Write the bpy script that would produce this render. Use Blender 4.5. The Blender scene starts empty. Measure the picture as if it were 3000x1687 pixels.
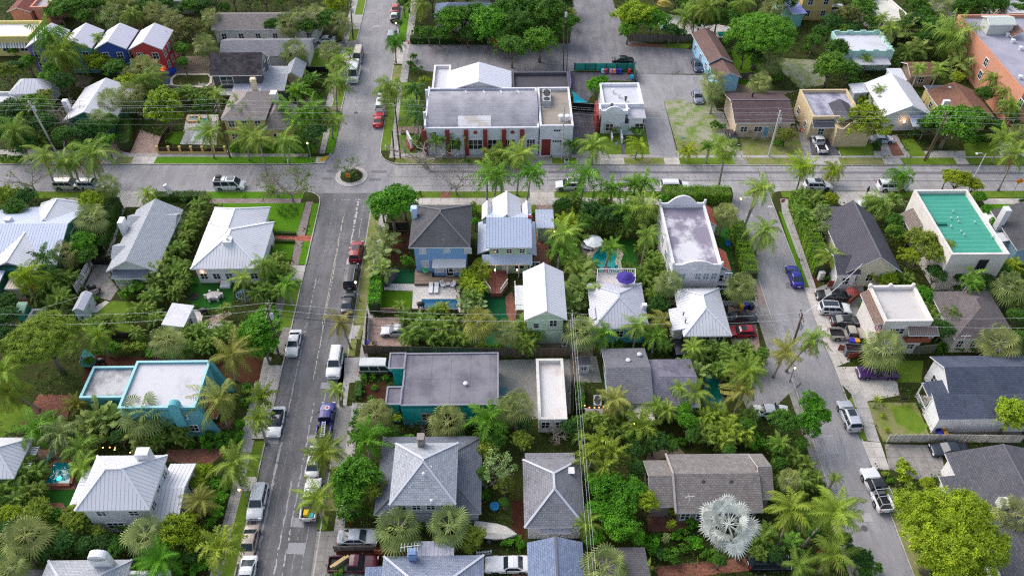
import bpy, math, random
import numpy as np
from mathutils import Vector, Matrix
R = math.radians
SC = bpy.context.scene
COL = SC.collection
rnd = random.Random(7)
F, H, PITCH = 2358.0, 88.0, R(45)
CP, SP = math.cos(PITCH), math.sin(PITCH)
def t2p(k, x, y):
 if k == 19: return .4658*x, 440+.4658*y
 if k == 20: return 1000+.3882*x, 440+.3882*y
 if k == 21: return 2000+.3882*x, 440+.3882*y
 r, c = divmod(k, 4)
 s = 750/1941 if r < 2 else 750/1917
 return 750*c + s*x, 560*r + s*y
def ray(px, py):
 u = (px-1500)/F; v = (py-843.5)/F
 return Vector((u, CP - v*SP, -SP - v*CP))
def un(px, py, z=0.0):
 d = ray(px, py)
 k = (z-H)/d.z
 return Vector((d.x*k, d.y*k, z))
def G(k, x, y, z=0.0):
 return un(*t2p(k, x, y), z)
def ray_at_y(k, x, y, wy):
 d = ray(*t2p(k, x, y)); s = wy/d.y
 return Vector((d.x*s, wy, H+d.z*s))
def mpp(k, p):
 Z = p.y*CP + (H-p.z)*SP
 return Z/F*(750/1941 if k < 8 else 750/1917 if k < 12 else .4658 if k == 19 else .3882)
def proj(p):
 Z = p.y*CP + (H-p.z)*SP
 return 1500 + F*p.x/Z, 843.5 + F*(p.y*SP - (H-p.z)*CP)/Z*-1
def lin(c):
 if isinstance(c, str):
  c = [int(c[i:i+2], 16)/255 for i in (0, 2, 4)]
  c = [x/12.92 if x <= .04045 else ((x+.055)/1.055)**2.4 for x in c]
 return (c[0], c[1], c[2], 1.0)
class MB:
 def __init__(s): s.v = []; s.f = []; s.m = []; s.uv = []; s.t = []
 def face(s, pts, m=0, uv=None, t=.5):
  n = len(s.v); s.v += [tuple(p) for p in pts]
  s.f.append(tuple(range(n, n+len(pts)))); s.m.append(m); s.uv.append(uv); s.t.append(t)
 def raw(s, vs, fs, m=0, t=.5):
  n = len(s.v); s.v += [tuple(p) for p in vs]
  for f in fs:
   s.f.append(tuple(n+i for i in f)); s.m.append(m); s.uv.append(None); s.t.append(t)
 def box(s, cx, cy, cz, sx, sy, sz, m=0, rz=0, M=None):
  x, y, z = sx/2, sy/2, sz/2
  vs = [(-x,-y,-z),(x,-y,-z),(x,y,-z),(-x,y,-z),(-x,-y,z),(x,-y,z),(x,y,z),(-x,y,z)]
  c, q = math.cos(rz), math.sin(rz)
  vs = [(cx+a*c-b*q, cy+a*q+b*c, cz+d) for a, b, d in vs]
  if M: vs = [M @ Vector(p) for p in vs]
  s.raw(vs, [(3,2,1,0),(4,5,6,7),(0,1,5,4),(1,2,6,5),(2,3,7,6),(3,0,4,7)], m)
 def bar(s, a, b, w, h=None, m=0):
  a, b = Vector(a), Vector(b); d = (b-a)
  if d.length < 1e-6: return
  d.normalize(); up = Vector((0,0,1)) if abs(d.z) < .95 else Vector((1,0,0))
  x = d.cross(up).normalized()*(w/2); y = x.cross(d).normalized()*((h or w)/2)
  vs = [p+q for p in (a, b) for q in (-x-y, x-y, x+y, -x+y)]
  s.raw(vs, [(3,2,1,0),(4,5,6,7),(0,1,5,4),(1,2,6,5),(2,3,7,6),(3,0,4,7)], m)
 def tube(s, pts, rad, n=6, m=0, cap=True):
  pts = [Vector(p) for p in pts]
  rad = rad if hasattr(rad, '__len__') else [rad]*len(pts)
  base = len(s.v); prev = None
  for i, p in enumerate(pts):
   d = (pts[min(i+1, len(pts)-1)]-pts[max(i-1, 0)]).normalized()
   if prev is None:
    x = d.orthogonal().normalized()
   else:
    x = (prev - d*prev.dot(d)).normalized()
   prev = x; y = d.cross(x)
   for j in range(n):
    a = 2*math.pi*j/n
    s.v.append(tuple(p+(x*math.cos(a)+y*math.sin(a))*rad[i]))
  for i in range(len(pts)-1):
   for j in range(n):
    s.f.append((base+i*n+j, base+i*n+(j+1)%n, base+(i+1)*n+(j+1)%n, base+(i+1)*n+j)); s.m.append(m); s.uv.append(None); s.t.append(.5)
  if cap:
   s.f.append(tuple(base+j for j in range(n))[::-1]); s.m.append(m); s.uv.append(None); s.t.append(.5)
   q = base+(len(pts)-1)*n
   s.f.append(tuple(q+j for j in range(n))); s.m.append(m); s.uv.append(None); s.t.append(.5)
 def lathe(s, prof, n=12, m=0, c=(0,0,0)):
  base = len(s.v)
  for r, z in prof:
   for j in range(n):
    a = 2*math.pi*j/n; s.v.append((c[0]+r*math.cos(a), c[1]+r*math.sin(a), c[2]+z))
  for i in range(len(prof)-1):
   for j in range(n):
    s.f.append((base+i*n+j, base+i*n+(j+1)%n, base+(i+1)*n+(j+1)%n, base+(i+1)*n+j)); s.m.append(m); s.uv.append(None); s.t.append(.5)
  for q, rev in ((base, 1), (base+(len(prof)-1)*n, 0)):
   f = tuple(q+j for j in range(n)); s.f.append(f[::-1] if rev else f); s.m.append(m); s.uv.append(None); s.t.append(.5)
 def prism(s, poly, z0, z1, m=0, ms=None):
  n = len(poly)
  s.face([(p[0], p[1], z1) for p in poly], m)
  s.face([(p[0], p[1], z0) for p in reversed(poly)], m if ms is None else ms)
  for i in range(n):
   a, b = poly[i], poly[(i+1) % n]
   s.face([(a[0],a[1],z0),(b[0],b[1],z0),(b[0],b[1],z1),(a[0],a[1],z1)], m if ms is None else ms)
 def mesh(s, name, mats, smooth=False, tint=False):
  me = bpy.data.meshes.new(name)
  me.from_pydata(s.v, [], s.f)
  for q in (mats if isinstance(mats, (list, tuple)) else [mats]): me.materials.append(q)
  if any(s.m): me.polygons.foreach_set('material_index', s.m)
  if any(u is not None for u in s.uv):
   L = me.uv_layers.new(name='UVMap'); arr = []
   for f, u in zip(s.f, s.uv):
    for i in range(len(f)): arr += list(u[i]) if u is not None else [0.0, 0.0]
   L.data.foreach_set('uv', arr)
  if tint:
   at = me.attributes.new('tint', 'FLOAT', 'FACE'); at.data.foreach_set('value', s.t)
  if smooth: me.polygons.foreach_set('use_smooth', [True]*len(s.f))
  me.update()
  return me
 def build(s, name, mats, parent=None, loc=None, smooth=False):
  return link(name, s.mesh(name, mats, smooth), parent, loc)
def link(name, data, parent=None, loc=None):
 o = bpy.data.objects.new(name, data); COL.objects.link(o)
 if parent: o.parent = parent
 if loc is not None: o.location = loc
 return o
LAND = []
THINGS = []
def tag(o, label=None, cat=None, group=None, kind=None):
 if label: o['label'] = label
 if cat: o['category'] = cat
 if group: o['group'] = group
 if kind: o['kind'] = kind
 if cat: THINGS.append(o)
 return o
def thing(name, loc, rz=0, label=None, cat=None, group=None):
 o = link(name, None, None, loc); o.rotation_euler.z = rz; o.empty_display_size = .5
 return tag(o, label, cat, group)
def mark(phrase, p, size=4.0): LAND.append((phrase, p[0], p[1], size))
def newmat(name):
 m = bpy.data.materials.new(name); m.use_nodes = True
 nt = m.node_tree; b = nt.nodes['Principled BSDF']
 return m, nt, b
def N(nt, typ, **kw):
 n = nt.nodes.new(typ)
 for k, v in kw.items():
  if k.startswith('i_'): n.inputs[k[2:].replace('_', ' ')].default_value = v
  else: setattr(n, k, v)
 return n
def L(nt, a, b): nt.links.new(a, b)
def coord(nt, mode='Object'):
 if mode == 'World': return N(nt, 'ShaderNodeNewGeometry').outputs['Position']
 return N(nt, 'ShaderNodeTexCoord').outputs[mode]
def noise(nt, vec, scale, detail=4, rough=.6, sc=None):
 if sc:
  mp = N(nt, 'ShaderNodeMapping'); mp.inputs['Scale'].default_value = sc; L(nt, vec, mp.inputs[0]); vec = mp.outputs[0]
 n = N(nt, 'ShaderNodeTexNoise'); n.inputs['Scale'].default_value = scale; n.inputs['Detail'].default_value = detail; n.inputs['Roughness'].default_value = rough
 L(nt, vec, n.inputs['Vector']); return n.outputs['Fac']
def ramp(nt, fac, stops):
 r = N(nt, 'ShaderNodeValToRGB'); e = r.color_ramp.elements
 while len(e) < len(stops): e.new(.5)
 for q, (p, c) in zip(e, stops):
  q.position = p; q.color = lin(c) if not isinstance(c, (int, float)) else (c, c, c, 1)
 L(nt, fac, r.inputs[0]); return r.outputs[0]
def mix(nt, fac, a, b, typ='MIX'):
 n = N(nt, 'ShaderNodeMix', data_type='RGBA', blend_type=typ)
 for i, v in ((0, fac), (6, a), (7, b)):
  s = n.inputs[i]
  if hasattr(v, 'is_linked'): L(nt, v, s)
  elif isinstance(v, (int, float)): s.default_value = v if i == 0 else (v, v, v, 1)
  else: s.default_value = lin(v)
 return n.outputs[2]
def mth(nt, op, a, b=0.0):
 n = N(nt, 'ShaderNodeMath', operation=op)
 for s, v in ((n.inputs[0], a), (n.inputs[1], b)):
  if hasattr(v, 'is_linked'): L(nt, v, s)
  else: s.default_value = v
 return n.outputs[0]
def bump(nt, b, h, st=.3, d=.05):
 n = N(nt, 'ShaderNodeBump'); n.inputs['Strength'].default_value = st; n.inputs['Distance'].default_value = d
 L(nt, h, n.inputs['Height']); L(nt, n.outputs[0], b.inputs['Normal'])
_M = {}
def memo(fn):
 def w(*a, **k):
  key = (fn.__name__, a, tuple(sorted(k.items())))
  if key not in _M: _M[key] = fn(*a, **k)
  return _M[key]
 return w
@memo
def plain(col, rough=.7, var=.12, scale=.8, dirt=None, amt=.5, spec=.3, metal=0.0):
 """painted or rendered surface with mottling and optional stains"""
 m, nt, b = newmat('surface'); v = coord(nt)
 c = lin(col)
 lo = tuple(x*(1-var) for x in c[:3]); hi = tuple(min(1, x*(1+var)) for x in c[:3])
 out = mix(nt, ramp(nt, noise(nt, v, scale*4, 5), [(.3, 0.), (.7, 1.)]), lo, hi)
 if dirt:
  st = ramp(nt, noise(nt, v, scale*.55, 6, .68), [(.5, 0.), (.68, amt)])
  out = mix(nt, st, out, dirt)
 L(nt, out, b.inputs['Base Color']); b.inputs['Roughness'].default_value = rough
 b.inputs['Specular IOR Level'].default_value = spec; b.inputs['Metallic'].default_value = metal
 return m
@memo
def flat(col, rough=.5, spec=.4, metal=0.0):
 m, nt, b = newmat('paint'); b.inputs['Base Color'].default_value = lin(col)
 b.inputs['Roughness'].default_value = rough; b.inputs['Specular IOR Level'].default_value = spec; b.inputs['Metallic'].default_value = metal
 return m
@memo
def metal_roof(col, pitch=.46, dark='7d86a0', dirt='8b8794', amt=.35, tilt=0):
 m, nt, b = newmat('seam_metal_roof'); uv = coord(nt, 'UV')
 sx = N(nt, 'ShaderNodeSeparateXYZ'); L(nt, uv, sx.inputs[0])
 q = mth(nt, 'FRACT', mth(nt, 'DIVIDE', sx.outputs[0], pitch))
 seam = mth(nt, 'LESS_THAN', q, .17)
 base = mix(nt, noise(nt, uv, .5, 5, .65, (1, .25, 1)), tuple(x*.88 for x in lin(col)[:3]), col)
 st = ramp(nt, noise(nt, coord(nt), .22, 7, .7), [(.52, 0.), (.72, amt)])
 base = mix(nt, st, base, dirt)
 c = mix(nt, mth(nt, 'MULTIPLY', seam, .4), base, dark)
 L(nt, c, b.inputs['Base Color']); b.inputs['Roughness'].default_value = .42; b.inputs['Specular IOR Level'].default_value = .5
 tri = mth(nt, 'ABSOLUTE', mth(nt, 'SUBTRACT', q, .085)); bump(nt, b, ramp(nt, tri, [(0., 1.), (.12, 0.)]), .6, .05)
 return m
@memo
def shingle(col, sc=1.0, var=.17, stain='8a8a8e', amt=.4, row=.26):
 m, nt, b = newmat('shingle_roof'); uv = coord(nt, 'UV')
 br = N(nt, 'ShaderNodeTexBrick', offset=.5, squash=1.0)
 c = lin(col)[:3]
 br.inputs['Color1'].default_value = lin(tuple(min(1, x*(1+var)) for x in c)); br.inputs['Color2'].default_value = lin(tuple(x*(1-var) for x in c))
 br.inputs['Mortar'].default_value = lin(tuple(x*.45 for x in c)); br.inputs['Scale'].default_value = 1.0
 br.inputs['Brick Width'].default_value = .42*sc; br.inputs['Row Height'].default_value = row*sc
 br.inputs['Mortar Size'].default_value = .022; br.inputs['Bias'].default_value = 0
 L(nt, uv, br.inputs['Vector'])
 st = ramp(nt, noise(nt, uv, .3, 7, .7, (1, .45, 1)), [(.42, 0.), (.75, amt)])
 o = mix(nt, st, br.outputs[0], stain)
 o = mix(nt, 1.0, o, ramp(nt, noise(nt, uv, 3.2, 4, .8), [(.25, .72), (.8, 1.18)]), 'MULTIPLY')
 L(nt, o, b.inputs['Base Color']); b.inputs['Roughness'].default_value = .9; b.inputs['Specular IOR Level'].default_value = .2
 bump(nt, b, br.outputs[1], .3, .03)
 return m
@memo
def barrel_tile(col):
 m, nt, b = newmat('clay_tile_roof'); uv = coord(nt, 'UV')
 sx = N(nt, 'ShaderNodeSeparateXYZ'); L(nt, uv, sx.inputs[0])
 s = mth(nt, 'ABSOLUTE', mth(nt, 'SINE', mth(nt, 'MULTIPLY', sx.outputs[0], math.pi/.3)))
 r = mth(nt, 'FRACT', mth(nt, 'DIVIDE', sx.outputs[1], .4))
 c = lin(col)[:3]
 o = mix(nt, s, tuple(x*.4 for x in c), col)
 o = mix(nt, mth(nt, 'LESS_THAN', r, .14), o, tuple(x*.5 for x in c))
 o = mix(nt, 1.0, o, ramp(nt, noise(nt, uv, 2.0, 5, .7), [(.3, .65), (.8, 1.25)]), 'MULTIPLY')
 L(nt, o, b.inputs['Base Color']); b.inputs['Roughness'].default_value = .8
 bump(nt, b, s, .8, .08)
 return m
@memo
def membrane(col, stain='8f8a98', amt=.6, lo=.48, hi=.66, sc=.16, seam=0.0):
 """flat roof sheet with ponding stains"""
 m, nt, b = newmat('flat_roof_sheet'); v = coord(nt)
 o = mix(nt, noise(nt, v, 1.2, 6, .7), tuple(x*.85 for x in lin(col)[:3]), col)
 wv = N(nt, 'ShaderNodeMixRGB'); d = noise(nt, v, sc, 8, .66, (1, .8, 1))
 nt.nodes.remove(wv)
 o = mix(nt, ramp(nt, d, [(lo, 0.), (hi, amt)]), o, stain)
 o = mix(nt, ramp(nt, noise(nt, v, 3.5, 5, .75), [(.55, 0.), (.8, amt*.4)]), o, stain)
 if seam:
  br = N(nt, 'ShaderNodeTexBrick', offset=0.0); br.inputs['Scale'].default_value = 1.0
  br.inputs['Brick Width'].default_value = seam; br.inputs['Row Height'].default_value = seam*3.2; br.inputs['Mortar Size'].default_value = .045
  br.inputs['Color1'].default_value = br.inputs['Color2'].default_value = (1, 1, 1, 1); br.inputs['Mortar'].default_value = (.74, .73, .77, 1)
  L(nt, v, br.inputs['Vector']); o = mix(nt, 1.0, o, br.outputs[0], 'MULTIPLY')
 L(nt, o, b.inputs['Base Color']); b.inputs['Roughness'].default_value = .75
 return m
@memo
def ground(kind):
 m, nt, b = newmat(kind); v = coord(nt, 'World'); b.inputs['Roughness'].default_value = .95; b.inputs['Specular IOR Level'].default_value = .15
 fine = noise(nt, v, 3.0, 5, .75); big = noise(nt, v, .16, 6, .7); mid = noise(nt, v, .7, 6, .7)
 if kind == 'lawn':
  o = mix(nt, fine, '40601a', '67852c'); o = mix(nt, ramp(nt, mid, [(.35, 0.), (.75, .55)]), o, '85922f')
 elif kind == 'bright_lawn':
  o = mix(nt, fine, '3d6a0c', '5a8c18'); o = mix(nt, ramp(nt, mid, [(.4, 0.), (.8, .4)]), o, '6f9020')
 elif kind == 'turf':
  o = mix(nt, fine, '1c4a14', '2b6420')
 elif kind == 'olive_turf':
  o = mix(nt, fine, '3d5c0a', '547a12')
 elif kind == 'court':
  o = mix(nt, fine, '10452a', '1c5a38'); o = mix(nt, ramp(nt, mid, [(.5, 0.), (.8, .3)]), o, '3c6a4c')
 elif kind == 'dry_grass':
  o = mix(nt, fine, '55661f', '87924a'); o = mix(nt, ramp(nt, mid, [(.42, 0.), (.62, .85)]), o, '8f8468')
 elif kind == 'sandy_grass':
  o = mix(nt, fine, '4d6e1c', '7a943a'); o = mix(nt, ramp(nt, noise(nt, v, .45, 7, .72), [(.4, 0.), (.56, .85)]), o, 'a39d92'); o = mix(nt, ramp(nt, big, [(.45, 0.), (.62, .5)]), o, '7f8450')
 elif kind == 'soil':
  o = mix(nt, fine, '2c2e16', '484824'); o = mix(nt, ramp(nt, mid, [(.4, 0.), (.7, .8)]), o, '35471a')
 elif kind == 'dirt':
  o = mix(nt, fine, '6a5a4c', '94887c'); o = mix(nt, ramp(nt, mid, [(.4, 0.), (.7, .6)]), o, '5f5a44')
 elif kind == 'sand':
  o = mix(nt, fine, '9a958c', 'c0bcb6'); o = mix(nt, ramp(nt, mid, [(.45, 0.), (.7, .7)]), o, '7c7b5c')
 elif kind == 'mulch':
  o = mix(nt, fine, '301a12', '5e3a2c')
 elif kind == 'gravel':
  o = mix(nt, fine, '7f7c7a', 'a8a5a2'); o = mix(nt, ramp(nt, mid, [(.4, 0.), (.75, .5)]), o, '6d6a60')
 elif kind in ('concrete', 'pale_concrete', 'dirty_concrete', 'stone'):
  c0, c1, c2 = {'concrete': ('a9a4a1', 'bfbbb9', '8c8782'), 'pale_concrete': ('bdb6b0', 'd4cec9', 'a39c94'),
      'dirty_concrete': ('8b8783', 'aaa6a3', '6c6862'), 'stone': ('cfc9c6', 'e2dfdd', 'b8b0aa')}[kind]
  o = mix(nt, fine, c0, c1); o = mix(nt, ramp(nt, mid, [(.42, 0.), (.72, .75)]), o, c2)
  br = N(nt, 'ShaderNodeTexBrick', offset=.5 if kind == 'stone' else 0.0); w = .55 if kind == 'stone' else 1.55
  br.inputs['Scale'].default_value = 1.0; br.inputs['Brick Width'].default_value = w; br.inputs['Row Height'].default_value = w; br.inputs['Mortar Size'].default_value = .03
  br.inputs['Color1'].default_value = (1, 1, 1, 1); br.inputs['Color2'].default_value = (.9, .9, .9, 1); br.inputs['Mortar'].default_value = (.62, .6, .58, 1)
  L(nt, v, br.inputs['Vector']); o = mix(nt, 1.0, o, br.outputs[0], 'MULTIPLY')
 elif kind in ('brick', 'pink_paver', 'red_brick', 'grey_brick'):
  c0, c1 = {'brick': ('7c4a3c', 'a06a58'), 'pink_paver': ('9a8078', 'bfa59c'), 'red_brick': ('a85040', 'd07a66'), 'grey_brick': ('8c7f7c', 'a49894')}[kind]
  br = N(nt, 'ShaderNodeTexBrick'); br.inputs['Scale'].default_value = 1.0; br.inputs['Brick Width'].default_value = .34; br.inputs['Row Height'].default_value = .17; br.inputs['Mortar Size'].default_value = .012
  br.inputs['Color1'].default_value = lin(c0); br.inputs['Color2'].default_value = lin(c1); br.inputs['Mortar'].default_value = lin('66584f')
  L(nt, v, br.inputs['Vector']); o = mix(nt, ramp(nt, mid, [(.4, 0.), (.75, .5)]), br.outputs[0], '6d5a50')
 elif kind in ('asphalt', 'old_asphalt', 'lot_asphalt', 'dark_asphalt', 'slab_road'):
  c0, c1, c2 = {'asphalt': ('605f61', '737274', '878587'), 'old_asphalt': ('959396', 'a9a7a9', '878487'), 'lot_asphalt': ('6f6d71', '868388', '989598'),
      'dark_asphalt': ('4c4a50', '605e66', '78767c'), 'slab_road': ('a19fa0', 'b5b3b4', '8f8b8b')}[kind]
  o = mix(nt, fine, c0, c1); o = mix(nt, ramp(nt, noise(nt, v, .35, 7, .72, (1.6, .35, 1)), [(.4, 0.), (.66, .9)]), o, c2)
  o = mix(nt, ramp(nt, noise(nt, v, .9, 6, .75), [(.5, 0.), (.75, .45)]), o, tuple(x*.7 for x in lin(c0)[:3]))
  o = mix(nt, ramp(nt, big, [(.35, .35), (.6, 0.)]), o, tuple(x*.6 for x in lin(c0)[:3]))
  vo = N(nt, 'ShaderNodeTexVoronoi', feature='DISTANCE_TO_EDGE'); vo.inputs['Scale'].default_value = .27 if kind != 'slab_road' else .42
  wp = N(nt, 'ShaderNodeTexNoise'); wp.inputs['Scale'].default_value = .8; wp.inputs['Detail'].default_value = 4; L(nt, v, wp.inputs['Vector'])
  va = N(nt, 'ShaderNodeVectorMath', operation='MULTIPLY_ADD'); va.inputs[1].default_value = (1.8, 1.8, 0); L(nt, wp.outputs['Color'], va.inputs[0]); L(nt, v, va.inputs[2]); L(nt, va.outputs[0], vo.inputs['Vector'])
  o = mix(nt, ramp(nt, vo.outputs[0], [(.003, .3 if kind == 'slab_road' else .16), (.01, 0.)]), o, tuple(x*.4 for x in lin(c0)[:3]))
  b.inputs['Roughness'].default_value = .85
 L(nt, o, b.inputs['Base Color'])
 bump(nt, b, fine, .25, .05)
 return m
def foliage(name='foliage', rough=.6, trans=.3):
 m, nt, b = newmat(name)
 oi = N(nt, 'ShaderNodeObjectInfo'); at = N(nt, 'ShaderNodeAttribute', attribute_name='tint')
 k = ramp(nt, at.outputs['Fac'], [(0., .5), (.5, .95), (1., 1.6)])
 c = mix(nt, 1.0, oi.outputs['Color'], k, 'MULTIPLY')
 hs = N(nt, 'ShaderNodeHueSaturation'); L(nt, c, hs.inputs['Color']); hs.inputs['Saturation'].default_value = 1.02; hs.inputs['Value'].default_value = .92
 L(nt, mth(nt, 'ADD', .525, mth(nt, 'MULTIPLY', at.outputs['Fac'], -.03)), hs.inputs['Hue'])
 L(nt, hs.outputs[0], b.inputs['Base Color']); b.inputs['Roughness'].default_value = rough; b.inputs['Specular IOR Level'].default_value = .25
 tr = N(nt, 'ShaderNodeBsdfTranslucent'); L(nt, hs.outputs[0], tr.inputs[0])
 ms = N(nt, 'ShaderNodeMixShader'); ms.inputs[0].default_value = trans
 L(nt, b.outputs[0], ms.inputs[1]); L(nt, tr.outputs[0], ms.inputs[2])
 L(nt, ms.outputs[0], nt.nodes['Material Output'].inputs['Surface'])
 return m
def objcolor(name, rough=.3, spec=.5, coat=.4, metal=0.0):
 m, nt, b = newmat(name); oi = N(nt, 'ShaderNodeObjectInfo')
 o = mix(nt, noise(nt, coord(nt), 2.0, 4), .9, 1.0)
 L(nt, mix(nt, 1.0, oi.outputs['Color'], o, 'MULTIPLY'), b.inputs['Base Color'])
 b.inputs['Roughness'].default_value = rough; b.inputs['Coat Weight'].default_value = coat; b.inputs['Coat Roughness'].default_value = .08; b.inputs['Metallic'].default_value = metal
 return m
@memo
def glow(col, s):
 m, nt, b = newmat('lit_lamp'); b.inputs['Base Color'].default_value = lin(col); b.inputs['Emission Color'].default_value = lin(col); b.inputs['Emission Strength'].default_value = s
 return m
@memo
def glass(col='1c242c', rough=.08):
 m, nt, b = newmat('dark_glass'); v = coord(nt)
 L(nt, mix(nt, noise(nt, v, .7, 3), tuple(x*.6 for x in lin(col)[:3]), tuple(min(1, x*1.5) for x in lin(col)[:3])), b.inputs['Base Color'])
 b.inputs['Roughness'].default_value = rough; b.inputs['Specular IOR Level'].default_value = .7
 return m
@memo
def water(col, deep):
 m, nt, b = newmat('pool_water'); v = coord(nt, 'World')
 o = mix(nt, noise(nt, v, .35, 3), col, deep)
 L(nt, o, b.inputs['Base Color']); b.inputs['Roughness'].default_value = .06; b.inputs['Specular IOR Level'].default_value = .5
 bump(nt, b, noise(nt, v, 2.2, 3), .05, .03)
 return m
@memo
def bark(col='8d8478'):
 m, nt, b = newmat('bark'); v = coord(nt)
 c = lin(col)[:3]
 L(nt, mix(nt, noise(nt, v, 3, 5, .7, (1, 1, 2.5)), tuple(x*.55 for x in c), tuple(x*1.2 for x in c)), b.inputs['Base Color'])
 b.inputs['Roughness'].default_value = .9
 return m
@memo
def boards(col, w=.14, axis=0):
 m, nt, b = newmat('boards'); v = coord(nt)
 sx = N(nt, 'ShaderNodeSeparateXYZ'); L(nt, v, sx.inputs[0])
 q = mth(nt, 'DIVIDE', sx.outputs[axis], w); c = lin(col)[:3]
 wn = N(nt, 'ShaderNodeTexWhiteNoise', noise_dimensions='1D'); L(nt, mth(nt, 'FLOOR', q), wn.inputs['W'])
 o = mix(nt, wn.outputs[0], tuple(x*.7 for x in c), tuple(min(1, x*1.25) for x in c))
 o = mix(nt, mth(nt, 'LESS_THAN', mth(nt, 'FRACT', q), .12), o, tuple(x*.3 for x in c))
 o = mix(nt, ramp(nt, noise(nt, v, 1.5, 5), [(.4, 0.), (.8, .4)]), o, tuple(x*.55 for x in c))
 L(nt, o, b.inputs['Base Color']); b.inputs['Roughness'].default_value = .85
 return m
WHITE = flat('d9d9dd', .55); BLACK = flat('151517', .5); GLASS = glass(); LEAF = foliage(); PAINT = objcolor('car_paint')
# ================= HOUSES =================
ROT = R(.7)
class House: pass
def house_frame(NL, NR, FL, he, snap=True):
 a = G(*NL, he) if len(NL) == 3 else Vector(NL); b = G(*NR, he); c = G(*FL, he)
 d = b-a; rz = math.atan2(d.y, d.x)
 if snap and abs(rz) < R(7): rz = ROT
 ex = Vector((math.cos(rz), math.sin(rz), 0)); ey = Vector((-ex.y, ex.x, 0))
 w = d.dot(ex); dep = (c-a).dot(ey)
 mid = a + ex*(w/2); mid = mid + ey*((((b-a).dot(ey))/2)) + ey*dep/2
 return mid, rz, w, dep
def newhouse(name, label, cat, NL, NR, FL, he, snap=True, group=None, depth=None, width=None, short=None, z=.12):
 h = House()
 if isinstance(FL, (int, float)):
  a, b = G(*NL, he), G(*NR, he); rz = ROT; e = Vector((-math.sin(rz), math.cos(rz), 0)); w = (b-a).dot(Vector((e.y, -e.x, 0))); d = FL; mid = (a+b)/2-e*d/2
 else: mid, rz, w, d = house_frame(NL, NR, FL, he, snap)
 if depth:
  ey = Vector((-math.sin(rz), math.cos(rz), 0)); mid = mid + ey*(depth-d)/2 * (-1 if depth < 0 else 1); d = abs(depth)
 h.o = thing(name, (mid.x, mid.y, z), rz, label, cat, group)
 h.w, h.d, h.he, h.rz = w, d, he-z, rz
 h.M = Matrix.Translation((mid.x, mid.y, z)) @ Matrix.Rotation(rz, 4, 'Z'); h.I = h.M.inverted()
 h.p = mid
 if short: mark(short, mid, (w+d)/2)
 FOOT.append((h.M, w/2, d/2))
 return h
FOOT = []
def hl(h, k, x, y, z):
 return h.I @ G(k, x, y, z+.12)
def walls(h, mat, over=.5, x0=None, x1=None, y0=None, y1=None, z1=None, gable=None, rise=0, name='wall', ridge=0):
 a0 = -h.w/2+over if x0 is None else x0; a1 = h.w/2-over if x1 is None else x1
 b0 = -h.d/2+over if y0 is None else y0; b1 = h.d/2-over if y1 is None else y1
 z = h.he if z1 is None else z1
 mb = MB(); cs = [(a0,b0),(a1,b0),(a1,b1),(a0,b1)]
 for i in range(4):
  p, q = cs[i], cs[(i+1) % 4]
  mb.face([(*p,-.1),(*q,-.1),(*q,z),(*p,z)])
 mb.face([(*c,z) for c in cs])
 if gable == 'y':
  m = (a0+a1)/2; s = rise*(1-over/(h.w/2)) if x0 is None else rise
  for y, f in ((b0,1),(b1,-1)): mb.face([(a0,y,z),(a1,y,z),(m,y,z+s-.1)][::f])
 if gable == 'x':
  m = (b0+b1)/2; s = rise*(1-over/(h.d/2)) if x0 is None else rise
  for x, f in ((a0,-1),(a1,1)): mb.face([(x,b0,z),(x,b1,z),(x,m,z+s-.1)][::f])
 o = mb.build(name, mat, h.o)
 h.wx = (a0, a1, b0, b1)
 return o
def uvface(mb, pts, m=0):
 P = [Vector(p) for p in pts]; e = (P[1]-P[0]).normalized(); n = e.cross(P[-1]-P[0]).normalized(); s = n.cross(e)
 mb.face(P, m, [((p-P[0]).dot(e), (p-P[0]).dot(s)) for p in P])
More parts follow.
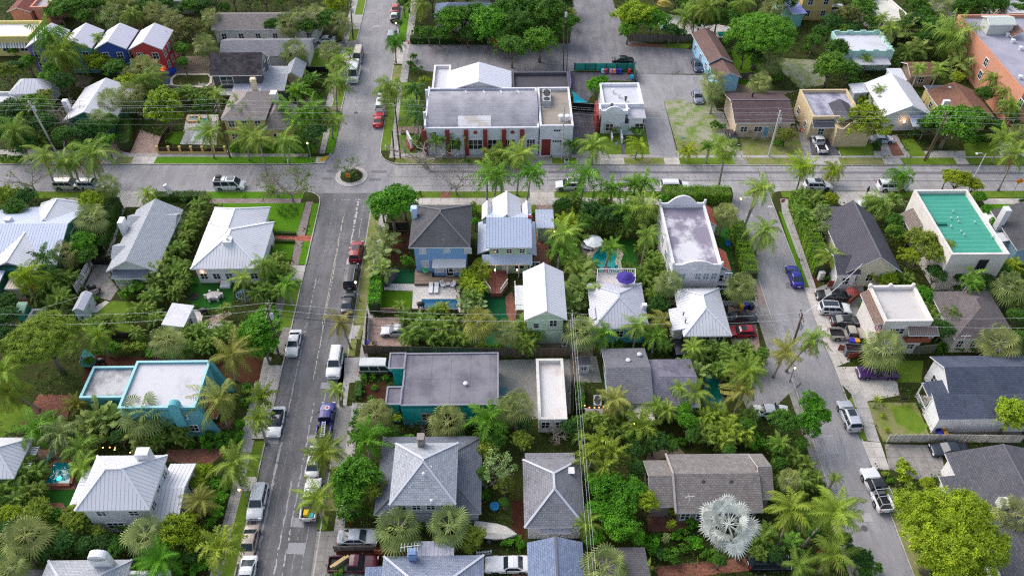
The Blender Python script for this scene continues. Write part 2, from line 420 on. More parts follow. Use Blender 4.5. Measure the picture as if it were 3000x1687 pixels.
def roof(h, kind, rise, mat, x0=None, x1=None, y0=None, y1=None, z=None, rl=None, ax=None, trim=WHITE, th=.2, cap=None, name='roof', capw=.13, off=0, parent=None):
 """kinds: hip, gx (ridge along x), gy, shed_n (falls to near), shed_f, shed_l, shed_r"""
 x0 = -h.w/2 if x0 is None else x0; x1 = h.w/2 if x1 is None else x1
 y0 = -h.d/2 if y0 is None else y0; y1 = h.d/2 if y1 is None else y1
 z = h.he if z is None else z
 mb = MB(); c = [Vector((x0,y0,z)), Vector((x1,y0,z)), Vector((x1,y1,z)), Vector((x0,y1,z))]
 cx, cy = (x0+x1)/2+ (off if kind=='gy' else 0), (y0+y1)/2 + (off if kind in ('gx','hip') else 0); hw, hd = (x1-x0)/2, (y1-y0)/2
 edges = []
 if kind == 'hip':
  ax = ax or ('x' if hw > hd else 'y')
  r = abs(hw-hd) if rl is None else rl
  if ax == 'x':
   A, B = Vector((cx-r,cy,z+rise)), Vector((cx+r,cy,z+rise))
   uvface(mb, [c[0],c[1],B,A]); uvface(mb, [c[1],c[2],B]); uvface(mb, [c[2],c[3],A,B]); uvface(mb, [c[3],c[0],A])
   edges = [(c[0],A),(c[3],A),(c[1],B),(c[2],B),(A,B)]
  else:
   A, B = Vector((cx,cy-r,z+rise)), Vector((cx,cy+r,z+rise))
   uvface(mb, [c[0],c[1],A]); uvface(mb, [c[1],c[2],B,A]); uvface(mb, [c[2],c[3],B]); uvface(mb, [c[3],c[0],A,B])
   edges = [(c[0],A),(c[1],A),(c[2],B),(c[3],B),(A,B)]
 elif kind == 'gx':
  A, B = Vector((x0,cy,z+rise)), Vector((x1,cy,z+rise)); uvface(mb, [c[0],c[1],B,A]); uvface(mb, [c[2],c[3],A,B]); edges = [(A,B)]
  if th:
   for p, q, s in ((c[0],A,1),(A,c[3],1),(c[1],B,-1),(B,c[2],-1)):
    d = Vector((0,0,-th)); mb.face([q, p, p+d, q+d][::s], 1)
 elif kind == 'gy':
  A, B = Vector((cx,y0,z+rise)), Vector((cx,y1,z+rise)); uvface(mb, [c[1],c[2],B,A]); uvface(mb, [c[3],c[0],A,B]); edges = [(A,B)]
  if th:
   for p, q, s in ((c[0],A,-1),(A,c[1],-1),(c[3],B,1),(B,c[2],1)):
    d = Vector((0,0,-th)); mb.face([q, p, p+d, q+d][::s], 1)
 else:
  up = Vector((0,0,rise)); k = kind[-1]
  hi = {'n':(2,3),'f':(0,1),'l':(1,2),'r':(3,0)}[k]
  for i in hi: c[i] = c[i]+up
  st = {'n':0,'f':2,'l':3,'r':1}[k]
  uvface(mb, [c[(st+i) % 4] for i in range(4)])
 d = Vector((0,0,-th))
 if th:
  for i in range(4):
   if kind == 'gx' and i in (1,3) or kind == 'gy' and i in (0,2): continue
   p, q = c[i], c[(i+1) % 4]; mb.face([p+d, q+d, q, p], 1)
  if kind in ('gx','gy'):
   for i in ((0,2) if kind == 'gx' else (1,3)):
    p, q = c[i], c[(i+1) % 4]
    up = (A, B) if kind == 'gx' else (A, B)
   if kind == 'gx':
    mb.face([c[1]+d, c[0]+d, A+d, B+d], 1); mb.face([c[3]+d, c[2]+d, B+d, A+d], 1)
   else:
    mb.face([c[2]+d, c[1]+d, A+d, B+d], 1); mb.face([c[0]+d, c[3]+d, B+d, A+d], 1)
  else:
   mb.face([p+d for p in reversed(c)], 1)
 o = mb.build(name, [mat, trim], parent or h.o)
 if cap and edges:
  cb = MB()
  for p, q in edges: cb.bar(p+Vector((0,0,.03)), q+Vector((0,0,.03)), capw*2, .07)
  cb.build('ridge_cap', cap, o)
 return o
def flatroof(h, mat, wallmat, par=.55, th=.28, x0=None, x1=None, y0=None, y1=None, z=None, capm=None, name='roof'):
 """sunken roof sheet inside a parapet ring; he is the parapet's top"""
 x0 = -h.w/2 if x0 is None else x0; x1 = h.w/2 if x1 is None else x1
 y0 = -h.d/2 if y0 is None else y0; y1 = h.d/2 if y1 is None else y1
 z = h.he if z is None else z
 mb = MB(); mb.face([(x0+th,y0+th,z-par),(x1-th,y0+th,z-par),(x1-th,y1-th,z-par),(x0+th,y1-th,z-par)])
 o = mb.build(name, mat, h.o)
 pb = MB()
 for (ax, ay, bx, by) in ((x0,y0,x1,y0+th),(x0,y1-th,x1,y1),(x0,y0+th,x0+th,y1-th),(x1-th,y0+th,x1,y1-th)):
  pb.box((ax+bx)/2,(ay+by)/2,(z-par-.2+z)/2,bx-ax,by-ay,par+.2)
 p = pb.build('parapet', wallmat, h.o)
 cb = MB(); e = .05
 for (ax, ay, bx, by) in ((x0-e,y0-e,x1+e,y0+th+e),(x0-e,y1-th-e,x1+e,y1+e),(x0-e,y0+th+e,x0+th+e,y1-th-e),(x1-th-e,y0+th+e,x1+e,y1-th-e)):
  cb.box((ax+bx)/2,(ay+by)/2,z+.04,bx-ax,by-ay,.08)
 cb.build('coping', capm or wallmat, p)
 h.wx = (x0, x1, y0, y1)
 return o
_WM = {}
def win_meshes(w, h, nm):
 k = (round(w, 2), round(h, 2), nm)
 if k not in _WM:
  f = MB(); t = .11
  f.box(0,-.03,h/2+t/2,w+2*t,.1,t); f.box(0,-.04,-t/2,w+2*t+.08,.14,t)
  f.box(-w/2-t/2,-.03,h/2-h/2+h/2,t,.1,h); f.box(w/2+t/2,-.03,h/2,t,.1,h)
  f.v = [(x, y, z) for x, y, z in f.v]
  for i in range(1, nm): f.box(-w/2+w*i/nm,-.025,h/2,.07,.06,h)
  f.box(0,-.025,h/2,w,.05,.05)
  g = MB(); g.box(0,-.008,h/2,w-.01,.03,h-.01)
  _WM[k] = (f, g)
 return _WM[k]
_WC = {}
def window(h, side, u, z, w=1.0, ht=1.3, nm=2, fm=WHITE, gm=None, wx=None, kind='window'):
 """u in metres along the wall from its left end (seen from outside)"""
 x0, x1, y0, y1 = wx or h.wx
 gm = gm or GLASS
 key = (round(w,2), round(ht,2), nm, fm.name, gm.name, kind)
 if key not in _WC:
  f = MB(); t = .11
  f.box(0,-.03,ht+t/2,w+2*t,.1,t); f.box(0,-.04,-t/2,w+2*t+.08,.14,t)
  f.box(-w/2-t/2,-.03,ht/2,t,.1,ht); f.box(w/2+t/2,-.03,ht/2,t,.1,ht)
  for i in range(1, nm): f.box(-w/2+w*i/nm,-.025,ht/2,.08,.06,ht)
  if kind == 'window': f.box(0,-.024,ht*.5,w,.05,.06)
  g = MB(); g.box(0,-.006,ht/2,w,.03,ht)
  _WC[key] = (f.mesh('window', fm), g.mesh('pane', gm))
 fm_, gm_ = _WC[key]
 o = link(kind, fm_, h.o); p = link('pane' if kind == 'window' else 'panel', gm_, o)
 if side == 'S': o.location = (x0+u, y0, z); a = 0
 elif side == 'E': o.location = (x1, y0+u, z); a = math.pi/2
 elif side == 'N': o.location = (x1-u, y1, z); a = math.pi
 else: o.location = (x0, y1-u, z); a = -math.pi/2
 o.rotation_euler.z = a
 return o
def wins(h, side, zs=(1.0,), n=None, w=1.0, ht=1.3, skip=(), nm=2, fm=WHITE, gm=None, wx=None):
 x0, x1, y0, y1 = wx or h.wx; Lw = (x1-x0) if side in 'SN' else (y1-y0)
 n = n or max(1, int(Lw/3.2))
 for z in zs:
  for i in range(n):
   if i in skip: continue
   window(h, side, Lw*(i+.5)/n, z, w, ht, nm, fm, gm, wx)
def door(h, side, u, col='d8d8dc', w=.95, ht=2.1, wx=None):
 return window(h, side, u, .1, w, ht, 1, WHITE, flat(col), wx, 'door')
def chimney(h, p, sx=.7, sy=.7, z0=2.0, z1=5.5, mat=WHITE, capm=None, cap=True, taper=1.0):
 mb = MB(); x, y = p[0], p[1]
 mb.box(x, y, (z0+z1)/2, sx, sy, z1-z0)
 if cap:
  mb.box(x, y, z1+.08, sx+.16, sy+.16, .16)
  for i, j in ((1,1),(1,-1),(-1,1),(-1,-1)): mb.box(x+i*sx*.36, y+j*sy*.36, z1+.3, .12, .12, .28)
  mb.box(x, y, z1+.5, sx+.06, sy+.06, .12)
 return mb.build('chimney', mat, h.o)
def vents(h, pts, mat=WHITE, r=.1, ht=.35):
 for p in pts:
  mb = MB(); mb.lathe([(r,-.3),(r,ht),(r*1.6,ht+.02),(r*1.5,ht+.12),(r*.4,ht+.2)], 8, c=tuple(p))
  mb.build('roof_vent', mat, h.o, smooth=False)
def acunit(pos, rz=0, label=None, group=None, s=.8, parent=None):
 b = MB(); b.box(0,0,.42*s,s,s,.84*s)
 for i in range(5): b.box(0,-s/2-.01,.15*s+i*.14*s,s*.9,.02,.05*s)
 mats = plain('a9adb3', .5)
 o = b.build('air_conditioner', mats, None, pos); o.rotation_euler.z = rz
 g = MB(); g.lathe([(s*.4,0),(s*.4,.04),(s*.12,.05)], 14, c=(0,0,.845*s)); g.build('fan_grille', flat('2a2a2c'), o)
 tag(o, label, 'air conditioner', group)
 return o
# ================= CARS =================
def loft(mb, secs, m=0, cap=True):
 n = len(secs[0]); base = len(mb.v)
 for s in secs: mb.v += [tuple(p) for p in s]
 for i in range(len(secs)-1):
  for j in range(n-1):
   mb.f.append((base+i*n+j, base+(i+1)*n+j, base+(i+1)*n+j+1, base+i*n+j+1)); mb.m.append(m); mb.uv.append(None); mb.t.append(.5)
 if cap:
  mb.f.append(tuple(base+j for j in range(n))); mb.m.append(m); mb.uv.append(None); mb.t.append(.5)
  q = base+(len(secs)-1)*n; mb.f.append(tuple(q+j for j in range(n))[::-1]); mb.m.append(m); mb.uv.append(None); mb.t.append(.5)
def interp(x, pts):
 for (a, p), (b, q) in zip(pts, pts[1:]):
  if x <= b: return p+(q-p)*max(0, min(1, (x-a)/(b-a)))
 return pts[-1][1]
CARS = {
 'sedan': (4.75,1.84,1.44,.33,.58,[(-1,.66),(-.985,.86),(-.93,.98),(-.6,1.0),(.3,.96),(.42,.94),(.8,.84),(.95,.72),(1,.5)],(-.72,-.36,.12,.46),.97),
 'suv': (4.8,1.95,1.76,.38,.58,[(-1,.7),(-.985,.98),(-.95,1.08),(.3,1.07),(.46,1.06),(.82,.98),(.95,.84),(1,.6)],(-.96,-.84,.14,.47),1.08),
 'hatch': (4.05,1.76,1.5,.32,.6,[(-1,.6),(-.985,.86),(-.9,.96),(.3,.96),(.48,.94),(.82,.84),(.95,.7),(1,.5)],(-.93,-.66,.14,.5),.96),
 'coupe': (4.7,1.9,1.3,.35,.58,[(-1,.62),(-.985,.86),(-.92,.95),(-.6,.95),(.2,.9),(.36,.88),(.8,.78),(.95,.66),(1,.48)],(-.78,-.28,.06,.42),.9),
 'classic': (5.5,2.0,1.38,.34,.56,[(-1,.7),(-.985,.84),(-.9,.92),(-.5,.96),(.1,.95),(.24,.94),(.9,.86),(.98,.78),(1,.6)],(-.6,-.36,.0,.22),.95),
 'pickup': (5.7,2.0,1.85,.4,.6,[(-1,.8),(-.995,1.1),(-.2,1.12),(.35,1.1),(.5,1.08),(.88,1.02),(.97,.9),(1,.65)],(-.14,-.1,.26,.47),1.12),
 'van': (5.3,2.0,2.15,.36,.6,[(-1,.7),(-.99,1.05),(.55,1.12),(.72,1.08),(.9,.95),(.98,.8),(1,.6)],(-.98,-.95,.42,.72),1.12),
 'bigsuv': (5.25,2.03,1.9,.4,.58,[(-1,.75),(-.99,1.05),(-.95,1.16),(.3,1.16),(.48,1.13),(.88,1.06),(.96,.95),(1,.7)],(-.97,-.9,.16,.45),1.16)}
TYRE = flat('121214', .85); RIM = flat('9a9ca2', .3, .6, .8); TRIMB = flat('1b1b1e', .5)
HEADL = flat('dfe4ea', .15, .8); TAILL = flat('8c1218', .25, .6); CARGLASS = glass('26303a', .04)
_CP = {}
def car_proto(kind):
 if kind in _CP: return _CP[kind]
 Lc, W, Hc, r, wb, top, cab, belt = CARS[kind]; hl_ = Lc/2; xw = wb*hl_; parts = []
 xs = sorted(set([-hl_, -hl_*.99, -hl_*.96, -hl_*.9, -hl_*.3, 0, hl_*.3, hl_*.45, hl_*.9, hl_*.95, hl_*.985, hl_]+[s*xw+d*(r+.07) for s in (-1,1) for d in (-1.02,-1,-.86,-.5,0,.5,.86,1,1.02)]))
 secs = []
 for x in xs:
  zt = interp(x/hl_, top); dx = min(abs(x-xw), abs(x+xw)); zb = .24 if kind not in ('pickup','bigsuv','suv','van') else .3
  if dx < r+.07: zb = max(zb, r+math.sqrt((r+.07)**2-dx*dx))
  zb = min(zb, zt-.12)
  e = 1-abs(x)/hl_; k = 1-.16*max(0, 1-e/.12)**2 if e < .12 else 1.0
  w = W/2*k; hgt = zt-zb
  half = [(.93*w,zb),(w,zb+.28*hgt),(w*1.0,zb+.7*hgt),(w*.95,zt-.05*min(1,hgt*2)),(w*.8,zt),(w*.3,zt+.035)]
  secs.append([(x,y,z) for y, z in half]+[(x,-y,z) for y, z in reversed(half)])
 mb = MB()
 if kind == 'pickup':
  loft(mb, [s for s in secs if s[0][0] >= -.2*hl_-.01])
  b0, b1 = -hl_+.02, -.2*hl_
  pb = MB(); rb = [s for s in secs if s[0][0] <= -.2*hl_+.3]
  for sgn in (1,-1):
   ss = [[(p[0], sgn*abs(p[1]), p[2]) for p in s[:4]]+[(s[0][0], sgn*(W/2-.2), s[3][2]), (s[0][0], sgn*(W/2-.2), .62)] for s in rb]
   if sgn < 0: ss = ss[::-1]
   loft(mb, ss)
  mb.box(b0+.04,0,.8,.1,W*.86,.56)
 else:
  loft(mb, secs)
 mb.box(0,0,.42,Lc*.8,W*.8,.2)
 parts.append(('body', mb.mesh('car_body', PAINT, True), PAINT))
 xr0, xr1, xf1, xf0 = [c*hl_ for c in cab]; wb_, wt = W/2*.93, W/2*.74
 cm = MB()
 def sec(x, z, w0, w1):
  return [(x, w0, belt-.06), (x, w1+.02, z-.06), (x, w1*.86, z), (x, w1*.3, z+.03), (x, -w1*.3, z+.03), (x, -w1*.86, z), (x, -w1-.02, z-.06), (x, -w0, belt-.06)]
 mid = (xr1+xf1)/2
 loft(cm, [sec(xr0, belt, wb_*.97, wb_*.95), sec(xr1, Hc-.04, wb_, wt*.97), sec(mid, Hc, wb_, wt), sec(xf1, Hc-.05, wb_, wt*.97), sec(xf0, belt, wb_*.97, wb_*.93)])
 parts.append(('cabin', cm.mesh('car_cabin', PAINT), PAINT))
 def lerp(a, b, t): return a+(b-a)*t
 def slant(xa, za, xb, zb2, wa, wb2, t0, t1, nx):
  q = []
  for t, s in ((t0,-1),(t0,1),(t1,1),(t1,-1)):
   x, z, w = lerp(xa,xb,t), lerp(za,zb2,t), lerp(wa,wb2,t)
   q.append((x+nx*.03, s*w, z+.03))
  return q
 g = MB(); q = slant(xf0, belt, xf1, Hc-.05, wb_*.84, wt*.9, .08, .93, 1); g.face(q); parts.append(('windscreen', g.mesh('windscreen', CARGLASS), CARGLASS))
 g = MB(); q = slant(xr0, belt, xr1, Hc-.04, wb_*.84, wt*.88, .12 if kind not in ('van','suv','bigsuv') else .2, .9, -1); g.face(q[::-1]); parts.append(('rear_window', g.mesh('rear_window', CARGLASS), CARGLASS))
 for s in (1,-1):
  g = MB(); cuts = [(.02,.49),(.53,.97)] if kind not in ('van','bigsuv','suv') else [(.02,.33),(.36,.66),(.69,.97)]
  if kind in ('coupe','pickup','classic'): cuts = [(.05,.97)]
  for c0, c1 in cuts:
   p = []
   for t, u in ((c0,.12),(c1,.12),(c1,.86),(c0,.86)):
    xb0, xt0 = lerp(xr0,xf0,t), lerp(xr1,xf1,t); x = lerp(xb0,xt0,u)
    if kind in ('van','suv','bigsuv') and t < .05: x = max(x, xr1+.12)
    p.append((x, s*(lerp(wb_, wt+.02, u)+.015), lerp(belt-.06, Hc-.08, u)))
   g.face(p if s < 0 else p[::-1])
  parts.append(('side_window', g.mesh('side_window', CARGLASS), CARGLASS))
 for sx in (1,-1):
  for s in (1,-1):
   t = MB(); c = (sx*xw, s*(W/2-.12), r)
   t.lathe([(r*.55,-.11),(r*.95,-.11),(r,-.06),(r,.06),(r*.95,.11),(r*.55,.11)], 16)
   t.v = [(c[0]+x, c[1]+z, c[2]+y) for x, y, z in t.v]
   k = MB(); k.lathe([(r*.62,-.015),(r*.62,.015),(r*.2,.03)], 10)
   k.v = [(c[0]+x, c[1]+s*(.105+z), c[2]+y) for x, y, z in k.v]
   parts.append(('wheel', t.mesh('wheel', TYRE), TYRE, ('rim', k.mesh('rim', RIM))))
 fx = hl_*.975; zt = interp(.93, top)
 for s in (1,-1):
  b = MB(); b.box(fx-.06, s*W*.36, zt-.13, .2, .36, .14); parts.append(('headlight', b.mesh('headlight', HEADL), HEADL))
  b = MB(); b.box(-hl_*.975, s*W*.38, interp(-.97, top)-.14, .14, .3, .2); parts.append(('taillight', b.mesh('taillight', TAILL), TAILL))
  b = MB(); b.box(xf0-.35, s*(W/2+.08), belt+.06, .14, .2, .14); parts.append(('mirror', b.mesh('mirror', TRIMB), TRIMB))
 b = MB(); b.box(fx+.0, 0, zt-.22, .1, W*.5, .16); parts.append(('grille', b.mesh('grille', TRIMB), TRIMB))
 b = MB(); b.box(-hl_+.0, 0, .6, .06, .5, .13); parts.append(('number_plate', b.mesh('number_plate', WHITE), WHITE))
 if kind == 'pickup':
  b = MB(); b.box((-hl_-.2*hl_)/2,0,.66,hl_*.8-.1,W-.42,.06); parts.append(('bed', b.mesh('bed', TRIMB), TRIMB))
 _CP[kind] = parts
 return parts
HEAD = {'N': 90, 'S': -90, 'E': 0, 'W': 180}
def car(kind, k, x, y, head, col, label, roofcol=None, sunroof=None, rack=False, group='parked cars', name='parked_car', sc=1.0, cat='car', rails=None, z=0.0, turn=0, short=None):
 """x,y: the car's middle (at 0.7 m) in tile pixels"""
 p = G(k, x, y, .75+z); a = R(HEAD[head]+1.2+turn) if head in 'NS' else R(HEAD[head]+.6+turn)
 o = thing(name, (p.x, p.y, z+.02), a, label, cat, group)
 if sc != 1: o.scale = (sc, sc, sc)
 c = lin(col)
 for q in car_proto(kind):
  d = link(q[0], q[1], o)
  if q[2] is PAINT: d.color = c
  if q[0] == 'cabin' and roofcol: d.color = lin(roofcol)
  if len(q) > 3: link(q[3][0], q[3][1], d)
 Lc, W, Hc, r, wb, top, cab, belt = CARS[kind]
 if sunroof:
  b = MB(); x0, x1 = cab[1]*Lc/2+.1, cab[2]*Lc/2-.1
  if sunroof == 'small': x0 = (x0+x1)/2
  b.box((x0+x1)/2, 0, Hc+.035, x1-x0, W*.5, .03); b.build('sunroof', CARGLASS, o)
 if rails:
  for s in (1,-1):
   b = MB(); b.bar((cab[1]*Lc/2+.1, s*W*.34, Hc+.08),(cab[2]*Lc/2, s*W*.34, Hc+.08), .05); b.build('roof_rail', flat(rails, .4), o)
 if short: mark(short, p, 3)
 return o
# ================= PLANTS =================
def nvec(a):
 return a/np.maximum(np.linalg.norm(a, axis=-1, keepdims=True), 1e-9)
class Quads:
 def __init__(s): s.q = []; s.t = []
 def add(s, q, t): s.q.append(q.reshape(-1,4,3)); s.t.append(np.broadcast_to(np.asarray(t, float), (s.q[-1].shape[0],)))
 def mesh(s, name, mat=None):
  q = np.concatenate(s.q); t = np.clip(np.concatenate(s.t), 0, 1); n = len(q)
  me = bpy.data.meshes.new(name)
  me.vertices.add(n*4); me.vertices.foreach_set('co', q.reshape(-1).astype(np.float32))
  me.loops.add(n*4); me.loops.foreach_set('vertex_index', np.arange(n*4, dtype=np.int32))
  me.polygons.add(n); me.polygons.foreach_set('loop_start', np.arange(0, n*4, 4, dtype=np.int32))
  try: me.polygons.foreach_set('loop_total', np.full(n, 4, dtype=np.int32))
  except Exception: pass
  at = me.attributes.new('tint', 'FLOAT', 'FACE'); at.data.foreach_set('value', t.astype(np.float32))
  me.materials.append(mat or LEAF); me.update(calc_edges=True)
  return me
def leafquads(Q, pos, nrm, ln, wd, tint, rng):
 n = len(pos); r = nvec(rng.normal(size=(n,3))); a = nvec(np.cross(nrm, r)); b = np.cross(nrm, a)
 ln = ln*rng.uniform(.7,1.3,(n,1)); wd = wd*rng.uniform(.7,1.3,(n,1))
 q = np.stack([pos-a*ln*.5, pos+b*wd*.5-nrm*wd*.12, pos+a*ln*.5-nrm*ln*.15, pos-b*wd*.5-nrm*wd*.12], 1)
 Q.add(q, tint)
def cloud(seed, R_=4., flat_=.75, nl=8, leaves=3600, leaf=.34, clump=.5, gap=.0, lobe=.5, up=.35, base=-.45, dome=0, per=42):
 """crown of leaf clumps on several lobes, centred on the origin"""
 rng = np.random.default_rng(seed); Q = Quads()
 lob = []
 for i in range(nl):
  a = i*2.4+rng.uniform(-.5,.5); rr = R_*(1-lobe)*math.sqrt((i+.5)/nl)*rng.uniform(.8,1.1); z = R_*flat_*((math.sqrt(max(0,1-(rr/R_/(1-lobe*.55))**2))*.78-.3+rng.uniform(-.1,.1)) if dome else (.55*(1-(rr/R_)**1.5)-.18+rng.uniform(-.22,.22)))
  lob.append((np.array([rr*math.cos(a), rr*math.sin(a), z]), R_*lobe*rng.uniform(.72,1.12)))
 ar = np.array([l[1]**2 for l in lob]); nc = leaves//per
 for (c, r), w in zip(lob, ar/ar.sum()):
  m = max(3, int(nc*w)); d = nvec(rng.normal(size=(m*3,3))); d = d[d[:,2] > base][:m]
  for u in d:
   cc = c+u*np.array([r,r,r*flat_])*rng.uniform(.78,1.06)
   if gap and rng.random() < gap: continue
   ct = rng.normal(.5,.15); s = clump*rng.uniform(.7,1.25)
   p = cc+rng.normal(size=(per,3))*s*np.array([.55,.55,.4])
   nrm = nvec(u*.6+np.array([0,0,up])+rng.normal(size=(per,3))*.55)
   leafquads(Q, p, nrm, leaf, leaf*.6, ct+rng.normal(0,.13,per), rng)
 return Q.mesh('crown')
def strip_curve(Q, pts, w0, w1, tint, side=None):
 P = np.array(pts); n = len(P); T = nvec(np.gradient(P, axis=0))
 S = side if side is not None else nvec(np.cross(T, np.array([0,0,1.])))
 w = np.linspace(w0, w1, n)[:,None]; a, b = P-S*w/2, P+S*w/2
 Q.add(np.stack([a[:-1], b[:-1], b[1:], a[1:]], 1), tint)
def feather(seed, n=20, Lf=3.2, ll=.75, lw=.1, e_hi=70, e_lo=-15, droop=75, pairs=24, plume=.0, hang=.45, old=0, wind=.0, stems=None):
 """crown of pinnate fronds; stems: list of (x,y,z,scale,n) hubs for clumping palms"""
 rng = np.random.default_rng(seed); Q = Quads()
 for hx, hy, hz, hs, hn in (stems or [(0,0,0,1,n)]):
  az0 = rng.uniform(0,6.3)
  for i in range(hn):
   f = (i+.5)/hn; az = az0+i*2.39996+rng.uniform(-.25,.25); e = R(e_hi+(e_lo-e_hi)*f+rng.uniform(-9,9)); dr = R(droop*rng.uniform(.75,1.2))
   LL = Lf*hs*rng.uniform(.85,1.1)*(1-.15*abs(f-.5)); K = 9; s = np.linspace(0,1,K); ang = e-dr*s**1.25
   dr_ = np.cumsum(np.cos(ang))*LL/K; dz = np.cumsum(np.sin(ang))*LL/K
   bend = rng.uniform(-.25,.25)*s**2
   ca, sa = np.cos(az+bend), np.sin(az+bend)
   P = np.stack([hx+dr_*ca, hy+dr_*sa, hz+dz], 1); P[:,0] += wind*s**2*LL; P = np.vstack([[hx,hy,hz], P])
   tn = rng.normal(.5,.1) + (.12 if i < hn*.3 else 0); dead = old and i >= hn-old
   if dead: tn = -9
   strip_curve(Q, P, .11, .03, .85 if not dead else 0)
   u = np.linspace(.1,1,pairs); idx = u*(len(P)-1); i0 = np.minimum(idx.astype(int), len(P)-2); fr = (idx-i0)[:,None]
   B = P[i0]*(1-fr)+P[i0+1]*fr; T = nvec(P[i0+1]-P[i0]); S = nvec(np.cross(T, np.array([0,0,1.]))); U = np.cross(S, T)
   al = np.radians(np.linspace(70,25,pairs)); lh = ll*hs*np.clip(np.sin(np.pi*(.12+.8*u)), .25, 1)
   for sd in (1,-1):
    ph = rng.uniform(-plume, plume, pairs) if plume else np.full(pairs, .25)
    d = nvec(S*(sd*np.sin(al)*np.cos(ph))[:,None]+T*np.cos(al)[:,None]+U*(np.sin(al)*np.sin(ph))[:,None])
    d = nvec(d+rng.normal(size=d.shape)*.09)
    mid = B+d*(lh*.55)[:,None]; tip = B+d*(lh*.98)[:,None]+np.array([0,0,-1.])*(lh*hang)[:,None]
    wv = T*(lw*hs)*.5
    tt = tn+rng.normal(0,.08,pairs)
    Q.add(np.stack([B-wv, B+wv, mid+wv, mid-wv], 1), tt); Q.add(np.stack([mid-wv, mid+wv, tip+wv*.25, tip-wv*.25], 1), tt)
 return Q.mesh('crown')
def fan(seed, n=30, pet=1.15, rad=1.0, seg=16, spread=125, droop=.35, e_lo=-65, tint=.5, wide=1.0):
 rng = np.random.default_rng(seed); Q = Quads()
 for i in range(n):
  f = (i+.5)/n; az = i*2.39996+rng.uniform(-.2,.2); e = R(82+(e_lo-82)*f**.85)
  d = np.array([math.cos(az)*math.cos(e), math.sin(az)*math.cos(e), math.sin(e)]); s = np.array([-math.sin(az), math.cos(az), 0]); u = np.cross(d, s)
  pl = pet*rng.uniform(.8,1.15); hub = d*pl-np.array([0,0,.12*pl])
  Q.add(np.stack([np.zeros(3)-s*.03, np.zeros(3)+s*.03, hub+s*.02, hub-s*.02])[None], .9)
  a = np.radians(np.linspace(-spread, spread, seg)); rr = rad*rng.uniform(.85,1.1)*(1-.18*np.abs(np.linspace(-1,1,seg))**2)
  D = nvec(np.cos(a)[:,None]*d+np.sin(a)[:,None]*s - u*.12*(np.abs(np.linspace(-1,1,seg)))[:,None])
  da = np.radians(spread)*1.0/seg*wide
  A = nvec(np.cos(a-da)[:,None]*d+np.sin(a-da)[:,None]*s); Bv = nvec(np.cos(a+da)[:,None]*d+np.sin(a+da)[:,None]*s)
  m = .62; fold = u*.05
  q1 = np.stack([np.broadcast_to(hub, D.shape), hub+A*(rr*m)[:,None]-fold, hub+D*(rr*m)[:,None]+fold, hub+Bv*(rr*m)[:,None]-fold], 1)
  tip = hub+D*rr[:,None]+np.array([0,0,-1.])*(droop*rr*.5)[:,None]+rng.normal(size=D.shape)*.05
  q2 = np.stack([hub+A*(rr*m)[:,None]-fold, tip, hub+Bv*(rr*m)[:,None]-fold, hub+D*(rr*m)[:,None]+fold], 1)
  tt = rng.normal(tint,.15)+rng.normal(0,.07,seg)
  Q.add(q1, tt); Q.add(q2, tt+.06)
 return Q.mesh('crown')
def paddle(seed, n=12, Lf=2.4, w=.55, e_hi=85, e_lo=15, flatfan=False, stems=None):
 rng = np.random.default_rng(seed); Q = Quads()
 for hx, hy, hz, hs, hn in (stems or [(0,0,0,1,n)]):
  a0 = rng.uniform(0,6.3)
  for i in range(hn):
   f = (i+.5)/hn; az = a0+(0 if i % 2 else math.pi)+rng.uniform(-.25,.25) if flatfan else a0+i*2.4+rng.uniform(-.3,.3)
   e = R(e_hi+(e_lo-e_hi)*f); K = 12; s = np.linspace(0,1,K); ang = e-R(60)*s**1.5*rng.uniform(.6,1.2); LL = Lf*hs*rng.uniform(.85,1.15)
   dr_ = np.cumsum(np.cos(ang))*LL/K; dz = np.cumsum(np.sin(ang))*LL/K
   P = np.stack([hx+dr_*math.cos(az), hy+dr_*math.sin(az), hz+dz], 1); T = nvec(np.gradient(P, axis=0)); S = nvec(np.cross(T, np.array([0,0,1.])+1e-3)); U = np.cross(S, T)
   tn = rng.normal(.5,.12)
   strip_curve(Q, P, .09, .03, .95)
   ww = w*hs*np.sin(np.pi*np.clip((s-.22)/.80,0.02,.98))**.6
   for sd in (1,-1):
    for j in range(3, K-1):
     if rng.random() < .1: continue
     g = rng.uniform(.0,.3); d0, d1 = ww[j], ww[j+1]; dn = rng.uniform(.05,.4)
     p0, p1 = P[j], P[j+1]-(P[j+1]-P[j])*g*.4
     e0 = p0+sd*S[j]*d0+T[j]*d0*.35-np.array([0,0,dn*d0]); e1 = p1+sd*S[j+1]*d1+T[j]*d1*.35-np.array([0,0,dn*d1])
     Q.add(np.stack([p0, p1, e1, e0])[None], tn+rng.normal(0,.07))
 return Q.mesh('crown')
def twig(mb, rng, p, d, ln, r, depth, out):
 q = p+d*ln; m = (p+q)/2+Vector(rng.normal(size=3))*ln*.08
 mb.tube([p, m, q], [r, r*.8, r*.62], 5 if depth > 2 else 3, cap=False)
 out.append(q)
 if depth == 0: return
 for i in range(3 if depth > 3 else 2 + (rng.random() < .6)):
  nd = (d+Vector(rng.normal(size=3))*.62+Vector((0,0,.12))).normalized()
  if nd.z < -.1: nd.z *= -.5
  twig(mb, rng, q, nd, ln*rng.uniform(.62,.86), r*.6, depth-1, out)
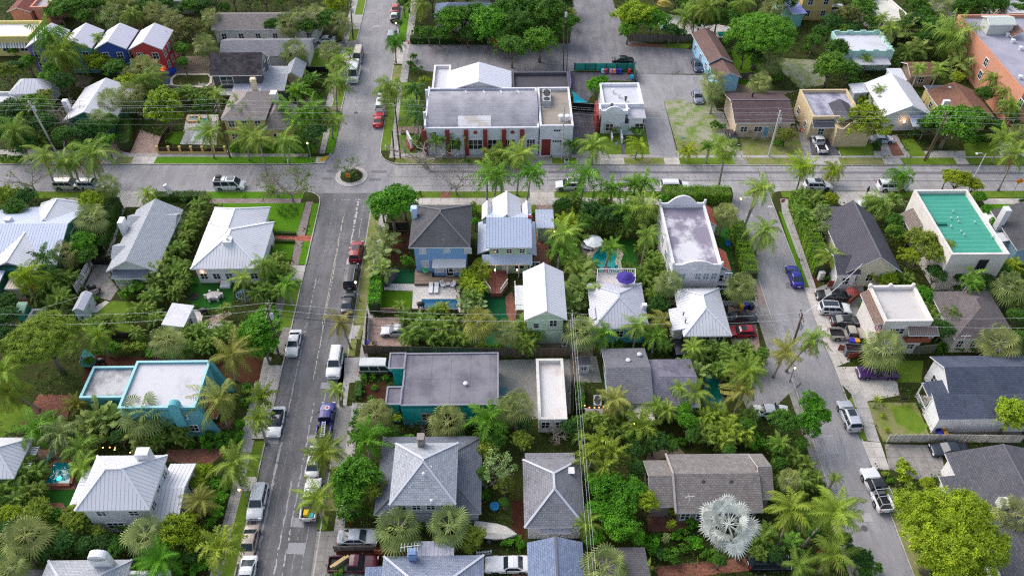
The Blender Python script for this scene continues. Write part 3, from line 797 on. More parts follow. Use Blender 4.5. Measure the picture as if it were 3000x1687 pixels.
def bare(seed, depth=5, ln=1.5):
 rng = np.random.default_rng(seed); mb = MB(); out = []
 mb.tube([(0,0,-.2),(.05,.02,.7),(0,0,1.5)], [.22,.17,.15], 7, cap=False)
 for i in range(4):
  a = i*1.57+rng.uniform(-.4,.4); twig(mb, rng, Vector((0,0,1.4)), Vector((math.cos(a)*.8, math.sin(a)*.8, .55)).normalized(), ln, .15, depth, out)
 return mb, out
SWEEP = random.Random(3)
PK = {}
def protos():
 P = PK; f = feather
 P['co'] = ([f(s, n, 3.4, .85, .085, a, b, d, 26, 0, .55, 0, w) for s, n, a, b, d, w in ((1,21,72,-38,62,0),(2,17,78,-25,80,.15),(3,24,68,-55,55,.1),(4,15,75,-30,70,.3),(7,19,82,-60,78,.2),(8,22,60,-35,48,.12),(9,13,78,-45,88,.35))], 2.85)
 P['cd'] = ([f(s, 18, 3.4, .8, .085, 74, -55, 74, 24, 0, .7, 0, w) for s, w in ((5,.3),(6,.4),(10,.2))], 2.8)
 P['ro'] = ([f(s, 16, 2.9, .62, .1, 75, -15, 80, 30, 1.2, .25) for s in (11,12,13)]+[f(14, 12, 3.0, .6, .1, 80, -25, 92, 28, 1.2, .3, 0, .2), f(15, 19, 2.8, .6, .1, 78, -5, 70, 30, 1.2, .25, 0, .15)], 2.2)
 P['qu'] = ([f(s, 26, 3.0, .7, .07, 78, -40, 85, 26, .9, .8, 0, w) for s, w in ((21,0),(22,.2),(23,.35))], 2.3)
 P['sa'] = ([fan(s, 27, 1.15, 1.3, 15, 105, .7, -72, .5, .66) for s in (31,32,33,34)], 1.95)
 P['bi'] = ([fan(41, 26, 1.75, 1.3, 18, 112, .4, -58, .5, .98)], 2.75)
 st = lambda s, n, sp, h: [(random.Random(s*99+i).uniform(-sp,sp), random.Random(s*98+i).uniform(-sp,sp), random.Random(s*97+i).uniform(-.9,h), random.Random(s*96+i).uniform(.7,1.05), 7) for i in range(n)]
 P['ar'] = ([f(s, 7, 2.1, .55, .09, 80, 15, 75, 18, .5, .5, stems=st(s, 9, 1.15, .8)) for s in (51,52,53,54)], 2.4)
 P['tr'] = ([paddle(s, 14, 2.9, .5, 88, 8, stems=[(0,0,0,1,12),(.8,.5,-.7,.8,7),(-.7,-.6,-.5,.8,7)]) for s in (61,62,63)], 2.3)
 P['ba'] = ([paddle(s, 10, 2.1, .42, 85, 10, stems=[(0,0,0,1,7),(.9,.3,-.2,.9,6),(-.5,.8,-.3,.9,6),(-.5,-.8,-.4,.8,6)]) for s in (71,72)], 2.0)
 P['td'] = ([cloud(s, 4., .8, 13, 9000, .34, .5, .02, .42, .4, -.45, s % 2, 50) for s in (81,82,83)], 4.2)
 P['tg'] = ([cloud(s, 4., .72, 13, 7000, .38, .55, .08, .42) for s in (91,92,93)], 4.2)
 P['ty'] = ([cloud(s, 4., .75, 15, 10500, .25, .34, .03, .34, .5, -.45, 1, 55) for s in (101,102,103)], 4.2)
 P['big'] = ([cloud(s, 8.5, .72, 46, 110000, .26, .5, .0, .3, .5, -.4, 1, 90) for s in (111,112)], 8.6)
 P['sp'] = ([cloud(s, 4., .7, 12, 2600, .34, .5, .3, .45) for s in (121,122)], 4.2)
 P['bu'] = ([cloud(s, 1.3, .8, 5, 1200, .25, .24, .03, .5, .4, -.2) for s in (131,132,133)], 1.4)
 P['bf'] = ([cloud(s, 1.3, .9, 4, 1300, .13, .18, .0, .55, .4, -.2) for s in (141,142)], 1.35)
 P['ct'] = ([cloud(151, 2.4, .95, 14, 15000, .2, .22, .0, .36, .5, -.6, 1, 60)], 2.5)
protos()
GREEN = {'co': '8ea544', 'cd': '9c9a58', 'ro': '7ca23a', 'qu': '8aa048', 'sa': '929c5c', 'bi': 'b6c0bb', 'ar': '7c9440', 'tr': '8a9c50', 'ba': '78a040',
   'td': '5c8430', 'tg': '6e9436', 'ty': '8a963a', 'big': '93ae2c', 'sp': '7c9444', 'bu': '628e2c', 'bf': '5a882c', 'ct': 'a0b434'}
def sway(r): return SWEEP.uniform(-r, r)
def put_crown(name, parent, mesh, loc, scale, rz, col, tilt=0):
 o = link(name, mesh, parent, loc); o.rotation_euler = (sway(tilt), sway(tilt), rz); o.scale = scale
 j = SWEEP.uniform(.86,1.14); c = lin(col); o.color = (min(1,c[0]*j*SWEEP.uniform(.93,1.08)), min(1,c[1]*j), min(1,c[2]*j), 1)
 return o
PLANTS = []
GRND = .12
def trunk_mesh(base, hub, r0, r1, mat, n=7, bow=.12, ring=False):
 mb = MB(); b, h = Vector(base), Vector(hub); pts = []; K = 7
 for i in range(K+1):
  t = i/K; p = b.lerp(h, t); p += Vector((h.x-b.x, h.y-b.y, 0))*(-bow*4*t*(1-t)); pts.append(p)
 rs = [r0*(1.35 if i == 0 else 1)+(r1-r0)*(i/K) for i in range(K+1)]
 mb.tube(pts, rs, n); return mb.mesh('trunk', mat, True)
def palm(kind, k, x, y, r, base=None, h=None, col=None, label=None):
 meshes, nom = PK[kind]
 H0 = {'co': 7.5, 'cd': 7.5, 'ro': 5.5, 'qu': 6.0, 'sa': 5.0, 'bi': 4.5, 'ar': 2.0, 'tr': 2.6, 'ba': 1.6}[kind]
 if base:
  b = G(k, *base, GRND); hub = ray_at_y(k, x, y, b.y+.01)
  if hub.z < 1.5 or hub.z > 17: hub = G(k, x, y, h or H0)
 else:
  hub = G(k, x, y, h or H0); b = Vector((hub.x+sway(.4), hub.y+sway(.4), GRND))
 rad = 1.08*r*mpp(k, hub); s = rad/nom
 nm = {'co': 'coconut_palm', 'cd': 'coconut_palm', 'ro': 'royal_palm', 'qu': 'feather_palm', 'sa': 'cabbage_palm', 'bi': 'silver_fan_palm', 'ar': 'clumping_palm', 'tr': 'travellers_palm', 'ba': 'banana_plant'}[kind]
 o = thing(nm, (b.x, b.y, b.z)); loc = hub-b
 c = col or GREEN[kind]
 m = SWEEP.choice(meshes)
 if kind in ('ar', 'ba', 'tr'):
  tb = MB()
  for i in range(5):
   a = i*1.256; tb.tube([(math.cos(a)*.5*s, math.sin(a)*.5*s, -.05), (loc.x+math.cos(a)*.8*s, loc.y+math.sin(a)*.8*s, loc.z*.9)], [.07*s,.05*s], 5)
  t = tb.build('trunk', bark('8a8c5a'), o)
 else:
  r0 = {'co': .17, 'cd': .17, 'ro': .2, 'qu': .17, 'sa': .22, 'bi': .26}[kind]
  t = link('trunk', trunk_mesh((0,0,-.1), loc, r0, r0*.62 if kind != 'sa' else r0*.95, bark('9a9286' if kind != 'ro' else 'a3a39a'), bow=.1 if kind in ('co','cd') else .03), o)
 put_crown('crown', o, m, loc, (s, s, s*SWEEP.uniform(.92,1.08)), sway(3.14), c, .2)
 if kind in ('co','cd','qu') and s > .5 and SWEEP.random() < .6:
  dm = DEAD[SWEEP.randrange(len(DEAD))]; d = put_crown('dead_frond', o, dm, loc, (s, s, s), sway(3.14), SWEEP.choice(['a08048','9a6a3c','b09a5a']))
 PLANTS.append((o, kind, hub, rad, c, label)); return o
DEAD = [feather(201+i, 4, 3.0, .6, .09, -25, -62, 40, 18, .4, .5) for i in range(3)]
def tree(kind, k, x, y, r, h=None, col=None, label=None, flat_=1.0, rx=None):
 """x,y = crown's middle, r = its half width in tile pixels"""
 meshes, nom = PK[kind]; z = h or 4.5; c = G(k, x, y, z)
 rad = r*mpp(k, c); s = rad/nom
 if h is None:
  z = max(1.6, min(6.5, rad*.85+1.6)); c = G(k, x, y, z); rad = 1.06*r*mpp(k, c); s = rad/nom
 o = thing('broadleaf_tree' if kind != 'ct' else 'round_clipped_tree', (c.x, c.y, GRND)); z -= GRND
 tb = MB(); tr = max(.09, rad*.055); rng = random.Random(int(x*7+y))
 tb.tube([(0,0,-.1),(sway(.1),sway(.1),z*.35),(0,0,z*.6)], [tr*1.4,tr,tr*.8], 7)
 for i in range(6):
  a = i*1.05+rng.uniform(-.3,.3); q = rad*rng.uniform(.45,.7)
  tb.tube([(0,0,z*.5),(math.cos(a)*q*.5,math.sin(a)*q*.5,z*.78),(math.cos(a)*q,math.sin(a)*q,z*1.02+rng.uniform(-.2,.4))], [tr*.6,tr*.38,tr*.12], 5)
 t = tb.build('trunk', bark('7d7266'), o, smooth=True)
 put_crown('crown', o, SWEEP.choice(meshes), (0,0,z), (s*SWEEP.uniform(.88,1.12), s*SWEEP.uniform(.88,1.12), s*SWEEP.uniform(.85,1.1)), sway(3.14), col or GREEN[kind])
 PLANTS.append((o, kind, c, rad, col or GREEN[kind], label)); return o
def bush(kind, k, x, y, r, h=None, col=None, label=None):
 meshes, nom = PK[kind]; c = G(k, x, y, .8); rad = r*mpp(k, c); s = rad/nom; z = h or max(.3, rad*.55)
 c = G(k, x, y, z)
 o = link('bush', SWEEP.choice(meshes), None, (c.x, c.y, z)); o.scale = (s, s, s*SWEEP.uniform(.85,1.1)); o.rotation_euler.z = sway(3.14)
 j = SWEEP.uniform(.85,1.15); q = lin(col or GREEN[kind]); o.color = (q[0]*j, q[1]*j, q[2]*j, 1)
 PLANTS.append((o, kind, c, rad, col or GREEN[kind], label)); return o
_BARE = {}
def baretree(k, bx, by, r, seed=1, leaves=0, label=None, bark_='9b9188', hgt=1.0, col='7d8c3a'):
 """bx,by = trunk foot, r = half width of the crown in tile pixels"""
 if seed not in _BARE: _BARE[seed] = bare(seed)
 mb, tips = _BARE[seed]; b = G(k, bx, by, GRND); ext = max(abs(v[0]) for v in mb.v)
 s = r*mpp(k, b)/ext
 o = thing('bare_tree', b); o.rotation_euler.z = sway(3.14)
 t = link('trunk', mb.mesh('trunk', bark(bark_)), o); t.scale = (s, s, s*hgt)
 if leaves:
  rng = np.random.default_rng(seed); Q = Quads(); tp = np.array([tuple(p) for p in tips[len(tips)//4:]])
  idx = rng.integers(0, len(tp), leaves); p = tp[idx]+rng.normal(size=(leaves,3))*.22
  leafquads(Q, p, nvec(rng.normal(size=(leaves,3))+np.array([0,0,.8])), .3, .16, rng.normal(.55,.15,leaves), rng)
  c = put_crown('crown', o, Q.mesh('crown'), (0,0,0), (s,s,s*hgt), 0, col)
 PLANTS.append((o, 'bare', b+Vector((0,0,3)), r*mpp(k,b), col if leaves else bark_, label)); return o
def hedge(pts, w, h, col='5c8a1c', leaf=.17, label=None, dens=95, z=GRND):
 """pts: world xy points along the hedge's centre line"""
 rng = np.random.default_rng(int(abs(pts[0][0]*13+pts[0][1]*7))+1); Q = Quads(); core = MB()
 o0 = Vector((pts[0][0], pts[0][1], z))
 for a, b in zip(pts, pts[1:]):
  a, b = Vector((a[0],a[1])), Vector((b[0],b[1])); d = b-a; ln = d.length; d.normalize(); s = Vector((-d.y, d.x))
  m = (a+b)/2; core.box(m.x-o0.x, m.y-o0.y, h*.45, ln+w*.3, w*.8, h*.9, rz=math.atan2(d.y, d.x))
  n = int(dens*ln*(w+2*h))
  u = rng.uniform(-.1, ln+.1, n); face = rng.random(n)*(w+2*h); top = face < w
  t = np.where(top, face-w/2, np.where(face < w+h, -w/2, w/2)); zz = np.where(top, h, np.where(face < w+h, face-w, face-w-h))
  bumpy = .12*np.sin(u*2.1+1)+.1*np.sin(u*5.3)+rng.normal(0,.08,n); zz = zz+np.where(top, bumpy, 0); t = t*(1+np.where(top, 0, bumpy*.4))
  P = np.stack([a.x+d.x*u+s.x*t-o0.x, a.y+d.y*u+s.y*t-o0.y, zz], 1)
  nb = np.stack([np.where(top, 0, np.sign(t)*s.x), np.where(top, 0, np.sign(t)*s.y), np.where(top, 1., .35)], 1)
  nz = nvec(nb+rng.normal(size=(n,3))*.5)
  ct = .5+.16*np.sin(u*1.7)*np.cos(t*3+u*.6)
  leafquads(Q, P, nz, leaf, leaf*.65, ct+rng.normal(0,.14,n), rng)
 o = link('hedge', Q.mesh('hedge'), None, o0); o.color = lin(col)
 core.build('stems', flat('3a4426', .9), o)  # solid box core inside the leaves, the hedge's inner shade put into its colour
 c = pts[len(pts)//2]; tag(o, label, 'hedge')
 return o
# ================= GROUND, ROADS =================
def rounded(poly, rad, n=6):
 out = []
 m = len(poly)
 for i, p in enumerate(poly):
  r = rad.get(i, 0)
  if not r: out.append(Vector(p)); continue
  p = Vector(p); a = (Vector(poly[i-1])-p).normalized(); b = (Vector(poly[(i+1) % m])-p).normalized()
  for j in range(n+1):
   t = j/n; out.append((p+a*r)*(1-t)**2+p*2*t*(1-t)+(p+b*r)*t*t)
 return out
def xa(y, side): return -31.5-.0241*(y-41.6) if side < 0 else -22.7-.0235*(y-41.6)
def xb(y, side): return 39.35-.0205*(y-51) if side < 0 else 45.45-.012*(y-60)
def yc(x, side): return (119.8-.0050*max(0, x-0)) if side > 0 else 111.9
def sheet(name, poly, z, mat, kind='structure'):
 mb = MB(); mb.face([(p[0], p[1], z) for p in poly])
 return tag(mb.build(name, mat), kind=kind)
sheet('ground', [(-420,-60),(420,-60),(420,620),(-420,620)], -.06, ground('soil'))
YF, YN = 330, 5
sheet('road', [(xa(YN,-1)-.3,YN),(xa(YN,1)+.3,YN),(xa(112,1)+1,112.6),(xa(112,-1)-1,112.6)], 0, ground('asphalt'))
sheet('road', [(xa(119,-1)-.5,119.2),(xa(119,1)+.5,119.2),(xa(YF,1)+.3,YF),(xa(YF,-1)-.3,YF)], .001, ground('old_asphalt'))
sheet('road', [(-260,111.5),(xa(112,1)+3,111.5),(xa(112,1)+3,120.2),(-260,120.2)], .004, ground('old_asphalt'))
sheet('road', [(xa(112,1)+3,111.5),(260,111.5),(260,119.6),(xa(112,1)+3,120.2)], .0045, ground('slab_road'))
sheet('road', [(xb(YN,-1)-.3,YN),(xb(YN,1)+.3,YN),(xb(112,1)+1,112.0),(xb(112,-1)-1,112.0)], .002, ground('old_asphalt'))
sheet('road', [(xa(119.3,-1)-4,119),(xa(119,1)+5,119),(xa(124,1)+.2,125),(xa(124,-1)-.2,125)], .006, ground('old_asphalt'))
POLYS = []
def block(name, poly, rad):
 q = rounded(poly, rad); mb = MB(); mb.prism([tuple(p) for p in q], -.3, .12, 0, 1)
 tag(mb.build(name, [ground('soil'), flat('a9a59f', .9)]), kind='structure')
 kb = MB(); n = len(q)
 for i in range(n):
  a, b = q[i], q[(i+1) % n]
  if max(abs(a.x), abs(b.x)) > 200 and max(a.y,b.y) > 125 or min(a.y, b.y) < 6 and a.y < 30 and b.y < 30: continue
  if (b-a).length < .05: continue
  d = (b-a).normalized(); s = Vector((-d.y, d.x))*.16; e = d*.0
  kb.face([(*(a-e),.135),(*(b+e),.135),(*(b+s+e),.135),(*(a+s-e),.135)]); kb.face([(*a,0),(*b,0),(*b,.135),(*a,.135)])
 tag(kb.build('kerb', plain('b2aea8', .9, .15, 1.2, '77736c', .6)), kind='structure')
block('ground_block', [(-260,119.8),(xa(119.8,-1),119.8),(xa(YF,-1),YF),(-260,YF)], {1: 4.5})
block('ground_block', [(xa(119.8,1),119.8),(260,118.5),(260,YF),(xa(YF,1),YF)], {0: 5})
block('ground_block', [(-260,YN),(xa(YN,-1),YN),(xa(111.9,-1),111.9),(-260,111.9)], {2: 3.5})
block('ground_block', [(xa(YN,1),YN),(xb(YN,-1),YN),(xb(112,-1),112),(xa(111.9,1),111.9)], {2: 4, 3: 4})
block('ground_block', [(xb(YN,1),YN),(260,YN),(260,112.1),(xb(112,1),112.1)], {3: 3})
NM = {'lawn':'lawn','bright_lawn':'lawn','turf':'lawn','olive_turf':'lawn','court':'lawn','dry_grass':'grass_verge','sandy_grass':'sandy_ground','dirt':'dirt_yard','sand':'sandy_ground','mulch':'planting_bed','gravel':'gravel_yard',
  'concrete':'pavement','pale_concrete':'driveway','dirty_concrete':'driveway','stone':'terrace_paving','brick':'brick_paving','pink_paver':'paved_drive','red_brick':'brick_path','grey_brick':'brick_paving','lot_asphalt':'car_park','dark_asphalt':'car_park','old_asphalt':'car_park','soil':'ground'}
ZL = [.12]
def lay(kind, poly, lvl, name=None):
 ZL[0] += .00004
 z = .126+.006*lvl+ZL[0]-.12
 P = [(p[0], p[1]) for p in poly]; POLYS.append(P)
 return sheet(name or NM[kind], poly, z, ground(kind))
def pg(kind, lvl, txt, name=None):
 """txt: 'tile: x,y x,y; tile: ...' picture points on the ground"""
 P = []
 for seg in txt.split(';'):
  k, pts = seg.split(':')
  for q in pts.split():
   x, y = q.split(','); P.append(G(int(k), float(x), float(y), .13))
 a = sum(P[i-1].x*P[i].y-P[i].x*P[i-1].y for i in range(len(P)))
 if a < 0: P.reverse()
 return lay(kind, P, lvl, name)
def rect(kind, lvl, x0, x1, y0, y1, name=None): return lay(kind, [(x0,y0),(x1,y0),(x1,y1),(x0,y1)], lvl, name)
def px2x(px, y): 
 py = proj(Vector((0, y, .13)))[1]; return un(px, py, .13).x
ys0, ys1, yv0, yv1 = 122.05, 124.3, 119.97, 122.05
rect('concrete', 0, -150, xa(124,-1)-4.2, ys0, ys1); rect('concrete', 0, xa(124,1)+2.0, 200, ys0-.3, ys1-.4)
for x0, x1, kd in ((0,68,'lawn'),(340,388,'dry_grass'),(455,925,'bright_lawn')):
 rect(kd, 1, px2x(x0,121), px2x(x1,121), yv0, yv1, 'grass_verge')
for x0, x1 in ((68,340),(388,455),(925,955)): rect('pale_concrete', 1, px2x(x0,121), px2x(x1,121), yv0, yv1, 'driveway')
for x0, x1, kd in ((1158,1240,'dry_grass'),(1240,1490,'dry_grass'),(1617,1688,'lawn'),(1828,1945,'dry_grass'),(1990,2150,'lawn'),(2187,2350,'dry_grass'),(2458,2586,'dry_grass'),(2640,2797,'lawn'),(2832,3000,'lawn')):
 rect(kd, 1, px2x(x0,121), px2x(x1,121), 119.75, 121.7, 'grass_verge')
for x0, x1, kd in ((1490,1617,'dirty_concrete'),(1688,1828,'pale_concrete'),(1945,1990,'pale_concrete'),(2150,2187,'dirty_concrete'),(2350,2458,'concrete'),(2586,2640,'concrete'),(2797,2832,'pale_concrete')):
 rect(kd, 1, px2x(x0,121), px2x(x1,121), 119.75, 121.7, 'driveway')
rect('lawn', 0, -150, px2x(345,111), 109.95, 111.72, 'grass_verge'); rect('pale_concrete', 1, px2x(345,111), px2x(455,111), 107.5, 111.74, 'driveway')
rect('bright_lawn', 0, px2x(455,111), xa(111,-1)-3.2, 109.9, 111.72, 'grass_verge')
rect('pale_concrete', 1, -80, px2x(290,109), 108.4, 109.9, 'pavement'); rect('grey_brick', 1, px2x(615,109), xa(110,-1)-3.4, 108.5, 109.85, 'brick_paving')
for x0, x1, kd in ((1150,1291,'lawn'),(1320,1553,'lawn'),(1624,1750,'lawn'),(1750,2000,'lawn')): rect(kd, 0, px2x(x0,111), px2x(x1,111), 109.95, 111.72, 'grass_verge')
for x0, x1, kd in ((1291,1320,'brick'),(1553,1624,'pale_concrete')): rect(kd, 0, px2x(x0,111), px2x(x1,111), 109.95, 111.74, 'driveway')
rect('pale_concrete', 1, xa(109,1)+6, px2x(2050,109), 108.1, 109.95, 'pavement')
rect('lawn', 0, xa(106,1)+8, px2x(1570,107), 105.9, 108.1); rect('pink_paver', 1, px2x(1291,107), px2x(1320,107), 105.9, 108.1); rect('pink_paver', 1, px2x(1571,107), px2x(1620,107), 105.4, 108.1)
rect('pale_concrete', 0, px2x(2450,110), px2x(2640,110), 108.0, 111.75, 'pavement'); rect('lawn', 1, px2x(2290,111), px2x(2325,111), 110.1, 111.7, 'grass_verge')
rect('lawn', 0, px2x(2600,111), 160, 110.0, 111.8, 'grass_verge'); rect('pale_concrete', 1, px2x(2880,109), 160, 108.3, 109.8, 'pavement'); rect('bright_lawn', 0, px2x(2890,107), 160, 106.2, 108.3)
def astrip(kind, lvl, side, d0, d1, y0, y1, name=None):
 f = xa if side in ('Al','Ar') else xb; s = -1 if side[1] == 'l' else 1
 return lay(kind, sorted_ccw([(f(y0,s)+s*d0,y0),(f(y0,s)+s*d1,y0),(f(y1,s)+s*d1,y1),(f(y1,s)+s*d0,y1)]), lvl, name)
def sorted_ccw(P):
 a = sum(P[i-1][0]*P[i][1]-P[i][0]*P[i-1][1] for i in range(len(P)))
 return P if a > 0 else P[::-1]
pg('grey_brick', 0, '5: 380,80 432,80 350,420 322,560 262,562 308,330', 'pavement')
pg('bright_lawn', 0, '5: 432,92 486,92 432,334 384,334', 'grass_verge'); pg('bright_lawn', 0, '5: 362,380 418,380 388,552 318,556', 'grass_verge')
pg('red_brick', 1, '5: 145,334 428,338 422,380 140,372')
pg('pale_concrete', 0, '5: 255,562 372,562 342,685 290,672 250,690', 'driveway')
astrip('lawn', 0, 'Al', .18, 2.0, 79, 89, 'grass_verge'); astrip('dirty_concrete', 0, 'Al', 2.0, 3.2, 75, 91, 'pavement')
pg('dirty_concrete', 0, '5: 205,1032 268,1035 215,1245 130,1230', 'driveway')
astrip('pale_concrete', 0, 'Al', .18, 1.9, 60.2, 72.5, 'pavement'); astrip('concrete', 0, 'Al', 1.9, 3.4, 60, 74, 'pavement')
astrip('lawn', 0, 'Al', .18, 1.55, 54.5, 59.8, 'grass_verge'); astrip('concrete', 0, 'Al', 1.55, 2.9, 38, 60, 'pavement'); astrip('pale_concrete', 0, 'Al', .18, 1.55, 52.5, 54.5, 'driveway')
astrip('lawn', 0, 'Al', .18, 1.55, 38, 52.4, 'grass_verge')
astrip('dry_grass', 0, 'Ar', .18, 1.75, 79, 106, 'grass_verge'); astrip('concrete', 0, 'Ar', 1.75, 2.95, 71, 106, 'pavement')
astrip('dry_grass', 0, 'Ar', .18, 1.6, 77.4, 79, 'grass_verge'); pg('concrete', 0, '5: 728,1022 795,1015 760,1118 700,1120', 'driveway'); pg('dry_grass', 1, '5: 705,1130 765,1122 748,1252 672,1248', 'grass_verge')
pg('concrete', 0, '5: 672,1262 830,1255 790,1449 628,1449; 9: 610,0 700,0 640,440 565,430', 'pavement')
astrip('gravel', 0, 'Ar', .18, 1.7, 56, 65.5, 'grass_verge'); astrip('concrete', 0, 'Ar', 1.7, 2.9, 44, 66, 'pavement')
pg('lawn', 0, '9: 462,1000 545,1000 530,1105 455,1100', 'grass_verge'); astrip('dry_grass', 0, 'Ar', .18, 1.7, 49.8, 56, 'grass_verge')
pg('dirty_concrete', 1, '9: 458,1115 610,1110 590,1449 410,1449', 'pavement')
astrip('concrete', 0, 'Ar', 1.9, 3.5, 124, 200, 'pavement'); astrip('lawn', 0, 'Ar', .18, 1.9, 124, 145, 'grass_verge'); astrip('dry_grass', 0, 'Ar', .18, 1.9, 149, 155, 'grass_verge'); astrip('bright_lawn', 0, 'Ar', .18, 1.9, 166, 200, 'grass_verge')
astrip('pale_concrete', 1, 'Ar', .18, 1.9, 155.5, 165, 'driveway'); astrip('concrete', 1, 'Ar', .18, 1.9, 145.3, 148.8, 'driveway')
pg('concrete', 1, '1: 520,972 566,972 522,1165 478,1165', 'pavement'); pg('bright_lawn', 1, '1: 585,860 652,845 588,1160 530,1162', 'grass_verge')
pg('dirt', 0, '1: 400,790 660,780 645,840 545,840', 'driveway'); astrip('lawn', 0, 'Al', .18, 2.0, 139, 147, 'grass_verge'); astrip('concrete', 0, 'Al', 2.0, 3.4, 139, 200, 'pavement')
astrip('pale_concrete', 0, 'Al', .18, 2.0, 147.4, 163, 'driveway'); astrip('lawn', 0, 'Al', .18, 2.0, 163, 171, 'grass_verge'); astrip('concrete', 0, 'Al', .18, 2.0, 171, 178, 'driveway'); astrip('lawn', 0, 'Al', .18, 2.0, 178, 200, 'grass_verge')
pg('dirty_concrete', 1, '1: 430,325 690,320 770,300 775,370 430,375', 'driveway')
pg('bright_lawn', 1, '7: 82,155 100,150 312,735 275,720 200,520', 'grass_verge'); pg('concrete', 0, '7: 92,60 150,60 365,735 315,735 108,170', 'pavement')
pg('mulch', 0, '7: 150,110 195,130 400,640 365,735 340,660', 'planting_bed')
astrip('dirty_concrete', 0, 'Bl', .18, 2.2, 70, 85, 'pavement'); astrip('grey_brick', 1, 'Bl', .18, 1.6, 84, 90, 'pavement'); astrip('lawn', 0, 'Bl', .18, 1.5, 90, 104, 'grass_verge'); astrip('dirty_concrete', 0, 'Bl', .18, 1.2, 40, 69, 'pavement')
pg('pale_concrete', 0, '7: 272,728 365,738 640,1130 620,1290 505,1335 420,1140', 'pavement'); pg('gravel', 0, '7: 365,738 470,690 720,700 770,1110 640,1140', 'driveway')
pg('lawn', 0, '7: 605,1275 1180,1285 1160,1449 950,1449 900,1330', 'lawn'); pg('pale_concrete', 1, '7: 545,1449 505,1332 700,1328 900,1400 980,1449; 11: 985,95 720,145 640,105', 'driveway')
pg('concrete', 1, '11: 622,100 690,60 745,150 838,445 748,436', 'pavement'); pg('lawn', 1, '11: 605,140 625,100 745,435 690,420', 'grass_verge')
pg('dry_grass', 0, '11: 722,147 1110,150 1215,410 862,442', 'lawn'); pg('lawn', 1, '11: 920,180 1060,170 1200,330 1130,390 960,300', 'lawn')
pg('pale_concrete', 1, '11: 700,438 842,448 912,655 785,645', 'pavement'); pg('dirty_concrete', 0, '11: 872,460 1290,470 1330,700 1110,725 905,640', 'driveway'); pg('dirt', 0, '11: 1215,335 1900,345 1900,420 1225,410', 'ground')
astrip('dry_grass', 0, 'Br', .18, 2.0, 40, 53, 'grass_verge')
pg('pink_paver', 1, '0: 985,1164 1205,1164 1232,1045 1065,985'); pg('mulch', 0, '0: 930,1150 985,1162 1065,1000 1000,990'); pg('pink_paver', 1, '0: 800,1166 925,1166 940,1045 855,1045')
pg('stone', 1, '0: 1365,1095 1640,1100 1660,870 1420,870'); pg('olive_turf', 1, '0: 1250,1080 1362,1100 1405,995 1285,1000'); pg('concrete', 1, '0: 160,1235 260,1120 340,1130 260,1245', 'driveway')
pg('dirt', 0, '0: 560,560 720,590 640,680 570,650'); pg('dirt', 0, '0: 1200,690 1680,700 1620,420 1330,430')
pg('olive_turf', 0, '0: 1760,1000 1740,1160; 1: 0,1165 470,1165 520,960 380,900 100,1040')
pg('lawn', 0, '1: 380,380 620,350 660,480 640,540 380,560')
pg('lot_asphalt', 0, '1: 1145,430 1165,338 1941,345; 2: 440,330 462,0 450,-400 760,-400 762,0 880,310 1370,380 1470,562 920,562 920,490 430,545 0,640 ; 1: 1941,640 1330,545 1240,530', 'car_park')
pg('old_asphalt', 0, '2: 930,562 1472,572 1530,772 1310,784 1150,765 1255,1172 1270,1190 1160,1190 1045,1170 1000,900 950,640', 'driveway')
pg('dark_asphalt', 0, '2: 430,550 920,550 930,620 760,610 670,640 560,790 440,680', 'car_park'); pg('dark_asphalt', 0, '2: 460,840 650,850 640,990 500,1172 440,1172', 'car_park')
pg('sandy_grass', 0, '2: 1152,765 1310,755 1322,786 1530,776 1645,1060 1700,1178 1266,1178 1190,900', 'sandy_ground')
pg('dry_grass', 1, '2: 1240,1090 1330,1060 1450,1105 1560,1085 1690,1176 1268,1176', 'grass_verge')
pg('lawn', 0, '2: 620,1010 660,970 815,990 835,1170 720,1172', 'lawn'); pg('lawn', 0, '2: 860,1000 1010,990 1046,1172 862,1172', 'lawn'); pg('dark_asphalt', 1, '2: 812,985 850,985 862,1172 830,1172', 'path')
pg('dirty_concrete', 0, '2: 1525,830 1600,850 1745,1176 1680,1176', 'driveway'); pg('dry_grass', 0, '2: 1755,1178; 3: 320,1176 200,950; 2: 1900,1040 1700,1040', 'lawn')
pg('olive_turf', 0, '2: 1660,380 1941,400 1941,700 1700,640', 'lawn'); pg('dirt', 0, '2: 1600,610 1941,690; 3: 230,690 120,720; 2: 1941,760 1600,700', 'dirt_yard'); pg('sandy_grass', 0, '3: 60,440 420,460 440,640 250,680 120,560', 'sandy_ground')
pg('brick', 0, '2: 900,330 1360,340 1330,372 880,350','ground'); pg('lawn', 1, '2: 1160,335 1360,330 1330,372 1140,360', 'lawn')
pg('dirty_concrete', 0, '3: 215,935 300,1010 350,1180 270,1178', 'driveway'); pg('dark_asphalt', 0, '3: 330,1178 550,1180 470,1050 410,1000 310,1020', 'driveway')
pg('lawn', 0, '3: 500,1040 790,1075 805,1180 555,1182', 'lawn'); pg('concrete', 1, '3: 850,1060 975,1020 1075,1190 862,1195', 'driveway'); pg('brick', 2, '3: 890,1050 950,1035 1035,1182 945,1184')
pg('lawn', 0, '3: 1010,1060 1100,1050 1210,1186 1080,1190', 'lawn'); pg('lawn', 0, '3: 1480,1090 1720,1075 1765,1186 1500,1186', 'lawn'); pg('concrete', 1, '3: 1720,1000 1790,1000 1890,1180 1775,1182', 'driveway')
pg('lawn', 0, '1: 1110,625 1250,625 1225,960 1076,962', 'lawn'); pg('lawn', 0, '1: 1062,1025 1222,1030 1225,1165 1100,1165', 'lawn'); pg('pink_paver', 1, '1: 1070,965 1260,955 1260,1010 1060,1008', 'brick_path')
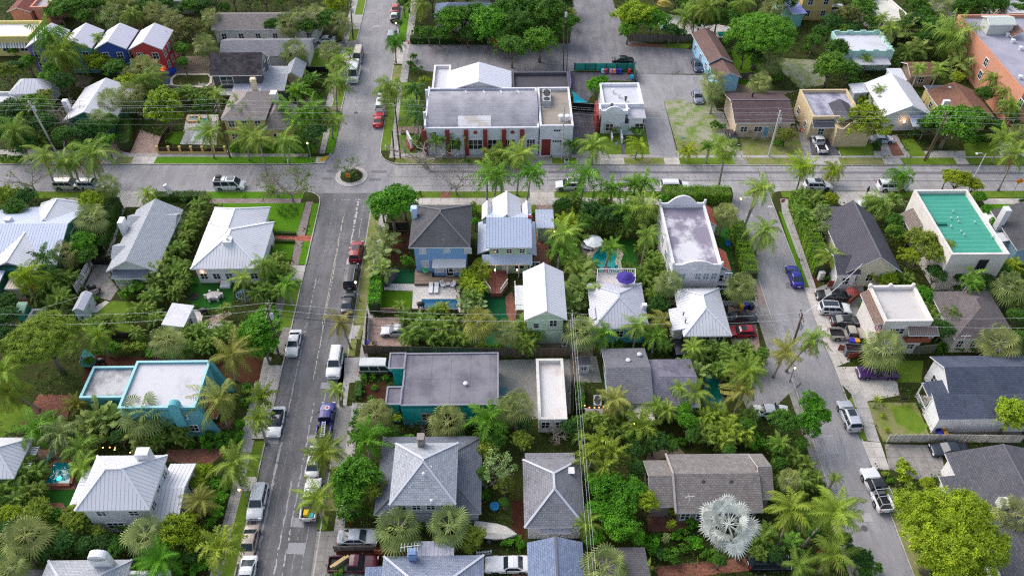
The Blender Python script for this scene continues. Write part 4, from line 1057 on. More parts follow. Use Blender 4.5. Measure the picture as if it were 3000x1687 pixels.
pg('brick', 0, '3: 290,60 520,60 500,160 300,160'); pg('dark_asphalt', 0, '3: 1200,0 1440,0 1420,160 1280,130', 'car_park'); pg('stone', 0, '2: 1100,90 1700,215 1600,290 1230,270')
pg('bright_lawn', 0, '4: 1610,92 1941,92; 5: 105,90 372,88 310,328 140,316 80,250', 'lawn'); pg('bright_lawn', 0, '5: 130,376 300,382 262,520 170,520', 'lawn')
pg('concrete', 0, '4: 895,10 1060,60 960,95 880,350 850,490 800,490 880,200', 'driveway'); pg('stone', 0, '4: 400,52 600,52 600,90 400,90', 'path')
pg('dirty_concrete', 0, '4: 720,555 830,560 840,670 895,745 835,830 690,790 640,730', 'terrace_paving'); pg('lawn', 0, '4: 850,830 1095,845 1060,950 960,1080 700,985 720,915', 'lawn'); pg('pale_concrete', 1, '4: 690,890 800,830 830,840 740,915 690,925', 'path')
pg('turf', 0, '4: 1450,655 1780,665 1760,900 1430,890', 'lawn'); pg('stone', 1, '4: 1440,900 1490,895 1540,935 1525,1005 1450,1000', 'terrace_paving'); pg('mulch', 0, '4: 660,1240 1600,1270 1941,1240; 5: 60,1260 20,1449; 4: 1500,1449 620,1449', 'planting_bed')
pg('pink_paver', 0, '4: 1540,985 1720,900 1760,930 1600,1020', 'path'); pg('brick', 0, '4: 110,760 230,740 220,870 90,860')
pg('brick', 0, '8: 140,330 290,85 540,95 500,300 320,290'); pg('lawn', 0, '8: 0,150 245,170 150,330 0,420', 'lawn'); pg('brick', 1, '8: 1245,590 1250,505 1720,490 1580,612 1460,610', 'paved_drive')
pg('brick', 0, '8: 240,500 600,510 560,800 320,800', 'brick_paving'); pg('turf', 0, '8: 350,810 600,795 520,960 310,890', 'lawn'); pg('brick', 1, '8: 260,895 470,900 500,955 440,960 420,935 280,930', 'path')
pg('brick', 0, '8: 1560,320 1750,270 1720,350 1560,360', 'path'); pg('dark_asphalt', 0, '8: 130,1400 330,1400 310,1449 130,1449', 'driveway'); pg('mulch', 0, '8: 1350,880 1480,880 1500,1060 1350,1060', 'planting_bed')
pg('stone', 1, '5: 970,702 1555,706 1530,932 1180,926 1190,756 970,750', 'terrace_paving'); pg('olive_turf', 1, '5: 970,757 1190,757 1176,916 950,916', 'lawn'); pg('court', 1, '5: 1015,590 1200,590 1196,700 1010,696', 'lawn'); pg('mulch', 0, '5: 1010,310 1160,300 1165,560 1010,560', 'planting_bed')
pg('pink_paver', 1, '5: 866,960 1110,950 1150,1202 850,1192', 'paved_drive'); pg('court', 0, '5: 1715,760 1880,790 1935,1000 1941,1185 1740,1185 1745,900', 'lawn'); pg('brick', 0, '5: 1890,800 1941,760; 6: 40,900 10,1010; 5: 1935,1010 1900,930', 'brick_paving')
pg('brick', 1, '6: 186,284 300,284 275,400 300,600 160,560', 'brick_paving'); pg('turf', 0, '6: 800,370 930,370 960,640 840,620', 'lawn'); pg('dark_asphalt', 0, '6: 520,380 700,360 640,480 540,480', 'terrace_paving')
pg('turf', 0, '6: 1545,280 1640,280 1690,640 1610,620', 'lawn'); pg('pink_paver', 1, '6: 1640,870 1840,900 1885,1210 1700,1210 1640,1090', 'paved_drive')
pg('gravel', 0, '5: 1835,1280 1941,1275; 6: 440,1270 450,1449; 10: 440,230 0,300; 9: 1917,330 1830,170; 5: 1835,1449', 'gravel_yard'); pg('dirt', 0, '6: 180,1090 600,1090 640,1449 450,1449 440,1230 180,1210', 'dirt_yard'); pg('gravel', 0, '6: 480,1250 640,1250 680,1449 490,1449', 'gravel_yard')
pg('mulch', 0, '9: 760,140 830,0 980,0 960,150', 'planting_bed'); pg('dirty_concrete', 1, '9: 755,155 880,155 870,200 745,200', 'path'); pg('mulch', 0, '9: 1690,900 1917,880 1917,1200 1720,1200; 10: 0,1200 100,1160 80,880 0,880', 'dirt_yard'); pg('mulch', 0, '9: 600,1220 940,1220 940,1449 890,1449 880,1290 600,1290', 'planting_bed')
pg('concrete', 0, '9: 620,1090 900,1090 910,1215 600,1210', 'driveway'); pg('dirty_concrete', 0, '9: 580,1295 900,1295 830,1449 570,1449', 'driveway'); pg('brick', 0, '9: 1700,1300 1917,1300 1917,1449 1700,1449; 10: 120,1449 110,1290', 'paved_drive')
pg('dirt', 0, '10: 1020,520 1250,480 1300,540 1000,590', 'dirt_yard'); pg('brick', 0, '10: 1010,990 1300,1000 1310,1110 1020,1120', 'brick_paving'); pg('brick', 0, '10: 1050,1380 1500,1330 1830,1310 1830,1400 1400,1449 1100,1449', 'brick_paving')
pg('old_asphalt', 0, '7: 0,1190 95,1150 250,1449; 10: 1917,230 1760,200 1720,110 1800,0', 'driveway')
pg('mulch', 0, '11: 0,1280 180,1300 160,1360 0,1360', 'planting_bed')
def patch(txt, col, name='road_patch', z=.008):
 P = []
 for seg in txt.split(';'):
  k, pts = seg.split(':')
  for q in pts.split(): x, y = q.split(','); P.append(G(int(k), float(x), float(y), z))
 mb = MB(); a = sum(P[i-1].x*P[i].y-P[i].x*P[i-1].y for i in range(len(P)))
 ZL[0] += .00004
 mb.face([(p.x, p.y, z+ZL[0]-.12) for p in (P if a > 0 else P[::-1])])
 return tag(mb.build(name, plain(col, .9, .14, 1.6)), kind='structure')
for q in ('8: 1895,1010 1900,960 1917,955 1917,1010','9: 245,1198 375,1200 362,1288 228,1282','9: 395,394 475,394 468,450 385,448','9: 282,1012 368,1014 360,1085 272,1080','9: 92,402 172,398 165,458 85,458','9: 0,1015 48,1010 30,1075 0,1080','9: 490,0 560,0 550,46 480,46'):
 patch(q, '98969b')
patch('5: 698,552 790,554 772,590 690,585', '757378')
patch('7: 135,692 205,700 205,745 135,735', '77757a')
rp_=random.Random(9)
for i in range(16):
 if i%2: y=rp_.uniform(45,108); x=xb(y,-1)+rp_.uniform(.5,4.5)
 else: y=rp_.uniform(128,185); x=xa(y,-1)+rp_.uniform(.5,7)
 w,d=rp_.uniform(.6,1.6),rp_.uniform(.8,3.2); ZL[0]+=.00004; mb=MB(); mb.face([(x,y,.0085+ZL[0]-.12),(x+w,y,.0085+ZL[0]-.12),(x+w-.03,y+d,.0085+ZL[0]-.12),(x-.03,y+d,.0085+ZL[0]-.12)]); tag(mb.build('road_patch',plain(rp_.choice(['8a888a','7d7b7e','a6a4a5','959395']),.9,.15,1.5)),kind='structure')
def tarstrip(x0, x1, y0, y1, col='77727a'):
 mb = MB(); n = max(2, int((x1-x0)/1.3)); r = random.Random(int(x0*3+y0)); top = []; bot = []
 for i in range(n+1):
  x = x0+(x1-x0)*i/n; top.append((x, y1-.0035*(x+20)+r.uniform(-.05,.05), .0125)); bot.append((x, y0-.0035*(x+20)+r.uniform(-.05,.05), .0125))
 for i in range(n): mb.face([bot[i],bot[i+1],top[i+1],top[i]])
 tag(mb.build('road_patch', plain(col, .9, .18, 1.2)), kind='structure')
for x0, x1 in ((-25.5,-22.6),(-15,-2.6),(6.5,15.2),(17.6,96)): tarstrip(x0, x1, 117.3, 118.0)
tarstrip(-33.5,-31.5,117.4,118.1); tarstrip(-34,-32,115.2,115.9); tarstrip(-25.6,-23.4,115.0,115.7)
for x0, x1 in ((-9,-2.6),(6.5,15.2),(17.6,96)): tarstrip(x0, x1, 115.15, 115.42)
rc = random.Random(5)
def crack(pts, w, col, z=.0105, step=.35, jit=.07, gap=.12):
 mb = MB()
 for a, b in zip(pts, pts[1:]):
  a, b = Vector(a), Vector(b); d = b-a; n = max(1, int(d.length/step)); s = Vector((-d.y, d.x)).normalized(); last = a+s*rc.uniform(-jit,jit)
  for i in range(1, n+1):
   q = a+d*(i/n)+s*rc.uniform(-jit,jit)
   if rc.random() > gap:
    ww = w*rc.uniform(.4,1.3)
    mb.face([(*(last-s*ww),z),(*(last+s*ww),z),(*(q+s*ww),z),(*(q-s*ww),z)])
   last = q
 if mb.f: 
  for i in range(len(mb.f)):
   f = mb.f[i]; p = [Vector(mb.v[j]) for j in f]
   if (p[1]-p[0]).cross(p[2]-p[0]).z < 0: mb.f[i] = f[::-1]
  tag(mb.build('road_crack', flat(col, .95)), kind='structure')
def aline(off, y0, y1): return [(xa(y,-1)+off, y) for y in np.linspace(y0, y1, 8)]
for off, y0, y1, w, col, gp in ((2.0,36,58,.16,'a8a6a8',.06),(2.05,58,90,.12,'959396',.2),(2.5,88,106,.06,'8d8b90',.4),(4.35,36,54,.09,'aeacae',.12),(4.6,70,94,.07,'a9a6a2',.12),(4.5,94,106,.06,'aaa79c',.3),(6.5,93,110,.16,'b4b2b4',.15),(6.3,40,50,.05,'97959a',.3),(5.3,36,66,.09,'aaa8aa',.2),(6.6,62,76,.07,'9c9a9c',.3),(3.1,40,70,.04,'8a888a',.3),(7.4,40,60,.05,'949294',.3),(7.6,98,108,.05,'b2b0b3',.4)):
 crack(aline(off, y0, y1), w, col, gap=gp)
for (y0, y1) in ((98.3,105),(88.6,97.2),(80.4,88)): crack([(xa(y0,-1)+4.35,y0),(xa(y1,-1)+4.4,y1)], .05, 'b5ad98', .0112, .5, .012, .12)
for i in range(26):
 y = rc.uniform(40,110); x = xa(y,-1)+rc.uniform(.3,8.2); a = rc.choice([0,0,1.5,1.5,.4,2.7])+rc.uniform(-.3,.3); l = rc.uniform(1.5,5)
 crack([(x,y),(min(x+math.cos(a)*l,xa(y,1)-.1),y+math.sin(a)*l)], .022, '3e3d42', .009, .4, .1, .1)
for i in range(44):
 x = rc.uniform(-24,95); y0 = rc.uniform(112.4,116); crack([(x,y0),(x+rc.uniform(-.4,.4),min(119.2-.005*x,y0+rc.uniform(1.5,4)))], .03, '5a585d', .013, .5, .08, .05)
for y in (113.6,116.2,118.9): crack([(-22,y),(95,y-.45)], .025, '67656a', .0116, .6, .03, .1)
for i in range(20):
 y = rc.uniform(126,190); x = xa(y,-1)+rc.uniform(.4,8.2); crack([(x,y),(x+rc.uniform(-.6,.6),y+rc.uniform(2,9))], .03, '77757b', .0095, .6, .1, .1)
for i in range(22):
 y = rc.uniform(42,110); x = xb(y,-1)+rc.uniform(.4,5.6); crack([(x,y),(x+rc.uniform(-1.2,1.2),y+rc.uniform(1,6))], .028, '77757b', .009, .5, .1, .1)
for (x, y) in ((40.8,110.3),(42.5,110.3),(44,110.3)): crack([(x-.75,y),(x+.75,y)], .13, 'c9c9cb', .0115, .3, .01, .15)
patch('7: 0,108 62,112 62,128 0,122', 'b9b9bb')
for i in range(10): 
 x = xa(109.5,-1)+2.2+i*.62; crack([(x,109.6),(x+.35,109.6)], .07, 'b5b3b6', .0115, .2, .02, .2)
patch('1: 470,1222 500,1192 545,1180 545,1200 515,1222', 'c99f2e', 'kerb_ramp_mat', .142)
def cover(k, x, y, r=.35):
 p = G(k, x, y, .011); mb = MB(); mb.lathe([(r*1.12,-.02),(r*1.12,.003),(r,.003),(r,.008)], 16)
 o = mb.build('manhole_cover', plain('5a585c', .8, .2, 6), None, p); tag(o, {1:'round iron manhole cover in the grey road beyond the roundabout',11:'round iron manhole cover in the lane beside the huge lime tree',0:''}[k], 'manhole')
cover(1,760,856); cover(11,722,1090)
ra = thing('roundabout', (-28.75,116.15,0), 0, 'small round traffic island with concrete ring and shrubs in the crossing', 'roundabout')
mb = MB(); mb.lathe([(2.92,-.02),(2.9,.1),(2.82,.14),(2.1,.16),(2.05,.24),(2.0,.24),(2.0,.1)], 40); mb.build('concrete_ring', plain('b8b4b0', .9, .12, 1.5, '8c8880', .5), ra)
mb = MB(); mb.lathe([(2.0,.16),(1.5,.3),(.1,.36)], 24); mb.build('planting_bed', plain('33401c', .95, .3, 4), ra)
mark('roundabout', (-28.75,116.15), 3)
# ================= BUILDINGS =================
MW = metal_roof('dadae0'); MB_ = metal_roof('b9c3da', dark='7f8bb0'); MP = metal_roof('c6c6d2', dark='85859c', dirt='8e879c', amt=.6)
def hs(label, short, NL, NR, FL, he, kind, rise, wallc, roofm, over=.5, rl=None, cap=None, win='S', wz=(1.0,), n=None, name='house', cat='house', ww=1.0, wh=1.3, group=None, fl=None, **kw):
 h = newhouse(name, label, cat, NL, NR, FL, he, group=group, short=short, **kw)
 wm = plain(wallc, .75, .07, .8, '8a8880', .25)
 h.wm = wm
 if kind == 'flat':
  walls(h, wm, 0.02, z1=h.he-.7); flatroof(h, roofm, wm, **(fl or {}))
 else:
  walls(h, wm, over, gable=kind[1] if kind in ('gx','gy') else None, rise=rise, z1=h.he-.05)
  roof(h, kind, rise, roofm, rl=rl, cap=cap)
 for s in win: wins(h, s, wz, n if s == 'S' else None, ww, wh)
 return h
def wing(h, p0, p1, z, kind, rise, wallc, roofm, over=.4, cap=None, win=None, zw=None, rl=None, wz=(1.0,), n=None, off=0, fl=None):
 """extra part of the building: p0, p1 = opposite eave corners in house coordinates"""
 x0, x1 = sorted((p0[0], p1[0])); y0, y1 = sorted((p0[1], p1[1]))
 wm = plain(wallc, .75, .07, .8, '8a8880', .25) if isinstance(wallc, str) else wallc
 wx = h.wx
 if wm: walls(h, wm, 0, x0+over, x1-over, y0+over, y1-over, z-.06 if kind != 'flat' else z-.7, gable=kind[1] if kind in ('gx','gy') else None, rise=rise*.9)
 w2 = h.wx
 if kind == 'flat': flatroof(h, roofm, wm, x0=x0, x1=x1, y0=y0, y1=y1, z=z, **(fl or {})); w2 = h.wx
 else: roof(h, kind, rise, roofm, x0, x1, y0, y1, z, rl=rl, cap=cap, off=off)
 if win:
  for s in win: wins(h, s, wz, n, wx=w2)
 h.wx = wx
 return w2
def curved_parapet(h, x0, x1, y, z, hump=.8, th=.28, mat=None, base=.4, steps=True):
 n = 28; top = []
 for i in range(n+1):
  t = i/n; u = abs(t-.5)*2
  zz = base*(1 if u > .93 else .35)+hump*max(0, math.cos(min(1, u/.62)*math.pi/2))**.8 if u < .62 or u > .93 else base*.35
  top.append((x0+(x1-x0)*t, z+zz))
 mb = MB()
 for (xa_, za), (xb_, zb) in zip(top, top[1:]):
  mb.raw([(xa_,y,z-.1),(xb_,y,z-.1),(xb_,y+th,z-.1),(xa_,y+th,z-.1),(xa_,y,za),(xb_,y,zb),(xb_,y+th,zb),(xa_,y+th,za)], [(4,5,6,7),(0,1,5,4),(2,3,7,6)])
 mb.box(x0, y+th/2, z+base*.4, .3, th+.02, base+.3); mb.box(x1, y+th/2, z+base*.4, .3, th+.02, base+.3)
 return mb.build('curved_parapet', mat, h.o)
SH_L = shingle('a9adb6', stain='bcbec6'); SH_D = shingle('57585c', 1.0, .12, stain='77767a', amt=.45); SH_G = shingle('85858c', stain='a3a2a8', amt=.5); SH_BL = shingle('7d8aa6', stain='96a0b8'); SH_BR = shingle('8a8482', stain='6a6264', amt=.5)
SH_P = shingle('b0b4bb', 1.0, .1, stain='bfc2c8'); SH_SL = shingle('4f5668', stain='6f7688', amt=.5); SH_DK = shingle('57565f', 1.0, .1, stain='6a6870', amt=.4); SH_T = shingle('6c6566', stain='8a8280', amt=.45); SH_BN = shingle('8a6454', stain='6f5248', amt=.4)
CAPW = flat('d8d8de', .5); CAPG = flat('b9bcc6', .7); CAPD = flat('66666c', .8)
h = hs('pale grey two storey house with white metal hip roof and long side porch', 'long porch house', (8,560,950),(8,1112,962),(8,715,540), 6.0,'hip',2.9,'c2c6cc',MW,rl=.9,cap=CAPW,wz=(3.9,),n=2,wh=.9)
window(h,'S',2.6,1.0,1.9,1.2,3); wins(h,'E',(3.6,),3,1.0,1.0); chimney(h,hl(h,8,1060,510,8.4),1.5,1.1,3,8.3,WHITE,cap=False)
a=hl(h,8,1340,1060,3.0); b=hl(h,8,1470,605,3.0); wing(h,(h.w/2-.7,a.y),(b.x,b.y),3.0,'gx',1.1,'d4d6da',MW,over=.5,win='E')
a=hl(h,8,512,915,3.4); wing(h,(a.x,a.y),(-h.w/2+.6,a.y+5),3.2,'shed_l',.5,'c2c6cc',MW)
h = hs('light grey hip roof house with broad white chimney at the lower left', 'house with broad white chimney', (8,362,1330),(8,992,1325),11,3.3,'hip',2.4,'d2d2d0',SH_P,cap=CAPG)
p=hl(h,8,760,1330,4.6); mb=MB(); mb.box(p.x,p.y,3.6,2.0,.8,4.2); mb.lathe([(1.0,-.4),(1.0,.4)],16); 
mb.v[8:]=[(p.x+x,p.y+z,5.7+y*.6) for x,y,z in mb.v[8:]]; mb.build('chimney',plain('dedee0'),h.o)
a=hl(h,8,985,1410,3.0); wing(h,(h.w/2-.5,-3),(h.w/2+4.5,a.y),2.9,'flat',0,'d2d2d0',membrane('c5c5cb'))
h = hs('white metal hip roof house at the left edge with slatted pergola towards the pool', 'left edge white house', (8,-330,720),(8,100,720),(8,-200,412),3.4,'hip',2.2,'c8ccd0',MW,cap=CAPW,rl=1.0)
mb=MB(); p0=hl(h,8,150,640,2.6); p1=hl(h,8,290,490,2.6)
for i in range(12): mb.box(0,p0.y+(p1.y-p0.y)*i/11,2.72,.1,.1,.1) if False else mb.box((h.w/2+p1.x)/2-.2,p0.y+(p1.y-p0.y)*i/11,2.72,abs(p1.x-h.w/2)+.6,.09,.12)
for x in (h.w/2+.2,p1.x): 
 mb.box(x,(p0.y+p1.y)/2,2.58,.14,abs(p1.y-p0.y)+.4,.16)
 for y in (p0.y,p1.y): mb.box(x,y,1.25,.14,.14,2.5)
mb.build('pergola',WHITE,h.o)
TEAL='5fa9b4'
h = hs('teal stucco house with two white flat roofs of different heights and a red tile corner', 'teal stucco house', (8,885,188),(8,1460,190),(4,1090,1285),6.3,'flat',0,TEAL,membrane('cbcad0','8e8e98',.7,.5,.7,.2),win='',fl=dict(par=.3,th=.22,capm=plain('9ccbd0',.7)))
a=hl(h,8,595,115,4.4); b=hl(h,4,705,1330,4.4); wing(h,(a.x,a.y),(-h.w/2+.05,b.y),4.4,'flat',0,TEAL,membrane('c4c2c4','4a484e',.75,.46,.6,.24),fl=dict(par=.3,th=.22,capm=plain('9ccbd0',.7)))
window(h,'S',h.w-2.2,3.9,1.2,.9,2); window(h,'S',h.w-1.3,1.2,1.0,1.2,2); window(h,'E',3,1.2,1.4,1.4,2); window(h,'E',3,4.0,1.2,1.2,2)
p=hl(h,8,1300,185,6.6); mb=MB(); mb.box(p.x,p.y+.3,3.4,1.3,.9,6.6); mb.lathe([(.65,-.3),(.65,.3)],14); mb.v[8:]=[(p.x+x,p.y+.3+z*1.4,6.7+y*.9) for x,y,z in mb.v[8:]]; mb.build('chimney',h.wm,h.o)
for i in range(3):
 p=hl(h,4,1000+i*8,1440-i*22,4.0); mb=MB(); mb.tube([(p.x-.7,p.y-.05,3.9),(p.x+.7,p.y+.1,4.15)],.16,8); mb.build('clay_roof_tile',plain('c25a4c'),h.o)
for sx,top in ((1,6.0),):
 for yy in (-h.d/2+.3,h.d/2-.3):
  mb=MB(); x=h.w/2
  mb.raw([(x,yy-.3,0),(x+1.7,yy-.3,0),(x+.25,yy-.3,5.9),(x,yy-.3,6.3),(x,yy+.3,0),(x+1.7,yy+.3,0),(x+.25,yy+.3,5.9),(x,yy+.3,6.3)],[(0,1,2,3),(7,6,5,4),(1,5,6,2),(2,6,7,3)]); mb.build('buttress',h.wm,h.o)
roof(h,'shed_r',.6,barrel_tile('b04a40'),h.w/2,h.w/2+1.5,-h.d/2+.9,-h.d/2+4,2.6,name='tiled_porch_roof')
h = hs('two storey house with light grey shingle pyramid roof above a wider lower hip roof', 'grey pyramid roof house', (9,995,915),(9,1497,915),(9,1040,452),6.0,'hip',2.7,'b9bcc2',SH_L,rl=.15,cap=CAPG,wz=(4.0,),n=4,ww=.9,wh=1.1)
a=hl(h,9,880,990,3.1); b=hl(h,9,1695,400,3.1); wing(h,(a.x,a.y),(b.x,b.y),3.1,'hip',2.6,'aeb2b8',shingle('6d727e',stain='8a8e9a'),cap=CAPD,win='S')
p=hl(h,9,1235,430,7.4); chimney(h,p,.8,.9,2,7.6,plain('8f8683'),cap=True); vents(h,[hl(h,9,1310,640,7.6),hl(h,9,1255,690,7.9),hl(h,9,1315,890,6.3)],WHITE,.12,.2)
h = hs('white house under dark grey hip roof with pale ridges and lichen', 'pale ridged dark house', (10,92,1085),(10,553,1082),(10,82,575),3.7,'hip',2.5,'dcdcdc',SH_G,rl=1.0,cap=CAPG)
a=hl(h,10,470,560,3.3); wing(h,(-h.w/2+.3,h.d/2-1),(a.x,h.d/2+1.1),3.3,'shed_f',.2,'cfcfcf',SH_G); roof(h,'shed_n',.3,MP,-h.w/2+2,h.w/2-1.6,-h.d/2-.3,-h.d/2+1.2,2.6,name='porch_roof',th=.08)
mb=MB(); p=hl(h,10,330,650,5); mb.box(p.x,p.y,h.he+1.15,4.4,.9,.1); mb.build('roof_patch',CAPW,h.o)
h = hs('blue grey shingle gable roof garage cut by the bottom edge behind a white house wall', 'blue grey gable garage', (10,112,1195),(10,527,1195),12,3.2,'gy',1.3,'e0e0e2',SH_BL,cap=CAPD,name='garage',cat='garage')
h = hs('blue grey shingle hip roof house with flat metal rear roof at the bottom edge', 'blue grey hip house', (9,955,1297),(9,1707,1292),12,3.3,'hip',2.6,'cfcfd2',shingle('8790a4',stain='9ca4b6'),cap=CAPG)
a=hl(h,9,1182,1197,3.0); b=hl(h,9,1482,1297,3.0); wing(h,(a.x,h.d/2-.5),(b.x,a.y),3.0,'shed_n',.3,'cfcfd2',MP)
a=hl(h,9,820,1380,2.9); wing(h,(a.x,-4),(-h.w/2+.6,a.y),2.9,'shed_l',.2,'c0c0c4',SH_BL)
p=hl(h,9,1170,1290,4.4); chimney(h,p,.85,.7,2,4.7,plain('7c97bd'))
mb=MB(); p=hl(h,9,1150,1240,5.6); mb.tube([(p.x,p.y,3),(p.x,p.y,5.9)],.03,5); mb.bar((p.x-1,p.y,5.8),(p.x+1.1,p.y+.2,5.9),.05)
for i in range(6): mb.bar((p.x-.9+i*.36,p.y-.5,5.82),(p.x-.9+i*.36,p.y+.5,5.82),.035)
mb.build('antenna',flat('c8c8cc',.4),h.o)
h = hs('long low brown grey shingle gable house in three stepped sections behind the silver palm', 'long brown ranch house', (10,1225,975),(10,1885,972),(10,1157,535),3.4,'gx',1.9,'8b7f78',SH_BR,n=5,gable=None) if False else hs('long low brown grey shingle gable house in three stepped sections behind the silver palm', 'long brown ranch house', (10,1225,975),(10,1885,972),(10,1157,535),3.4,'gx',1.9,'8b7f78',SH_BR,n=5)
a=hl(h,10,1130,940,3.2); b=hl(h,10,995,580,3.2); wing(h,(b.x-.2,a.y+.2),(-h.w/2+.1,b.y),3.15,'gx',1.7,'8b7f78',SH_BR)
a=hl(h,11,45,880,3.2); b=hl(h,10,1880,540,3.2); wing(h,(h.w/2-.1,a.y),(a.x,b.y),3.45,'gx',2.0,'8b7f78',SH_BR)
vents(h,[hl(h,10,1428,740,4.6),hl(h,10,1636,740,4.6)],flat('3a3a3c'),.2,.1); mb=MB(); mb.bar((-h.w/2,-h.d/2,3.42),(-h.w/2,0,5.34),.25,.12); mb.bar((-h.w/2,h.d/2,3.42),(-h.w/2,0,5.34),.25,.12); mb.build('fascia',plain('a49c98'),h.o)
mb=MB(); p=hl(h,10,1320,890,4.5); mb.tube([(p.x,p.y,3.5),(p.x,p.y,5.6)],.03,5); mb.bar((p.x-.5,p.y,5.5),(p.x+.5,p.y,5.6),.05); mb.bar((p.x,p.y-.4,5.3),(p.x,p.y+.4,5.3),.04); mb.build('antenna',flat('c8c8cc',.4),h.o)
h = hs('small grey shingle roof building cut by the bottom edge under the bright green tree', 'small grey bottom roof', (10,640,1225),(10,995,1240),10,3.1,'gx',1.3,'a9a4a0',shingle('5d5c60',stain='7a7879'))
h = hs('brown grey shingle hip roof along the bottom edge near the silver palm', 'brown bottom roof', (10,1150,1449),(10,1900,1449),10,3.2,'hip',1.7,'a9a4a0',shingle('77706c',stain='8f8884'),cap=CAPD)
h = hs('white house with slate blue shingle roof and a railed front porch facing the lane', 'slate roof porch house', (11,1355,92),(11,2150,92),(7,1190,1247),4.3,'gx',1.7,'e2e2e6',SH_SL,win='')
a=hl(h,11,1282,277,3.3); wing(h,(a.x,a.y),(h.w/2,-h.d/2+.3),3.3,'shed_n',1.0,'e2e2e6',SH_SL,over=.3)
window(h,'W',h.wx[3]-h.wx[2]-2.2,1.3,1.5,1.5,3); window(h,'W',2.0,1.3,1.2,1.3,2)
p=hl(h,11,1150,0,3.0); q=hl(h,11,1240,90,3.0); wing(h,(p.x,q.y-.3),(-h.w/2+1.5,p.y),3.05,'shed_l',.7,None,SH_SL)
mb=MB(); x0=p.x+.15; y0=a.y+.3; y1=p.y-.2
for y in (y0,(y0+y1)/2,y1): mb.box(x0,y,1.55,.16,.16,3.1)
mb.box(x0,(y0+y1)/2,1.05,.09,y1-y0,.09); mb.box(x0,(y0+y1)/2,.35,.07,y1-y0,.07); mb.box((x0+a.x+3)/2,y0,1.05,a.x+3-x0,.09,.09); mb.box((x0+a.x+3)/2,y0,.35,a.x+3-x0,.07,.07)
for i in range(22): mb.box(x0,y0+(y1-y0)*i/21,.7,.06,.06,.7)
for i in range(14): mb.box(x0+(a.x+3-x0)*i/13,y0,.7,.06,.06,.7)
mb.build('porch_railing',WHITE,h.o); mb=MB(); mb.box((x0-h.w/2)/2+.4,(y0+y1)/2,.15,-h.w/2-x0+.6,y1-y0+.2,.3); mb.build('porch_floor',plain('b9b3ac'),h.o)
h = hs('white walled house under large dark grey shingle gable roof near the lower right corner', 'large dark gable house', (11,1322,525),(11,2095,525),17,3.4,'gy',1.9,'e0dede',shingle('5f5f66',stain='74737a'),cap=CAPD,win='')
window(h,'W',5.5,1.2,.9,1.2,1); window(h,'W',7.5,1.2,.9,1.2,1); window(h,'N',h.w*.7,1.2,1,1.2)
a=hl(h,11,1280,705,3.2); wing(h,(a.x,a.y-3.6),(-h.w/2+1.5,a.y),3.2,'shed_l',.5,'e0dede',shingle('5f5f66',stain='74737a')); p=hl(h,11,1755,910,4.5); chimney(h,p,.9,1.1,2.5,5.2,WHITE,cap=False)
h = hs('teal walled cottage with streaked white metal hip roof below the white railed deck', 'teal cottage', (6,608,1045),(6,1042,1040),(6,655,700),3.7,'hip',2.1,'4fa3ae',MP,rl=.35,cap=CAPG,wz=(1.3,),n=3)
a=hl(h,6,600,985,3.6); b=hl(h,6,590,890,3.6); wing(h,(a.x-.2,a.y),(-h.w/2+.6,b.y),3.6,'shed_l',.6,'4fa3ae',MP)
mb=MB(); p=hl(h,6,1003,870,4.2); mb.box(p.x,p.y,3.9,.6,.5,1.0); mb.box(p.x,p.y,4.5,.7,.6,.12); mb.build('chimney',WHITE,h.o)
h = hs('olive walled cottage with white metal hip roof beside the black and red cars', 'olive cottage', (6,1300,1098),(6,1668,1098),(6,1232,735),3.4,'hip',2.1,'8d8658',MW,rl=1.3,cap=CAPW,wz=(1.4,),n=3)
a=hl(h,6,1193,1080,3.0); b=hl(h,6,1183,900,3.0); wing(h,(b.x,a.y+.4),(-h.w/2+.7,b.y),3.2,'shed_l',.5,'d2d2d2',MW); vents(h,[hl(h,6,1315,985,4),hl(h,6,1300,930,4.2)],flat('77777c'),.1,.2)
mb=MB(); p=hl(h,6,1525,1115,2.3); mb.box(p.x,h.wx[2]-.3,1.9,.9,.6,.6); mb.build('window_air_conditioner',WHITE,h.o)
h = hs('tall mint green house with white seamed metal gable roof facing the green court', 'mint gable house', (6,93,975),(6,420,980),(6,83,607),5.6,'gy',1.8,'c2d8be',MW,cap=CAPW,win='')
window(h,'S',3.6,3.7,.95,1.2,2); window(h,'S',6.2,3.9,.8,.8,2); window(h,'S',1.2,3.4,.7,.9,1); window(h,'W',4,3.4); window(h,'W',8,3.4)
mb=MB(); mb.box(5.4-h.w/2,h.wx[2]-.18,1.9,.5,.3,.7); mb.build('electric_meter',plain('a9b3aa'),h.o); a=hl(h,6,25,860,2.6); mb=MB()
mb.box((a.x-h.w/2)/2+.3,a.y+1.5,2.5,-h.w/2-a.x+.6,5,.2); 
for i in range(12): mb.box(a.x,a.y-1+5*i/11,3.1,.06,.06,1.0)
mb.box(a.x,a.y+1.5,3.6,.1,5,.1); mb.box((a.x-h.w/2)/2,a.y-1,3.6,-h.w/2-a.x,.1,.1); mb.box(a.x,a.y-.9,1.2,.16,.16,2.4); mb.box(a.x,a.y+3.9,1.2,.16,.16,2.4); mb.build('balcony',WHITE,h.o)
h = hs('sage green house with pale blue metal roofs and a central gable', 'sage green house', (20,1092,735),(20,1440,735),(20,1040,450),6.0,'gx',2.2,'a9c0a6',MB_,wz=(4.35,),n=3,ww=.8,wh=.8)
a=hl(h,20,1140,400,7.2); b=hl(h,20,1357,505,7.2); roof(h,'gy',1.5,MW,a.x,b.x,.3,h.d/2+1.6,h.he+1.0,cap=CAPW,name='gable_roof'); mb=MB(); mb.box((a.x+b.x)/2,h.d/4+.3,h.he+.4,b.x-a.x-.5,h.d/2+1.5,1.3); mb.build('gable_wall',h.wm,h.o)
